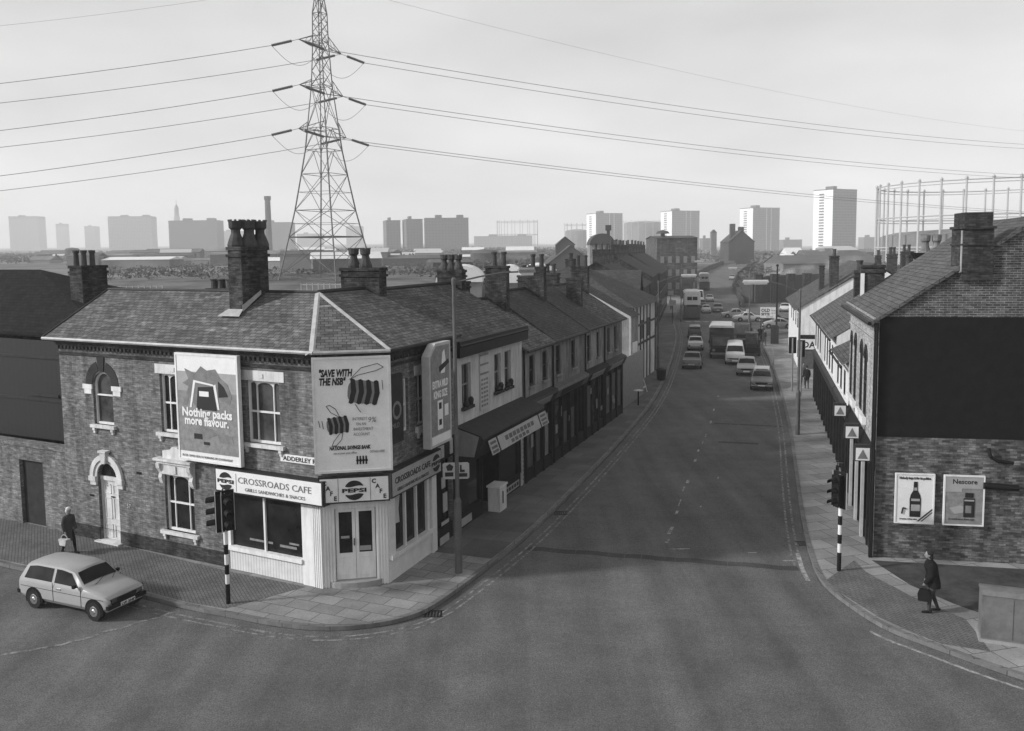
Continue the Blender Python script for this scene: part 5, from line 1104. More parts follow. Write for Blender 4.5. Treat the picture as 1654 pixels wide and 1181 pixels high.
# barrier trestle, bin, post with disc
p = G(1033, 636, .12); t = thing('trestle_barrier', 'white slatted trestle barrier standing on the left pavement past the low shops', 'barrier', p, R(66)); m = MB()
for x in (-1.0, 1.0): m.path([(x, -.3, 0), (x, 0, 1.0), (x, .3, 0)], .035, 5)
m.build('leg', M['stone'], t); m = MB(); m.box(-1.1, 1.1, -.03, .03, .8, .98); m.box(-1.1, 1.1, -.2, -.14, .35, .45); m.build('rail', M['stone'], t)
p = G(1031, 655, .12); t = thing('disc_post', 'short black post carrying a pale disc, in front of the trestle barrier', 'sign', p, 0); m = MB(); m.tube((0, 0, 0), (0, 0, 1.0), .05, 8); m.build('post', M['black'], t); m = MB(); m.lathe([(.3, 0), (.32, .04), (.1, .1)], (0, 0, 1.0), 12); m.build('disc', M['stone'], t)
p = G(1068, 614, .12); t = thing('litter_bin', 'squat black litter bin near the foot of the second left street lamp', 'bin', p, 0); m = MB(); m.lathe([(.28, 0), (.36, .1), (.4, .8), (.3, .85)], (0, 0, 0), 12); m.build('body', M['black'], t); m = MB(); m.lathe([(.42, .8), (.42, .9), (.2, 1.0)], (0, 0, 0), 12); m.build('lid', M['dark'], t)
# pedestrian guard rail at the far left corner
for i in range(2):
    p = G(1083 + 3 * i, 500 + i * 22, .12); t = thing('sign_post', ['thin road sign post with pale plate at the far left corner', 'thin road sign post nearer than the first, on the left pavement'][i], 'sign', p, 0); m = MB(); m.tube((0, 0, 0), (0, 0, 3.2), .06, 6); m.build('post', M['dark'], t); m = MB(); m.box(-.5, .5, -.08, -.05, 2.5, 3.3); m.build('plate', M['papergrey'], t)
def bicycle(label, p, rz):
    t = thing('bicycle', label, 'bicycle', p, rz)
    for x in (-.5, .5): m = MB(); m.ring(x, .34, .30, .335, -.02, .02, 0, 2 * math.pi, 16); m.build('wheel', M['black'], t)
    m = MB(); m.path([(-.5, 0, .34), (-.15, 0, .8), (.35, 0, .85), (.5, 0, .34)], .02, 5); m.path([(-.15, 0, .8), (0, 0, .35), (.35, 0, .8)], .02, 5); m.path([(-.5, 0, .34), (0, 0, .35)], .015, 5); m.build('frame', M['black'], t)
    m = MB(); m.tube((.35, -.22, 1.0), (.35, .22, 1.0), .015, 5); m.tube((.35, 0, .85), (.35, 0, 1.0), .015, 5); m.build('handlebar', M['chrome'], t); m = MB(); m.box(-.3, -.05, -.06, .06, .9, .95); m.tube((-.17, 0, .75), (-.17, 0, .9), .015, 5); m.build('saddle', M['black'], t)
q = alongR(9.8) - nIn * .35; bicycle('black bicycle leaning by the shopfront under the farthest triangle sign', (q.x, q.y, .12), rz_of(dF))

# ------------------------------------------------------------------ cars
def car(name, label, p, rz, L=4.1, Wd=1.62, H=1.4, kind='saloon', paint='carlight', wb=2.45, group='cars on the road', detail=True, sc=1.0, dark_low=False, cat='car'):
    t = thing(name, label, cat, p, rz, group)
    hw = Wd / 2; zb = .86 * H / 1.4; zs = .24; F = L / 2
    if kind == 'saloon': st = [(F, .45, .62, .62), (F - .06, .3, .70, .72), (F - .25, .24, .76, .78), (F - 1.15, .24, zb - .02, zb + .04), (F - 1.75, .24, zb, H - .06), (F - 2.2, .24, zb, H), (F - 2.75, .24, zb, H - .02), (F - 3.35, .24, zb - .01, zb + .08), (-F + .12, .26, zb - .06, zb), (-F, .4, .62, .64)]
    elif kind == 'estate': st = [(F, .42, .60, .62), (F - .05, .3, .68, .70), (F - .14, .26, .72, .76), (F - .95, .24, zb, zb + .05), (F - 1.42, .24, zb, H - .07), (F - 1.9, .24, zb, H), (F - 3.0, .24, zb, H), (-F + .3, .26, zb, H - .08), (-F + .02, .28, zb - .02, zb + .05), (-F, .4, .66, .68)]
    elif kind == 'hatch': st = [(F, .45, .60, .62), (F - .05, .3, .70, .72), (F - .2, .24, .76, .78), (F - 1.05, .24, zb, zb + .04), (F - 1.6, .24, zb, H - .06), (F - 2.1, .24, zb, H), (F - 2.8, .24, zb, H - .02), (-F + .15, .26, zb, zb + .1), (-F + .02, .3, zb - .06, zb), (-F, .42, .66, .7)]
    elif kind == 'beetle': st = [(F, .35, .5, .52), (F - .15, .28, .65, .72), (F - .6, .24, .8, .92), (F - 1.1, .24, zb, 1.0), (F - 1.55, .24, zb, H - .08), (F - 2.0, .24, zb, H), (F - 2.7, .24, zb, H - .12), (F - 3.4, .24, zb - .05, 1.0), (-F + .15, .28, .6, .65), (-F, .4, .45, .48)]
    else: st = [(F, .4, .75, .8), (F - .06, .3, 1.0, 1.02), (F - .3, .24, 1.05, 1.1), (F - .75, .24, 1.1, H - .12), (F - 1.2, .24, 1.1, H), (-F + .15, .24, 1.1, H), (-F + .05, .26, 1.1, H - .08), (-F, .4, 1.05, 1.1)]
    def prof(x):
        for a, b in zip(st, st[1:]):
            if b[0] <= x <= a[0]:
                k = (a[0] - x) / max(a[0] - b[0], 1e-6); return [a[i] + (b[i] - a[i]) * k for i in range(4)]
        return list(st[0] if x > st[0][0] else st[-1])
    def ringp(x):
        _, s, b, tp = prof(x); e = min(1, min(abs(F - x), abs(x + F)) / .35); wq = hw * (.9 + .1 * e ** .5); cab = max(0, min(1, (tp - b) / max(H - b, .01)))
        wt = wq - .05 - .15 * cab
        return [(x, 0, s), (x, wq * .88, s), (x, wq, s + .12), (x, wq, b - .1), (x, wq - .03, b), (x, wt, tp - .05 * (.4 + cab * .6)), (x, wt - .12, tp), (x, 0, tp + .02)]
    xsn = []
    for a, b in zip(st, st[1:]):
        n = max(1, int((a[0] - b[0]) / .35)); xsn += [a[0] + (b[0] - a[0]) * i / n for i in range(n)]
    xsn.append(st[-1][0]); m = MB(); rows = []
    for x in xsn:
        h = ringp(x); rows.append(h + [(q[0], -q[1], q[2]) for q in reversed(h[1:-1])])
    N = len(rows[0]); m.smooth = True
    m.add([q for r in rows for q in r], [(i * N + j, i * N + (j + 1) % N, (i + 1) * N + (j + 1) % N, (i + 1) * N + j) for i in range(len(rows) - 1) for j in range(N)] + [tuple(range(N - 1, -1, -1)), tuple((len(rows) - 1) * N + j for j in range(N))])
    m.smooth = False; body = m.build('body', M[paint], t)
    ms_ = body.modifiers.new('edge', 'EDGE_SPLIT'); ms_.split_angle = R(32)
    def side(x, f, s, o=.006):
        h = ringp(x); a, b = Vector(h[4]), Vector(h[5]); q = a + (b - a) * f; q.y += o; return (q.x, q.y * s, q.z + o)
    cab0 = [a for a in st if a[3] > H - .13]; xf, xr = cab0[0][0], cab0[-1][0]; i0 = st.index(cab0[0]); i1 = st.index(cab0[-1]); xc, xb_ = st[i0 - 1][0], st[i1 + 1][0]
    def sidewin(x0, x1, x2, x3, nm='side_window'):
        for s in (1, -1):
            m = MB(); k = 6; lo = [side(x0 + (x3 - x0) * i / k, .1, s) for i in range(k + 1)]; hi = [side(x1 + (x2 - x1) * i / k, .88, s) for i in range(k + 1)]
            for i in range(k):
                qd = (lo[i], lo[i + 1], hi[i + 1], hi[i]); m.quad(*(qd if s < 0 else qd[::-1]))
            m.build(nm, M['cabin'], t)
    # window shapes follow the pillars
    if kind in ('saloon', 'hatch', 'beetle'):
        mid = (xf + xr) / 2 - .05; sidewin(xc - .22, xf - .06, mid + .05, mid + .05); sidewin(mid - .03, mid - .03, xr + (.0 if kind != 'beetle' else .25), xb_ + .35)
    elif kind == 'estate':
        mid = xf - .78; sidewin(xc - .2, xf - .1, mid + .05, mid + .05); sidewin(mid - .06, mid - .06, xr + .12, xr - .02)
    else: sidewin(xc - .12, xf - .1, xf - .75, xf - .75)
    def topwin(xa, xb2, nm, ins=.1):
        m = MB(); k = 5; rr = []
        for i in range(k + 1):
            x = xa + (xb2 - xa) * i / k; h = ringp(x); w_ = h[6][1] + .06 - .0; z = h[7][2] + .012; rr.append(((x, w_, h[6][2] + .004), (x, 0, z), (x, -w_, h[6][2] + .004)))
        sgn = 1 if xa > xb2 else -1; dx = .012 if nm == 'windscreen' else -.012
        for a, b in zip(rr, rr[1:]):
            for j in (0, 1): q4 = [a[j], a[j + 1], b[j + 1], b[j]]; q4 = [(p_[0] + dx, p_[1], p_[2]) for p_ in q4]; m.quad(*(q4 if (nm != 'windscreen') else q4[::-1]))
        m.build(nm, M['cabin'], t)
    topwin(xc - .08, xf + .06, 'windscreen'); topwin(xb_ + .1, xr - .06, 'rear_window')
    # wheels with dark arches
    ax = wb / 2; off = .05 if kind in ('saloon',) else .1
    for sx in (ax + off, -ax + off):
        for s in (1, -1):
            y0 = s * (hw + .004)
            a_ = MB(); a_.prism([(sx + .36 * math.cos(R(-20) + R(220) * i / 12), .3 + .36 * math.sin(R(-20) + R(220) * i / 12)) for i in range(13)], min(y0, y0 - s * .1), max(y0, y0 - s * .1), 'y'); a_.build('wheel_arch', M['black'], t)
            w_ = MB(); w_.tube((sx, y0 - s * .17, .285), (sx, y0 + s * .012, .285), .285, 18); wl_ = w_.build('wheel', M['rubber'], t)
            h_ = MB(); h_.tube((sx, y0, .285), (sx, y0 + s * .02, .285), .17, 14, .15); h_.tube((sx, y0 + s * .02, .285), (sx, y0 + s * .045, .285), .08, 10, .05); h_.build('hub_cap', M['chrome'] if detail else M['grey'], wl_)
    m = MB(); zc = .44
    for s, nm in ((1, 'front_bumper'), (-1, 'rear_bumper')):
        m = MB(); m.box(*(sorted((s * (F - .06), s * (F + .05)))), -hw + .03, hw - .03, zc - .06, zc + .05); m.build(nm, M['chrome' if not detail or kind == 'saloon' else 'black'], t)
    m = MB(); m.box(F - .05, F + .012, -hw + .16, hw - .16, .54, .66); m.build('grille', M['black'], t)
    for s in (1, -1):
        m = MB(); m.box(F - .04, F + .02, s * (hw - .28) - .1, s * (hw - .28) + .1, .545, .655); m.build('headlight', M['chrome'], t)
        m = MB(); m.box(-F - .012, -F + .05, s * (hw - .2) - .09, s * (hw - .2) + .09, .52, .64); m.build('tail_light', M['dark2'], t)
    m = MB(); m.box(F + .05, F + .06, -.26, .26, .38, .48); m.build('number_plate', M['paper'], t)
    m = MB(); m.box(-F - .06, -F - .05, -.26, .26, .42, .52); m.build('number_plate', M['papergrey'], t)
    return t
fw = G(152, 1003); rw = G(56, 982); dd_ = Vector((fw.x - rw.x, fw.y - rw.y, 0)); rzc = math.atan2(dd_.y, dd_.x); dd_.normalize(); nl = Vector((-dd_.y, dd_.x, 0))
cc = (fw + rw) / 2 + nl * .72 - dd_ * .08
big = car('parked_estate_car', 'pale small estate car at the kerb beside the woman with a basket', (cc.x, cc.y, 0), rzc, L=3.72, Wd=1.46, H=1.38, kind='estate', paint='carlight', wb=2.5, group=None)
# fittings of the near car
m = MB(); m.box(1.865, 1.88, -.55, .55, .5, .66); m.build('grille_panel', M['black'], big)
m = MB(); m.text('LVP 354P', -.24, .39, .1, 0, bold=.004, w=.48)
m2 = MB(Matrix.Translation((1.925, 0, 0)) @ Matrix.Rotation(R(90), 4, 'Z')); m2.text('LVP 354P', -.24, .39, .1, 0, bold=.004, w=.48); m2.build('lettering', M['ink'], big)
m = MB()
for s in (1, -1): m.box(-1.7, 1.75, s * .735 - .004, s * .735 + .004, .655, .665)
m.build('side_moulding', M['dark'], big)
for s in (1, -1):
    m = MB(); m.box(.62, .7, s * .74, s * .84, .9, .99); m.build('door_mirror', M['black'], big); m = MB(); m.box(-.15, .02, s * .735 - .02, s * .735 + .02, .74, .77); m.build('door_handle', M['chrome'], big)
for s_ in (1, -1):
    for xx in (.84, -.32): m = MB(); m.box(xx - .006, xx + .006, s_ * .732 - .006, s_ * .732 + .006, .33, .9); m.build('door_seam', M['black'], big)
m = MB(); m.box(1.0, 1.62, -.004, .004, .83, .86) if False else m.box(1.86, 1.882, -.62, .62, .66, .68); m.build('bonnet_edge', M['chrome'], big)
m = MB(); m.tube((.98, -.3, .9), (.78, .25, 1.02), .008, 4); m.tube((.98, .3, .9), (.78, .62, 1.0), .008, 4); m.build('wiper', M['black'], big)

def rdir(Y): X = road_x(Y + 2) - road_x(Y - 2); return math.atan2(4, X)
def pc_(px, py): q = G(px, py); return (q.x, q.y, T(q.x, q.y) + .0)
def oncoming(p, d=1.9): a = rdir(p[1]); return (p[0] + math.cos(a) * d, p[1] + math.sin(a) * d, p[2])
p = oncoming(G(1230, 632)); car('oncoming_car', 'nearest oncoming car, grey with dark grille and pale roof rack', p, rdir(p[1]) + math.pi, kind='hatch', paint='carmid', detail=False, L=3.9)
p0 = p; m = MB(Matrix.Translation((p[0], p[1], 0)) @ Matrix.Rotation(rdir(p[1]) + math.pi, 4, 'Z')); 
t = thing('roof_load', 'pale slatted load tied on the roof of the nearest oncoming car', 'luggage', (p[0], p[1], 1.42), rdir(p[1]) + math.pi); m = MB()
for i in range(6): m.box(-1.1 + i * .28, -.95 + i * .28, -.55, .55, .06, .12)
m.box(-1.15, .6, -.5, -.44, 0, .06); m.box(-1.15, .6, .44, .5, 0, .06); m.build('slats', M['lightgrey'], t)
p = oncoming(G(1205, 608)); car('oncoming_car', 'pale rounded saloon, second in the oncoming queue', p, rdir(p[1]) + math.pi, kind='saloon', paint='carlight', detail=False)
p = oncoming(G(1187, 590)); car('oncoming_van', 'pale van with broad windscreen, third in the oncoming queue', p, rdir(p[1]) + math.pi, kind='van', paint='carwhite', detail=False, L=4.2, Wd=1.75, H=1.95, cat='van')
def away(p, d=1.9): return oncoming(p, d)
p = away(G(1117, 597)); car('saloon_car', 'nearest car driving away, silver saloon with dark lower tail', p, rdir(p[1]), kind='saloon', paint='carmid', detail=False, Wd=1.7)
p = away(G(1123, 567)); car('saloon_car', 'white saloon driving away behind a dark estate', p, rdir(p[1]), kind='saloon', paint='carwhite', detail=False)
p = away(G(1122, 547)); car('estate_car', 'dark estate driving away towards the road markings', p, rdir(p[1]), kind='estate', paint='cardark', detail=False, L=4.3, H=1.5)
p = G(1187, 513); car('crossing_car', 'silver car turning side-on across the far junction', (p.x, p.y, 0), R(176), kind='saloon', paint='carlight', detail=False, L=4.3)
p = away(G(1141, 507)); car('small_car', 'small white car right of the rear double-deck bus', p, rdir(p[1]), kind='hatch', paint='carwhite', detail=False, L=3.4, Wd=1.45)
p = away(G(1160, 505)); car('saloon_car', 'grey saloon facing the far junction, right of the small white car', p, rdir(p[1]) + math.pi, kind='saloon', paint='carmid', detail=False)
p = away(G(1146, 488)); car('saloon_car', 'white-roofed saloon waiting beyond the small white car', p, rdir(p[1]), kind='saloon', paint='carwhite', detail=False)
p = away(G(1133, 497)); car('saloon_car', 'dark car squeezed between the two queues of traffic', p, rdir(p[1]), kind='saloon', paint='cardark', detail=False)
p = away(G(1129, 489)); car('white_van', 'tall pale van just ahead of the rear double-deck bus', p, rdir(p[1]), kind='van', paint='carwhite', detail=False, L=4.6, Wd=1.9, H=2.4, cat='van')
for (px, py, Y, pt, lab) in ((1183, 444, 250, 'carlight', 'pale car climbing the far rise, left one of two'), (1198, 441, 256, 'carmid', 'pale car coming down the far rise, right one of two')):
    q = D(px, py, Y); car('far_car', lab, (q.x, q.y, T(q.x, q.y) + .05), rdir(Y), kind='saloon', paint=pt, detail=False)
p = G(1219, 519); car('patrol_car', 'white car with a roof sign and dark side stripe in the right side road', (p.x - 1, p.y, 0), R(-8), kind='saloon', paint='carwhite', detail=False, L=4.4)
t = thing('roof_sign', 'small pale sign box on the roof of the white car in the side road', 'sign', (p.x - 1, p.y, 1.4), R(-8)); m = MB(); m.box(-.2, .2, -.5, .5, .02, .3); m.build('box', M['lightgrey'], t); m = MB(); m.box(-.18, .18, -.48, .48, 0, .02); m.build('bracket', M['black'], t)
p = G(1257, 530); car('rounded_car', 'pale round-backed small car beneath the white site board', (p.x, p.y, 0), R(172), kind='beetle', paint='carlight', detail=False, L=4.0)
p = G(1238, 522); car('dark_car', 'dark car mostly hidden behind the white site board', (p.x + 1, p.y, 0), R(10), kind='saloon', paint='cardark', detail=False)
p = G(1268, 503); car('parked_car', 'pale car parked at the far end of the side road', (p.x, p.y, 0), R(70), kind='saloon', paint='carwhite', detail=False)

def wheels_(t, xs_, hw, r=.48, w=.3):
    for x in xs_:
        for s in (1, -1): m = MB(); m.tube((x, s * (hw - w), r), (x, s * hw, r), r, 14); o = m.build('wheel', M['rubber'], t); m = MB(); m.tube((x, s * hw, r), (x, s * (hw + .02), r), r * .5, 10); m.build('hub', M['grey'], o)
def bus(label, p, rz, up='cream', low='dark2', top='stone', L=9.6):
    t = thing('double_deck_bus', label, 'bus', p, rz, 'double-deck buses in the queue'); hw = 1.22; H = 4.3
    def sec(z0, z1, mat, nm, ins=0):
        m = MB(); m.prism([(-L / 2 + ins, -hw + .1 + ins), (-L / 2 + .1 + ins, -hw + ins), (L / 2 - .1 - ins, -hw + ins), (L / 2 - ins, -hw + .1 + ins), (L / 2 - ins, hw - .1 - ins), (L / 2 - .1 - ins, hw - ins), (-L / 2 + .1 + ins, hw - ins), (-L / 2 + ins, hw - .1 - ins)], z0, z1, 'z'); return m.build(nm, M[mat], t)
    sec(.35, 2.25, low, 'lower_body'); sec(2.25, 4.05, up, 'upper_body'); sec(4.05, 4.2, top, 'roof', .12); sec(4.2, 4.28, top, 'roof_crown', .35)
    for s in (1, -1):
        for z0, z1 in ((1.3, 1.95), (2.95, 3.6)): m = MB(); m.box(-L / 2 + .6, L / 2 - .4, *(sorted((s * hw, s * (hw + .012)))), z0, z1); m.build('side_windows', M['glass'], t)
    m = MB(); m.box(-L / 2 - .015, -L / 2 - .001, -.75, -.05, 2.98, 3.5); m.box(-L / 2 - .015, -L / 2 - .001, .05, .75, 2.98, 3.5); m.build('rear_window', M['glass'], t)
    m = MB(); m.box(-L / 2 - .015, -L / 2 - .001, -.8, .8, 2.0, 2.3); m.build('rear_panel', M['black'], t); m = MB(); m.box(L / 2 + .001, L / 2 + .015, -1, 1, 1.3, 2.1); m.box(L / 2 + .001, L / 2 + .015, -1, 1, 2.9, 3.6); m.build('windscreen', M['glass'], t)
    wheels_(t, (L / 2 - 2.2, -L / 2 + 2.2), hw); return t
p = oncoming(G(1118, 517), 4.8); bus('white-topped double-deck bus with dark lower deck, rear of the queue', p, rdir(p[1]))
q = G(1138, 473); q = (q.x, q.y, 0); p = oncoming(q, 4.8); p = (p[0], p[1], T(p[0], p[1]) - .1); bus('pale double-deck bus farther up the road, ahead and right of the rear bus', p, rdir(p[1]), 'lightgrey', 'dark')
q = G(1116, 484); p = oncoming(q, 4.8); bus('dark double-deck bus at the left kerb beyond the rear bus', (p[0] - 1, p[1], 0), rdir(p[1]), 'dark', 'black', 'dark')
def lorry(label, p, rz, L=6.5, body='clothmid', H=3.15, box=True, cab='dark', top='lightgrey'):
    t = thing('lorry', label, 'lorry', p, rz, 'lorries in the oncoming queue'); hw = 1.18; F = L / 2
    m = MB(); m.prism([(F, .5), (F + .0, 1.25), (F - .25, 2.2), (F - .5, 2.3), (F - 1.6, 2.3), (F - 1.6, .5)], -.95, .95, 'y'); cb = m.build('cab', M[cab], t)
    m = MB(); m.prism([(F + .01, 1.3), (F - .225, 2.12), (F - .235, 2.12), (F, 1.3)], -.8, .8, 'y'); m.build('windscreen', M['glass2'], cb)
    for s in (1, -1): m = MB(); m.box(F - 1.2, F - .4, *(sorted((s * .95, s * .96))), 1.35, 2.05); m.build('side_window', M['glass'], cb); m = MB(); m.box(F + .002, F + .03, s * .7 - .12, s * .7 + .12, .75, .95); m.build('headlight', M['chrome'], cb); m = MB(); m.box(F - .2, F - .1, *(sorted((s * 1.05, s * 1.2))), 1.5, 1.8); m.build('mirror', M['black'], cb)
    m = MB(); m.box(F + .002, F + .08, -1.0, 1.0, .45, .62); m.build('bumper', M['grey'], t); m = MB(); m.box(F + .001, F + .02, -.5, .5, .72, 1.1); m.build('grille', M['black'], cb)
    m = MB(); m.box(-F, F - 1.7, -.4, .4, .6, .85); m.build('chassis', M['black'], t)
    if box:
        m = MB(); m.box(-F, F - 1.7, -hw, hw, .9, H - .2); m.build('body', M[body], t); m = MB(); m.prism([(-hw - .03, H - .2), (hw + .03, H - .2), (hw - .2, H), (-hw + .2, H + .02)], -F - .03, F - 1.0, 'x'); m.build('body_roof', M[top], t)
    else: m = MB(); m.box(-F, F - 1.7, -hw, hw, .9, 1.15); m.box(F - 1.75, F - 1.68, -hw, hw, 1.15, 2.35); m.build('flatbed', M[body], t)
    wheels_(t, (F - .9, -F + 1.3), 1.1, .45, .25); return t
p = oncoming(G(1168, 580), 3.2); lorry('box lorry with dark cab and pale rounded roof, in the oncoming queue', (p[0] - .2, p[1], 0), rdir(p[1]) + math.pi)
p = oncoming(G(1197, 556), 3.2); lorry('flatbed lorry with dark cab between the box lorry and the tractor', (p[0], p[1], 0), rdir(p[1]) + math.pi, box=False, cab='dark2')
# tractor
p = oncoming(G(1214, 575), 1.5); t = thing('tractor', 'dark tractor with glazed cab at the right kerb, behind the pale saloon', 'tractor', (p[0], p[1], 0), rdir(p[1]) + math.pi)
m = MB(); m.box(.2, 1.6, -.35, .35, .6, 1.25); m.box(-.9, .2, -.45, .45, .6, 1.1); m.build('bonnet', M['dark'], t); m = MB()
for (x, y) in ((.2, .6), (.2, -.6), (-.9, .6), (-.9, -.6)): m.tube((x, y, 1.0), (x * .9, y * .85, 2.1), .04, 5)
m.box(-.95, .3, -.65, .65, 2.1, 2.2); m.build('cab', M['dark2'], t); m = MB(); m.box(.2, .215, -.5, .5, 1.2, 2.05); m.build('windscreen', M['glass2'], t)
for (x, r, w_) in ((-.6, .7, .35), (1.3, .42, .2)):
    for s in (1, -1): m = MB(); m.tube((x, s * (.85 - w_), r), (x, s * .85, r), r, 16); o = m.build('wheel', M['rubber'], t); m = MB(); m.tube((x, s * .85, r), (x, s * .87, r), r * .5, 10); m.build('hub', M['grey'], o)
m = MB(); m.box(1.6, 1.9, -.8, .8, .3, .9); m.build('front_bucket', M['black'], t)

# ------------------------------------------------------------------ people
def tubes(m, pts, radii, seg=10, flat=1.0):
    """tapering limb through joints, rounded at both ends"""
    P_ = [Vector(p) for p in pts]
    for (a, ra), (b, rb) in zip(zip(P_, radii), zip(P_[1:], radii[1:])):
        m.tube(a, b, ra, seg, rb)
    for p, r in zip(P_, radii): ball(m, p, (r, r, r))
def ball(m, c, r, seg=10, rings=6):
    vs = [(c[0], c[1], c[2] - r[2])]
    for j in range(1, rings):
        t = -math.pi / 2 + math.pi * j / rings
        for i in range(seg): a = 2 * math.pi * i / seg; vs.append((c[0] + r[0] * math.cos(t) * math.cos(a), c[1] + r[1] * math.cos(t) * math.sin(a), c[2] + r[2] * math.sin(t)))
    vs.append((c[0], c[1], c[2] + r[2])); n = len(vs) - 1
    fs = [(0, 1 + (i + 1) % seg, 1 + i) for i in range(seg)]
    for j in range(rings - 2): fs += [(1 + j * seg + i, 1 + j * seg + (i + 1) % seg, 1 + (j + 1) * seg + (i + 1) % seg, 1 + (j + 1) * seg + i) for i in range(seg)]
    fs += [(1 + (rings - 2) * seg + i, 1 + (rings - 2) * seg + (i + 1) % seg, n) for i in range(seg)]
    m.add(vs, fs)
def trunk(m, rings, seg=16):
    """stack of level ellipses (x, z, depth radius, width radius)"""
    vs = []
    for (x, z, rx, ry) in rings:
        for i in range(seg): a = 2 * math.pi * i / seg; vs.append((x + rx * math.cos(a), ry * math.sin(a), z))
    n = len(rings); fs = [(j * seg + i, j * seg + (i + 1) % seg, (j + 1) * seg + (i + 1) % seg, (j + 1) * seg + i) for j in range(n - 1) for i in range(seg)]
    m.add(vs, fs + [tuple(range(seg - 1, -1, -1)), tuple((n - 1) * seg + i for i in range(seg))])
def melt(m, voxel, name, mats, parent, rule=None):
    """one continuous skin over overlapping volumes"""
    me = bpy.data.meshes.new('b'); me.from_pydata(m.v, [], m.f); o = bpy.data.objects.new('b', me); COL.objects.link(o)
    r_ = o.modifiers.new('r', 'REMESH'); r_.mode = 'VOXEL'; r_.voxel_size = voxel; r_.use_smooth_shade = True
    sm_ = o.modifiers.new('s', 'SMOOTH'); sm_.iterations = 2; sm_.factor = .4
    out = bpy.data.meshes.new_from_object(o.evaluated_get(bpy.context.evaluated_depsgraph_get())); bpy.data.objects.remove(o); bpy.data.meshes.remove(me)
    k = MB(); k.smooth = True; k.add([tuple(v.co) for v in out.vertices], [tuple(p.vertices) for p in out.polygons]); bpy.data.meshes.remove(out)
    if rule:
        for q, f in enumerate(k.f): k.mi[q] = rule(sum((k.v[i] for i in f), Vector()) / len(f))
    return k.build(name, [M[x] for x in mats], parent)
def person(label, loc, rz, h=1.75, stride=.25, legs='cloth', coat='coatdark', hair='hairdark', skirt=False, armL=(.05, 0), armR=(-.05, 0), lean=.03, hood=False, group=None, hands=True, bulk=1.0, hem=.74):
    """faces +x; +y is its left"""
    t = thing('person', label, 'person', loc, rz, group); k = h / 1.75; m = MB(Matrix.Scale(k, 4)); L3 = lean * 3; vx = .009 if hands else .03
    # trunk, neck, head
    trunk(m, [(0, .86, .09, .15), (0, .95, .105, .165), (lean, 1.12, .095, .14), (lean * 2, 1.3, .115, .175), (lean * 2.2, 1.42, .10, .19), (lean * 2.4, 1.47, .06, .09), (lean * 2.6, 1.53, .052, .055), (L3, 1.57, .052, .052)])
    hx, hz = L3 + .02, 1.645
    ball(m, (hx, 0, hz + .012), (.098, .076, .1), 14, 10); ball(m, (hx + .03, 0, hz - .055), (.062, .052, .055), 12, 8)
    tubes(m, [(hx + .085, 0, hz + .012), (hx + .112, 0, hz - .022)], [.011, .016], 6)
    for sd in (1, -1): ball(m, (hx - .005, sd * .078, hz - .005), (.02, .01, .03), 8, 6)
    # legs and feet
    for sd, fx, kx, lift in ((1, stride, stride * .62 + .03, 0), (-1, -stride, -stride * .3 + .05, .02)):
        tubes(m, [(0, sd * .09, .9), (kx, sd * .095, .49), (fx, sd * .09, .1 + lift)], [.098, .066, .045]); 
        tubes(m, [(fx - .05, sd * .09, .045 + lift), (fx + .07, sd * .1, .038 + lift), (fx + .16, sd * .11, .033)], [.04, .04, .032], 8)
    arms = []
    for sd, a in ((1, armL), (-1, armR)):
        pts = [(lean * 2.2, sd * (.165 if skirt else .185), 1.375), (lean * 2 + a[0] * .35 - .02, sd * .225, 1.13), (lean * 2 + a[0] + .06, sd * (.215 + a[1]), .9)]
        arms.append((sd, pts)); tubes(m, pts, [.056, .043, .03])
        w = Vector(pts[2]); d = (w - Vector(pts[1])).normalized(); pm_ = w + d * .055; ball(m, pm_, (.042, .02, .045), 8, 6)
        if hands:
            for j, (ox, ln) in enumerate(((.03, .07), (.011, .082), (-.009, .077), (-.028, .06))):
                b = pm_ + Vector((ox, 0, 0)) + d * .03; tubes(m, [b, b + d * ln * .5 + Vector((0, -sd * .006, 0)), b + d * ln + Vector((0, -sd * .022, 0))], [.0105, .0098, .0085], 6)
            tubes(m, [w + Vector((.03, 0, -.01)), w + Vector((.058, -sd * .012, -.05)), w + Vector((.06, -sd * .02, -.085))], [.0135, .012, .01], 6)
    melt(m, vx, 'body', ['skin', legs, 'coatdark'], t, lambda c: 2 if c.z < .085 * k else (1 if c.z < .9 * k and abs(c.y) < .19 * k else 0))
    # coat with sleeves, one garment
    c_ = MB(Matrix.Scale(k, 4)); B = bulk
    hm = .5 if skirt else hem; flare = 1.5 if skirt else 1.05
    trunk(c_, [(0, hm, .135 * B * flare, .185 * B * flare), (0, .9, .13 * B, .18 * B), (lean, 1.12, .125 * B, .17 * B), (lean * 2, 1.3, .14 * B, .195 * B), (lean * 2.2, 1.41, .12 * B, .2 * B), (lean * 2.4, 1.475, .085, .12), (lean * 2.5, 1.53 if hood else 1.5, .07, .075)])
    for sd, pts in arms: q = [Vector(p) for p in pts]; q[2] = q[1].lerp(q[2], .93); tubes(c_, [q[0], q[1], q[2]], [.082 * B, .066 * B, .052 * B])
    melt(c_, .018 if hands else .035, 'coat', [coat], t)
    hr = MB(Matrix.Scale(k, 4)); ball(hr, (hx - .022, 0, hz + .035), (.1, .09, .095), 14, 10)
    if hood: ball(hr, (hx - .05, 0, hz - .05), (.07, .085, .09), 12, 8)
    elif hair == 'hairw': ball(hr, (hx - .045, 0, hz - .03), (.085, .105, .1), 12, 8); ball(hr, (hx - .01, 0, hz + .06), (.1, .1, .075), 12, 8)
    melt(hr, .012 if hands else .03, 'hair', [hair], t)
    f = MB(Matrix.Scale(k, 4))
    for sd in (1, -1): ball(f, (hx + .085, sd * .03, hz + .01), (.008, .013, .007), 6, 4)
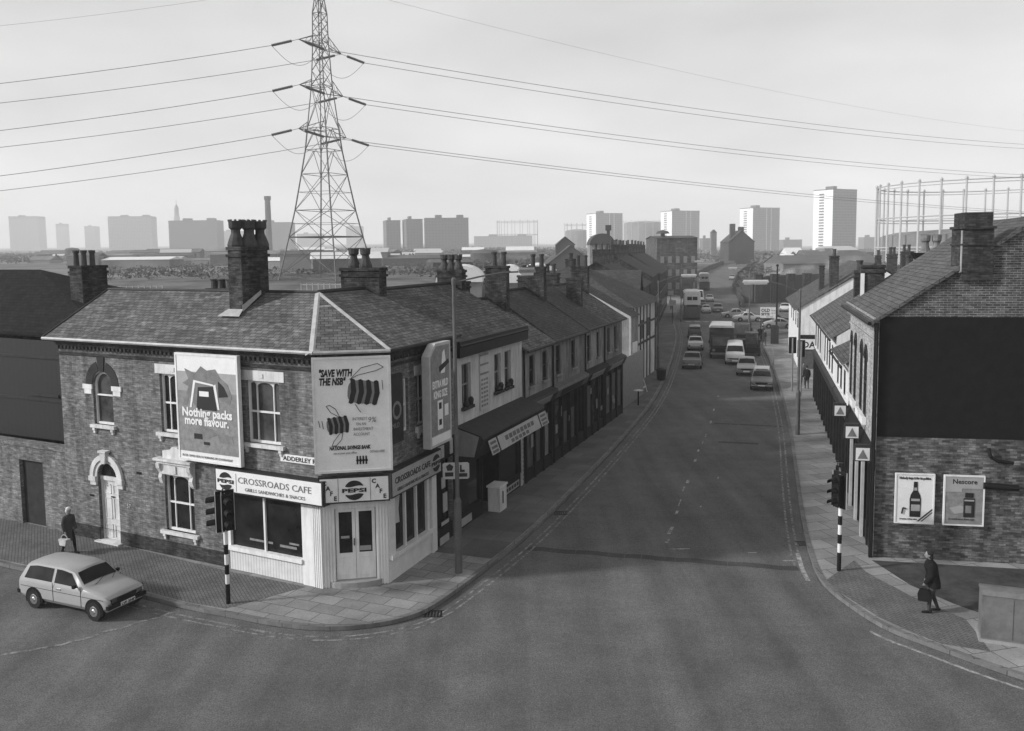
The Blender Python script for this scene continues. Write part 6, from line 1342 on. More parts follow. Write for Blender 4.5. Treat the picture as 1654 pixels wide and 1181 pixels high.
    ball(f, (hx + .083, 0, hz - .058), (.008, .022, .005), 6, 4); melt(f, .006, 'eyes_and_mouth', ['coatdark'], t) if hands else None
    return t
p = G(1507, 989, .125); person('man in black jacket and dark trousers walking away left along the right-hand corner pavement', (p.x, p.y, .125), R(165), 1.8, .13, 'cloth', 'coatdark', 'hairdark', armL=(.10, -.02), armR=(.0, 0), hood=True, bulk=1.28, lean=.045)
pm = p; t = thing('carrier_bag', 'dark bag hanging beside the leg of the man in the black jacket', 'bag', (p.x - .33, p.y - .12, .52), R(150)); m = MB(); m.prism([(-.15, 0), (.15, 0), (.17, .2), (.12, .34), (-.12, .34), (-.17, .2)], -.07, .07, 'y'); m.build('bag', M['coatdark'], t); m = MB(); m.ring(0, .33, .06, .075, -.01, .01); m.build('handle', M['black'], t)
pw = G(112, 893, .125); person('white-haired woman in dark coat walking along the side street wall', (pw.x, pw.y, .125), R(-27), 1.66, .24, 'coatdark', 'cloth', 'hairw', skirt=True, armL=(.05, 0), armR=(-.02, 0))
w_ = Vector((pw.x, pw.y, 0)) + Matrix.Rotation(R(-27), 3, 'Z') @ Vector((.12, -.24, 0)); t = thing('shopping_basket', 'pale straw basket carried by the white-haired woman', 'basket', (w_.x, w_.y, .5), R(-27)); m = MB(); m.prism([(-.15, 0), (.15, 0), (.2, .22), (-.2, .22)], -.1, .1, 'y'); m.build('basket', M['basket'], t); m = MB(); m.ring(0, .2, .16, .18, -.012, .012, seg=10); m.build('handle', M['basket'], t)
for (px, py, rz, c, lab, st_) in ((1303, 628, 80, 'coatdark', 'person in dark coat walking away past the shops on the right pavement', .1), (1297, 622, -100, 'clothmid', 'person in mid grey coat beside the dark-coated walker on the right pavement', .15),
        (1219, 557, -95, 'coatdark', 'left figure of the small group crossing behind the tractor', .2), (1227, 552, -100, 'coatdark', 'taller dark figure in the middle of the group behind the tractor', .12), (1234, 558, -80, 'cloth', 'right figure of the group behind the tractor', .22), (1232, 551, 90, 'clothmid', 'figure with pale hair at the back of the group behind the tractor', .1),
        (1084, 500, 95, 'coatdark', 'lone dark figure on the left pavement near the double-deck bus', .15), (1194, 499, 0, 'coatdark', 'lone dark figure at the foot of the road parapet', .15)):
    q = G(px, py, .12); person(lab, (q.x, q.y, .12), R(rz), 1.72, st_, 'cloth', c, 'hairdark', hands=False)

# ------------------------------------------------------------------ pylon and its lines
PC = D(528, 400, 152); PX, PY = PC.x, 152.0; PB = T(PX, PY) - .4
py_ = thing('pylon', 'tall lattice steel electricity pylon with three pairs of arms, behind the terrace roofs', 'pylon', (PX, PY, PB))
def zat(y): return D(520, y, 152).z - PB
zs_ = [0, zat(443), zat(383), zat(340), zat(282), zat(243), zat(208), zat(139), zat(68), zat(22), zat(-30)]
rad = {0: 8.3, 1: 8.0, 2: 6.3, 3: 5.15, 4: 3.9, 5: 3.1, 6: 2.65, 7: 1.75, 8: 1.3, 9: 1.22, 10: .3}
th0 = R(21)
def corner(i, k): r = rad[i]; return Vector((r * math.cos(th0 + k * math.pi / 2), r * math.sin(th0 + k * math.pi / 2), zs_[i]))
m = MB()
for i in range(10):
    for k in range(4): m.tube(corner(i, k), corner(i + 1, k), .13 if i < 6 else .10, 4, .12 if i < 6 else .09)
m.build('legs', M['steel'], py_)
m = MB()
for i in range(10):
    n = [1, 1, 1, 1, 1, 1, 1, 3, 3, 2, 1][i]
    for k in range(4):
        a0, b0, a1, b1_ = corner(i, k), corner(i, (k + 1) % 4), corner(i + 1, k), corner(i + 1, (k + 1) % 4)
        if i > 0: m.tube(a0, b0, .06 if i != 2 else .12, 3)
        for j in range(n):
            u, v = j / n, (j + 1) / n; p, q, r_, s_ = a0.lerp(a1, u), b0.lerp(b1_, u), a0.lerp(a1, v), b0.lerp(b1_, v)
            if i in (4, 5): mid = r_.lerp(s_, .5); m.tube(p, mid, .06, 3); m.tube(q, mid, .06, 3)
            else: m.tube(p, s_, .06, 3); m.tube(q, r_, .06, 3)
            if i < 4: c_ = (p + q + r_ + s_) / 4; m.tube(p.lerp(r_, .5), c_, .04, 3); m.tube(q.lerp(s_, .5), c_, .04, 3)
m.build('bracing', M['steel'], py_)
ad = Vector((-.40, -.916, 0)); ends = []
LDIR = Vector((-.985, -.12, 0)).normalized(); RDIR = Vector((.83, .56, 0)).normalized()
for lv, (i, al) in enumerate(((8, 6.0), (7, 6.2), (6, 6.8))):
    zc = zs_[i]
    for s in (1, -1):
        tip = ad * s * al + Vector((0, 0, zc - .8)); m = MB()
        cs = sorted([corner(i, k) for k in range(4)], key=lambda c: -(c.dot(ad) * s))[:2]
        for c in cs:
            m.tube(c + Vector((0, 0, -.9)), tip, .08, 3); m.tube(c + Vector((0, 0, 1.0)), tip, .07, 3)
            for f_ in (.3, .6): m.tube((c + Vector((0, 0, -.9))).lerp(tip, f_), (c + Vector((0, 0, 1.0))).lerp(tip, f_ - .25), .04, 3)
        m.tube(cs[0].lerp(tip, .45), cs[1].lerp(tip, .45), .04, 3); arm = m.build('crossarm', M['steel'], py_)
        for dr in (LDIR, RDIR):
            e = tip + dr * 4.3 + Vector((0, 0, -1.05)); m = MB(); m.tube(tip, tip.lerp(e, .25), .04, 4)
            a_, b_ = tip.lerp(e, .25), e; m.tube(a_, b_, .19, 6)
            for q_ in range(14): c_ = a_.lerp(b_, (q_ + .5) / 14); m.tube(c_, c_ + (b_ - a_).normalized() * .08, .25, 6)
            m.build('insulator_string', M['steel'], arm); ends.append((e + Vector((PX, PY, PB)), dr))
        l, r_ = tip + LDIR * 4.3 + Vector((0, 0, -1.05)), tip + RDIR * 4.3 + Vector((0, 0, -1.05)); m = MB(); pts = [l.lerp(r_, q_ / 12) + Vector((0, 0, -2.9 * math.sin(math.pi * q_ / 12))) for q_ in range(13)]; m.path(pts, .035, 4); m.build('jumper_loop', M['wire'], arm)
nm_ = ['highest', 'highest', 'highest', 'highest', 'middle', 'middle', 'middle', 'middle', 'lowest', 'lowest', 'lowest', 'lowest']
for i, (e, dr) in enumerate(ends):
    nearfar = 'near' if (i % 4) < 2 else 'far'; sd = 'left' if dr is LDIR else 'right'
    if dr is LDIR: e2 = e + LDIR * 300 + Vector((0, 0, -2)); sag = 13.0
    else: e2 = e + RDIR * 330 + Vector((0, 0, [1.8, -1.6, -8.9][i // 4])); sag = [4.2, 3.9, 2.9][i // 4]
    m = MB(); pts = []
    for q_ in range(41): u = q_ / 40; c_ = e.lerp(e2, u); c_.z -= sag * 4 * u * (1 - u); pts.append(c_)
    for off in (Vector((0, 0, .0)),): m.path([p_ + off for p_ in pts], .045, 4)
    o = m.build('power_cable', M['wire'], None, label='%s power cable running %s from the %s arm of the pylon' % (nm_[i], sd, nearfar), cat='power cable', group='cables strung from the pylon')
for dr, sd in ((LDIR, 'left'), (RDIR, 'right')):
    e = Vector((PX, PY, PB + zs_[10])); e2 = e + dr * (230 if sd == 'left' else 330) + Vector((0, 0, -6)); m = MB(); pts = []
    for q_ in range(41): u = q_ / 40; c_ = e.lerp(e2, u); c_.z -= (40 if sd == 'left' else 24) * u * (1 - u); pts.append(c_)
    m.path(pts, .022, 3); m.build('power_cable', M['wire'], None, label='thin earth wire running %s from the peak of the pylon' % sd, cat='power cable', group='cables strung from the pylon')

# ------------------------------------------------------------------ the far city
M['tower'] = grid_mat('tower_block_panels', .2, .08, 2.2, 2.7, .5); M['towerside'] = plain('tower_white_gable', .72, .6, var=.05)
M['tower2'] = grid_mat('slab_block_panels', .22, .08, 3.0, 2.8, .55); M['flats'] = grid_mat('brick_flats', .10, .05, 3.2, 2.9, .9); M['farroof'] = plain('far_roof', .08, .9, var=.4, vscale=.05); M['farwhite'] = plain('far_white_sheeting', .6, .7, var=.1, vscale=.1); M['farwall'] = plain('far_wall', .14, .9, var=.4, vscale=.08); M['fardark'] = plain('far_dark_wall', .05, .9, var=.4, vscale=.08)
def tower(label, px0, px1, pyt, pyb, Y, depth, front='tower', side='towerside', rz=0, caps=1, name='tower_block', stripes=False, sidewin=True, cat='tower block'):
    if Y >= 600: Y *= 1.4; depth *= 1.4
    a, b = D(px0, pyb, Y), D(px1, pyb, Y); top = D((px0 + px1) / 2, pyt, Y).z; W_ = b.x - a.x; zb = min(T(a.x, Y), a.z) - 3
    vis = abs(math.sin(rz)) * depth; Wf = (W_ - vis) / math.cos(rz)
    ox = a.x + (vis if rz > 0 else 0); t = thing(name, label, cat, (ox, Y, zb), rz if rz else 0); H = top - zb
    if rz > 0: t.location.x = ox
    m = MB(); m.quad((0, 0, 0), (Wf, 0, 0), (Wf, 0, H), (0, 0, H)); m.quad((Wf, depth, 0), (0, depth, 0), (0, depth, H), (Wf, depth, H)); m.cur = 1; m.quad((0, depth, 0), (0, 0, 0), (0, 0, H), (0, depth, H)); m.quad((Wf, 0, 0), (Wf, depth, 0), (Wf, depth, H), (Wf, 0, H)); m.build('wall', [M[front], M[side]], t)
    m = MB(); m.box(-.2, Wf + .2, -.2, depth + .2, H, H + .8)
    m.build('roof', M['farroof'], t)
    for c in range(caps): m = MB(); x = Wf * (.25 + .5 * c); m.box(x, x + Wf * .15, depth * .3, depth * .7, H + .8, H + 4); m.build('lift_house', M['farroof'], t)
    if stripes: m = MB(); 
    if stripes:
        for f_ in (.5, .67): m.box(Wf * f_, Wf * f_ + .6, -.25, -.01, 0, H)
        m.build('service_riser', M['towerside'], t)
    if sidewin:
        n = int(H / 2.8)
        for side_ in (0,):
            m = MB()
            for j in range(2, n): m.box(-.15, -.02, depth * .45, depth * .7, j * 2.8, j * 2.8 + 1.2)
            m.build('stair_windows', M['fardark'], t)
    return t
tower('pale tower block with white end wall behind the silo house, left of the dark mill', 950, 1008, 345, 410, 820, 18, rz=R(24), stripes=True)
tower('second tower block with white end wall rising behind the dark brick mill', 1072, 1134, 341, 410, 800, 18, rz=R(24), stripes=True)
tower('third tower block with white end wall beside the dark warehouse', 1202, 1265, 336, 408, 780, 18, rz=R(24), stripes=True)
tower('tallest and nearest tower block with bright white end wall, left of the great gasholder', 1324, 1393, 306, 405, 620, 17, rz=R(30))
for (a, b, tp, bs, Y, dp, fr_, lab, rz_) in (
    (14, 62, 350, 402, 1500, 30, 'tower2', 'hazy slab tower cut by the left edge', .1), (92, 106, 362, 402, 1900, 20, 'flats', 'small narrow hazy tower, second from the left edge', 0), (138, 155, 366, 402, 1700, 20, 'flats', 'squat hazy tower left of the wide slab block', 0),
    (173, 244, 350, 400, 1250, 25, 'tower2', 'wide pale slab block with rows of windows in the far left city', .12), (274, 352, 357, 404, 850, 20, 'flats', 'grey brick flats below the pointed tower', .0), (352, 400, 374, 402, 1400, 20, 'tower2', 'low pale block between the grey flats and the chimney stack', 0),
    (418, 470, 360, 402, 900, 20, 'flats', 'broad works block with battered top beside the tall factory chimney', 0), (613, 647, 357, 406, 650, 22, 'flats', 'leftmost of three brick flats joined in a row', .25), (645, 683, 355, 406, 640, 22, 'flats', 'middle of three brick flats joined in a row', .25), (681, 757, 353, 408, 630, 22, 'flats', 'long right-hand brick flats with a stepped end', .12),
    (766, 860, 382, 408, 1100, 18, 'tower2', 'long low pale block under the distant gasholder frame', 0), (1265, 1295, 388, 410, 900, 15, 'flats', 'low far block between the third and fourth tower blocks', 0), (1395, 1424, 384, 412, 900, 15, 'flats', 'low far block against the left side of the great gasholder', 0), (1135, 1150, 386, 410, 700, 12, 'flats', 'low block left of the small church tower', 0), (560, 585, 366, 405, 1500, 20, 'tower2', 'hazy block seen through the pylon legs', 0), (480, 520, 378, 404, 1500, 20, 'tower2', 'low hazy block seen through the left pylon legs', 0)):
    tower(lab, a, b, tp, bs, Y, dp, fr_, fr_, rz=rz_, sidewin=False, caps=2 if b - a > 60 else 1, name='far_block', cat='block')
q = D(288, 402, 2300); t = thing('pointed_tower', 'faint pointed tower rising behind the grey brick flats', 'tower', (q.x, 2300, q.z - 10)); m = MB(); h_ = D(288, 330, 2300).z - q.z + 10; m.lathe([(9, 0), (8, h_ * .7), (6, h_ * .8), (5.5, h_ * .93), (1, h_)], (0, 0, 0), 8); m.build('shaft', M['farwall'], t); m = MB(); m.tube((0, 0, h_), (0, 0, h_ + 12), .6, 5); m.build('mast', M['farwall'], t)
q = D(435, 402, 700); t = thing('factory_chimney', 'tall round factory chimney standing alone left of the pylon', 'chimney', (q.x, 700, q.z - 8)); h_ = D(435, 317, 700).z - q.z + 8; m = MB(); m.lathe([(2.7, 0), (2.2, h_ * .9), (2.1, h_ * .93)], (0, 0, 0), 14); m.build('shaft', M['fardark'], t); m = MB(); m.lathe([(2.2, h_ * .93), (2.7, h_ * .95), (2.7, h_), (1.8, h_)], (0, 0, 0), 14); m.build('cap', M['fardark'], t)
q = D(1152, 412, 520); t = thing('church_tower', 'small square church tower between the second tower block and the dark warehouse', 'tower', (q.x, 520, q.z - 6)); h_ = D(1152, 372, 520).z - q.z + 6; m = MB(); m.box(-1.6, 1.6, -1.6, 1.6, 0, h_ * .93); m.build('shaft', M['farwall'], t); m = MB(); m.prism([(-1.8, h_ * .93), (1.8, h_ * .93), (0, h_ * 1.02)], -1.8, 1.8, 'y'); m.build('roof', M['fardark'], t)
def gasholder(label, px0, px1, pyt, pyb, Y, ncol, rings, col=.35, tank=None, mat='lightgrey'):
    Y = Y * 1.4 if Y >= 600 else Y; Yc = Y; a, b = D(px0, pyb, Yc), D(px1, pyb, Yc); cx = (a.x + b.x) / 2; Rr = (b.x - a.x) / 2; zb = min(a.z, T(cx, Y)) - 2; H = D((px0 + px1) / 2, pyt, Y).z - zb
    t = thing('gasholder', label, 'gasholder', (cx, Y, zb)); P_ = [(Rr * math.cos(2 * math.pi * (i + .3) / ncol), Rr * math.sin(2 * math.pi * (i + .3) / ncol)) for i in range(ncol)]
    for (x, y) in P_: m = MB(); m.tube((x, y, 0), (x, y, H), col, 6, col * .8); m.lathe([(col * 1.5, 0), (col * 1.5, .5), (.1, 1.0)], (x, y, H), 6); m.build('column', M[mat], t)
    for z in rings:
        m = MB()
        for i in range(ncol): p_, q_ = P_[i], P_[(i + 1) % ncol]; m.tube((p_[0], p_[1], H * z), (q_[0], q_[1], H * z), col * .55, 4); m.tube((p_[0], p_[1], H * z - 1.1), (q_[0], q_[1], H * z - 1.1), col * .35, 4)
        m.build('ring_girder', M[mat], t)
    if tank: m = MB(); m.lathe([(Rr * .94, 0), (Rr * .94, H * tank), (Rr * .8, H * tank + 1.2), (Rr * .3, H * tank + 2.4), (.1, H * tank + 2.6)], (0, 0, 0), 40); m.build('bell', M['farwall'], t)
    return t
gasholder('great gasholder with tall pale columns at the right edge', 1427, 1760, 298, 415, 330, 30, (.99, .62, .28), .42, .42)
gasholder('distant gasholder frame standing empty above the long low block', 803, 869, 357, 398, 1000, 16, (.97, .5), .45, None, 'grey')
gasholder('squat full gasholder between the first and second tower blocks', 1006, 1074, 357, 405, 900, 18, (.98,), .3, .93, 'lightgrey')
gasholder('pale low gasholder just left of the first tower block', 912, 952, 362, 405, 900, 14, (.97,), .35, .75, 'grey')
for (a, b, tp, bs, Y, lab) in ((760, 808, 402, 432, 330, 'dark round holder with flat dome right of the long shed'), (712, 760, 408, 430, 380, 'lower dark round holder left of the domed one'), (106, 128, 400, 412, 500, 'low dark dome behind the far left chimney')):
    p, q = D(a, bs, Y), D(b, bs, Y); r_ = (q.x - p.x) / 2; H = D((a + b) / 2, tp, Y).z - p.z + 4; t = thing('storage_tank', lab, 'tank', ((p.x + q.x) / 2, Y, p.z - 4)); m = MB(); m.lathe([(r_, 0), (r_, H * .85)], (0, 0, 0), 24); m.build('shell', M['fardark'], t); m = MB(); m.lathe([(r_ * 1.02, H * .85), (r_ * .8, H * .95), (.1, H)], (0, 0, 0), 24); m.build('dome', M['farroof'], t)
# nearer works: white vaulted roofs, silo house, mill, factory gable
def shed(label, px0, px1, pyt, pyb, Y, dp, wall='farwall', roof='farroof', gab='x', rise=.35, name='works_shed', cat='shed', vault=False):
    a, b = D(px0, pyb, Y), D(px1, pyb, Y); top = D((px0 + px1) / 2, pyt, Y).z; zb = min(a.z, T(a.x, Y)) - 2; W_ = b.x - a.x; H = top - zb; he = H * (1 - rise)
    t = thing(name, label, cat, (a.x, Y, zb)); m = MB(); m.box(0, W_, 0, dp, 0, he)
    if gab == 'y' and not vault: m.prism([(0, he), (W_, he), (W_ / 2, H - .1)], 0, dp, 'y')
    m.build('wall', M[wall], t); m = MB()
    if vault:
        pr = [(W_ / 2 - W_ / 2 * 1.03 * math.cos(math.pi * i / 12), he + (H - he) * math.sin(math.pi * i / 12)) for i in range(13)]; m.prism(pr, -.3, dp + .3, 'y')
    elif gab == 'x': m.quad((-.3, -.3, he), (W_ + .3, -.3, he), (W_ + .3, dp / 2, H), (-.3, dp / 2, H)); m.quad((-.3, dp / 2, H), (W_ + .3, dp / 2, H), (W_ + .3, dp + .3, he), (-.3, dp + .3, he)); m.quad((-.01, 0, he), (-.01, dp / 2, H), (-.01, dp, he)); m.quad((W_ + .01, 0, he), (W_ + .01, dp, he), (W_ + .01, dp / 2, H))
    else: m.quad((-.3, dp, he), (-.3, -.3, he), (W_ / 2, -.3, H), (W_ / 2, dp, H)); m.quad((W_ / 2, -.3, H), (W_ + .3, -.3, he), (W_ + .3, dp, he), (W_ / 2, dp, H))
    m.build('roof', M[roof], t); return t
shed('white vaulted roof seen just above the near lamp post', 705, 778, 429, 462, 120, 14, 'farwall', 'farwhite', vault=True, rise=.22)
shed('white vaulted roof right of the near lamp arm', 800, 850, 429, 462, 118, 14, 'farwall', 'farwhite', vault=True, rise=.22)
shed('long bright white roof behind the low shops chimneys', 846, 905, 427, 470, 105, 16, 'grey', 'farwhite', vault=True, rise=.16)
shed('long dark works shed behind the white roofs', 590, 762, 412, 432, 400, 30)
shed('broad dark factory gable with stepped roof vent left of the silo house', 882, 962, 396, 432, 230, 30, 'fardark', 'fardark', gab='y', rise=.6)
shed('small roof vent tower above the dark factory gable', 898, 928, 382, 402, 240, 4, 'fardark', 'fardark', gab='y', rise=.2)
t = shed('pale silo house with rounded dark top and a tall vent', 953, 993, 377, 432, 190, 7, 'renderOld', 'fardark', vault=True, rise=.16)
q = D(985, 400, 189); m = MB(); b_ = t.location; m.tube((q.x - b_.x, 2, 8), (q.x - b_.x, 2, D(985, 366, 189).z - b_.z), .35, 8); m.box(q.x - b_.x - .6, q.x - b_.x + .6, 1.4, 2.6, D(985, 372, 189).z - b_.z, D(985, 363, 189).z - b_.z); m.build('vent', M['fardark'], t)
t = shed('big dark brick mill block standing in front of the second tower block', 1061, 1126, 380, 450, 200, 16, 'brickFar', 'fardark', rise=.04, name='brick_mill', cat='building')
for r_ in range(3):
    for c in range(5): m = MB(); m.box(.8 + c * 1.75, 1.6 + c * 1.75, -.1, -.02, 3.5 + r_ * 3.0, 5.0 + r_ * 3.0); m.build('window', M['grey'], t)
m = MB(); m.tube((1.8, 3, 12), (1.8, 3, 16.2), .5, 8); m.lathe([(1.6, 0), (1.2, .5), (.2, .8)], (1.8, 3, 16.2), 10); m.build('roof_vent', M['fardark'], t)
t = shed('dark warehouse with two stubby chimneys in front of the third tower block', 1177, 1218, 372, 415, 340, 14, 'fardark', 'fardark', gab='y', rise=.3, name='warehouse', cat='building')
for px in (1188, 1202): q = D(px, 385, 339); b_ = t.location; m = MB(); m.box(q.x - b_.x - .9, q.x - b_.x + .9, 3, 5, 8, D(px, 361 if px < 1195 else 366, 339).z - b_.z); m.build('chimney', M['fardark'], t)
shed('long low grey viaduct-side shed beyond the smoke', 1265, 1425, 412, 432, 260, 20, 'farwall', 'farroof', rise=.3)
shed('low pale roof right of the smoke', 1274, 1300, 400, 412, 420, 15, 'farwall', 'farwhite', rise=.5)
shed('second low pale roof left of the tallest tower foot', 1300, 1330, 404, 416, 400, 15, 'farwall', 'farroof', rise=.5)
shed('pale shed wall at the head of the far road', 1168, 1188, 421, 434, 330, 6, 'farwhite', 'fardark', rise=.25)
# embankment wall and parapets of the rising road
def wall_line(name, label, pts, h0, th, mat, cat='wall', top=None, base=-3):
    t = thing(name, label, cat, (pts[0][0], pts[0][1], 0)); m = MB(Matrix.Translation((-pts[0][0], -pts[0][1], 0)))
    for (x0, y0, z0), (x1, y1, z1) in zip(pts, pts[1:]):
        d = Vector((x1 - x0, y1 - y0)).normalized(); n = Vector((-d.y, d.x)) * th
        a, b, c, e = (x0, y0), (x1, y1), (x1 + n.x, y1 + n.y), (x0 + n.x, y0 + n.y)
        m.add([(a[0], a[1], base), (b[0], b[1], base), (c[0], c[1], base), (e[0], e[1], base), (a[0], a[1], z0), (b[0], b[1], z1), (c[0], c[1], z1), (e[0], e[1], z0)], [(0, 3, 2, 1), (4, 5, 6, 7), (0, 1, 5, 4), (1, 2, 6, 5), (2, 3, 7, 6), (3, 0, 4, 7)])
    m.build('masonry', M[mat], t); return t
pr = [(road_x(Y) + 6.2, Y, T(road_x(Y) + 6, Y) + 1.5) for Y in (158, 175, 190, 205, 220, 240, 260, 290, 330)]; wall_line('road_parapet', 'dark parapet wall climbing along the right side of the far road', pr, 0, .4, 'brickDark')
pl = [(road_x(Y) - 6.4, Y, T(road_x(Y) - 6, Y) + 1.6) for Y in (205, 220, 240, 260, 290, 330)]; wall_line('road_parapet', 'dark parapet wall climbing along the left side of the far road', pl, 0, .4, 'brickFar')
q = [D(1216, 452, 172), D(1240, 446, 174), D(1290, 444, 178), D(1340, 442, 182)]; wall_line('viaduct_wall', 'long high sooty viaduct wall behind the side road on the right', [(v.x, v.y, v.z) for v in q], 0, 3, 'fardark')
for i in range(4): v = D(1225 + i * 26, 470, 171.5 + i * 1.2); t = thing('viaduct_pier', 'dark pier number-less buttress on the viaduct wall', 'buttress', (v.x, v.y - .6, 0), R(8), 'buttresses along the viaduct wall'); m = MB(); m.box(-.7, .7, 0, .9, -2, 5.3); m.box(-.8, .8, -.06, .9, 5.3, 5.6); m.build('masonry', M['brickDark'], t); t['label'] = ['buttress of the viaduct wall nearest the far road', 'second buttress of the viaduct wall from the far road', 'third buttress of the viaduct wall from the far road', 'buttress of the viaduct wall nearest the white gable'][i]
# scattered sheds, houses and fences of the middle distance, left
random.seed(5)
words = ['pale', 'dark', 'grey', 'long', 'squat', 'narrow']
k = 0
spec = [(175, 235, 404, 412, 600), (240, 300, 402, 414, 560), (300, 345, 406, 416, 520), (355, 392, 402, 412, 620), (60, 118, 404, 414, 560), (44, 80, 414, 422, 420), (180, 215, 420, 430, 330), (225, 262, 426, 434, 300), (330, 385, 412, 424, 380), (340, 395, 430, 440, 250), (480, 540, 402, 412, 560), (545, 600, 404, 414, 520), (460, 500, 420, 432, 320), (600, 622, 430, 446, 230), (818, 862, 398, 420, 420), (820, 850, 414, 428, 330), (862, 880, 408, 424, 380), (170, 190, 436, 444, 260), (205, 290, 441, 449, 240)]
for i, (a, b, tp, bs, Y) in enumerate(spec):
    shed('%s low works shed number-less' % words[i % 6], a, b, tp, bs, Y, 12, ['farwall', 'fardark', 'grey'][i % 3], ['farroof', 'farwall', 'farwhite', 'farroof'][i % 4], rise=.35)['label'] = 'low %s-roofed works shed %s' % (['dark', 'grey', 'pale', 'dark'][i % 4], ['under the wide slab block', 'just right of the wide slab block', 'below the grey flats', 'under the low pale block', 'below the squat hazy tower', 'at the far left edge of the fields', 'in the field under the slab block', 'alone in the pale field', 'left of the big chimney pots', 'just behind the big chimney pots', 'behind the pylon feet on the left', 'behind the pylon feet on the right', 'inside the left pylon leg', 'right of the pylon foot', 'right of the domed tank', 'below the distant gasholder frame', 'beside the factory gable', 'low beside the far left chimney', 'long behind the slate ridge'][i])
random.seed(31)
for i in range(46):
    Y = random.choice((210, 260, 300, 340, 380, 430, 480, 540)) + random.uniform(-15, 15); px = random.uniform(50, 900) if i < 38 else random.uniform(1240, 1420); gx = D(px, 420, Y).x; w_ = random.uniform(7, 26); z_ = T(gx, Y); h_ = random.uniform(2.2, 5.5)
    o = thing('field_shed', 'small low shed among many scattered over the hazy industrial land beyond the roofs', 'shed', (gx, Y, z_ - .5), random.uniform(-.3, .3), 'sheds scattered over the far industrial land'); dp = random.uniform(5, 12)
    m = MB(); m.box(0, w_, 0, dp, 0, h_); m.build('wall', M[random.choice(('farwall', 'fardark', 'grey', 'farwall'))], o)
    m = MB(); m.prism([(-.2, h_), (dp + .2, h_), (dp / 2, h_ + random.uniform(.6, 1.8))], -.2, w_ + .2, 'x'); m.build('roof', M[random.choice(('farroof', 'farwall', 'farroof', 'farwhite', 'lightgrey'))], o)
# fences and huts just behind the corner roof
for (a, b, py0, py1, Y, lab) in ((486, 560, 458, 472, 128, 'pale slatted pallets stacked behind the corner building ridge'), (175, 262, 462, 470, 124, 'row of low pale posts behind the left of the slate ridge'), (560, 605, 440, 468, 140, 'pale poles of a yard fence right of the pylon foot')):
    p, q = D(a, py1, Y), D(b, py1, Y); h_ = D(a, py0, Y).z - p.z; t = thing('yard_fence', lab, 'fence', (p.x, Y, p.z)); n = max(5, int((q.x - p.x) / .7)); m = MB(); m.box(0, q.x - p.x, 0, .06, h_ * .8, h_ * .9); m.box(0, q.x - p.x, 0, .06, 0, h_ * .15); m.build('rail', M['lightgrey'], t)
    for i in range(n): m = MB(); x = (q.x - p.x) * i / (n - 1); m.box(x, x + .1, -.05, 0, -2, h_); m.build('post', M['lightgrey'], t)
# scrub and far woods: masses nobody could count
def scrub(name, x0, x1, Y0, Y1, n, h, seed, mat='scrub'):
    random.seed(seed); m = MB()
    for i in range(n):
        Y = random.uniform(Y0, Y1); x = (x0 + (x1 - x0) * random.random()) * Y; z = T(x, Y); s = h * random.uniform(.5, 1.2)
        for k in range(7):
            cx, cy, cz = x + random.gauss(0, s * .6), Y + random.gauss(0, s * .6), z + s * random.uniform(.1, .8); r_ = s * random.uniform(.15, .4)
            q_ = [Vector((random.gauss(0, 1), random.gauss(0, 1), random.gauss(0, .7))).normalized() * r_ for _ in range(4)]
            m.add([(cx + v.x, cy + v.y, cz + v.z) for v in q_], [(0, 1, 2), (0, 2, 3), (0, 3, 1), (1, 3, 2)])
    return m.build(name, M[mat], kind='stuff')
scrub('scrub', -.50, -.05, 150, 330, 500, .8, 1); scrub('far_wood', -.60, .1, 420, 900, 2600, 3.2, 2); scrub('scrub', -.5, .05, 160, 420, 1500, 1.3, 8); scrub('far_wood', .1, .6, 380, 800, 1200, 3.5, 3)
scrub('scrub', .27, .55, 185, 330, 900, 2.2, 4); scrub('scrub', -.1, .16, 200, 420, 900, 1.8, 6)
# ------------------------------------------------------------------ smoke and haze
q = D(1208, 440, 196); sm = MB(); sm.smooth = True
prof = [(0, .2), (2, 1.0), (5, 1.7), (9, 2.3), (14, 2.9), (19, 3.0), (24, 2.4), (27, 1.2), (28, .1)]
N = 14; vs = []
for (x, r_) in prof:
    for i in range(N): a = 2 * math.pi * i / N; vs.append((x, 0 + r_ * math.cos(a), x * .14 + r_ * .75 * math.sin(a)))
sm.add(vs, [(j * N + i, j * N + (i + 1) % N, (j + 1) * N + (i + 1) % N, (j + 1) * N + i) for j in range(len(prof) - 1) for i in range(N)] + [tuple(range(N - 1, -1, -1)), tuple((len(prof) - 1) * N + i for i in range(N))])
mt = bpy.data.materials.new('smoke'); mt.use_nodes = True; n_ = mt.node_tree; n_.nodes.clear(); out = n_.nodes.new('ShaderNodeOutputMaterial'); pv = n_.nodes.new('ShaderNodeVolumePrincipled'); pv.inputs['Color'].default_value = g4(.85)
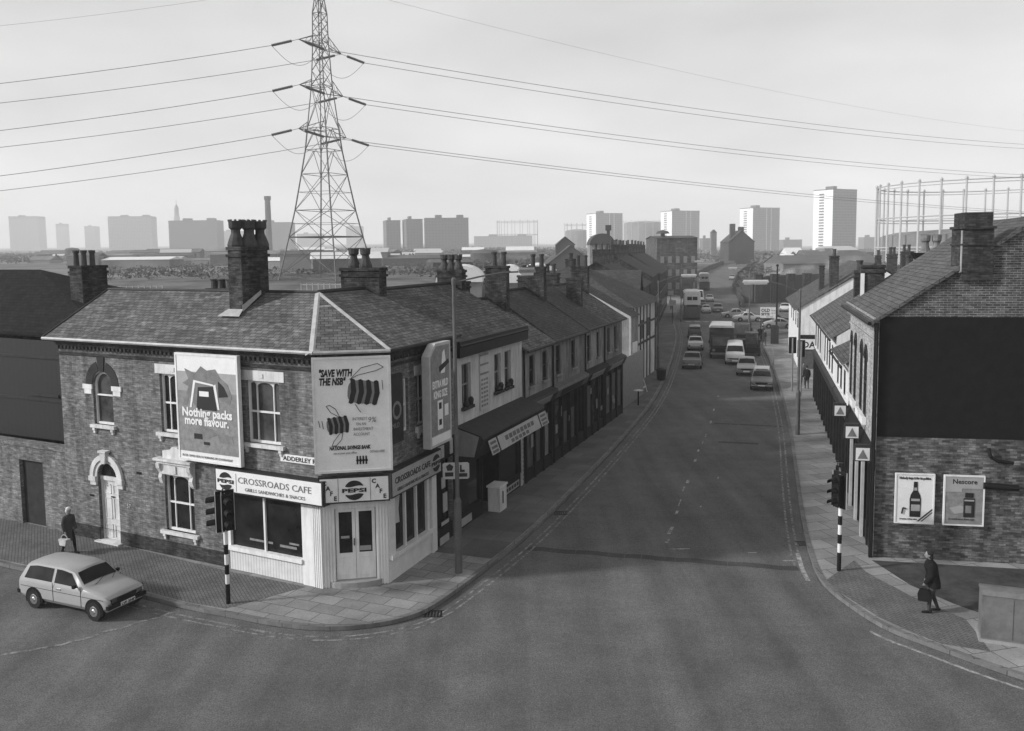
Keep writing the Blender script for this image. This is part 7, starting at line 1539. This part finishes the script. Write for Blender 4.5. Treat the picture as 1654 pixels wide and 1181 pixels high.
tn = n_.nodes.new('ShaderNodeTexNoise'); tn.inputs['Scale'].default_value = .35; tn.inputs['Detail'].default_value = 3; tcn = n_.nodes.new('ShaderNodeTexCoord'); n_.links.new(tcn.outputs['Object'], tn.inputs[0]); mr_ = n_.nodes.new('ShaderNodeMapRange'); mr_.inputs[1].default_value = .42; mr_.inputs[2].default_value = .7; mr_.inputs[3].default_value = 0; mr_.inputs[4].default_value = .7; n_.links.new(tn.outputs[0], mr_.inputs[0]); sx_ = n_.nodes.new('ShaderNodeSeparateXYZ'); n_.links.new(tcn.outputs['Object'], sx_.inputs[0])
def mth(op, a, b):
    q_ = n_.nodes.new('ShaderNodeMath'); q_.operation = op
    for i_, v_ in enumerate((a, b)):
        if isinstance(v_, (int, float)): q_.inputs[i_].default_value = v_
        else: n_.links.new(v_, q_.inputs[i_])
    return q_.outputs[0]
rad_ = mth('ADD', mth('MULTIPLY', sx_.outputs[0], .09), .5); dz_ = mth('SUBTRACT', sx_.outputs[2], mth('MULTIPLY', sx_.outputs[0], .14)); d2_ = mth('ADD', mth('POWER', mth('ABSOLUTE', sx_.outputs[1], 0), 2.0), mth('POWER', mth('ABSOLUTE', dz_, 0), 2.0))
fo_ = mth('MAXIMUM', mth('SUBTRACT', 1.0, mth('DIVIDE', d2_, mth('MULTIPLY', rad_, rad_))), 0.0); en_ = mth('MAXIMUM', mth('SUBTRACT', 1.0, mth('MULTIPLY', sx_.outputs[0], 1 / 27.0)), 0.0)
n_.links.new(mth('MULTIPLY', mth('MULTIPLY', mr_.outputs[0], fo_), en_), pv.inputs['Density']); n_.links.new(pv.outputs[0], out.inputs['Volume'])
M['smoke'] = mt; o = sm.build('smoke', mt, kind='stuff'); o.location = (q.x, q.y, q.z - 1.5); mt.cycles.volume_step_rate = 4 if hasattr(mt.cycles, 'volume_step_rate') else 1
HAZE = 0.00045
hz = MB(); hz.box(-4300, 4300, -80, 5100, -8, 95)
mt = bpy.data.materials.new('haze'); mt.use_nodes = True; n_ = mt.node_tree; n_.nodes.clear(); out = n_.nodes.new('ShaderNodeOutputMaterial'); pv = n_.nodes.new('ShaderNodeVolumePrincipled'); pv.inputs['Color'].default_value = g4(1.0); pv.inputs['Density'].default_value = HAZE; pv.inputs['Anisotropy'].default_value = 0; n_.links.new(pv.outputs[0], out.inputs['Volume'])
hz.build('haze', mt, kind='stuff')
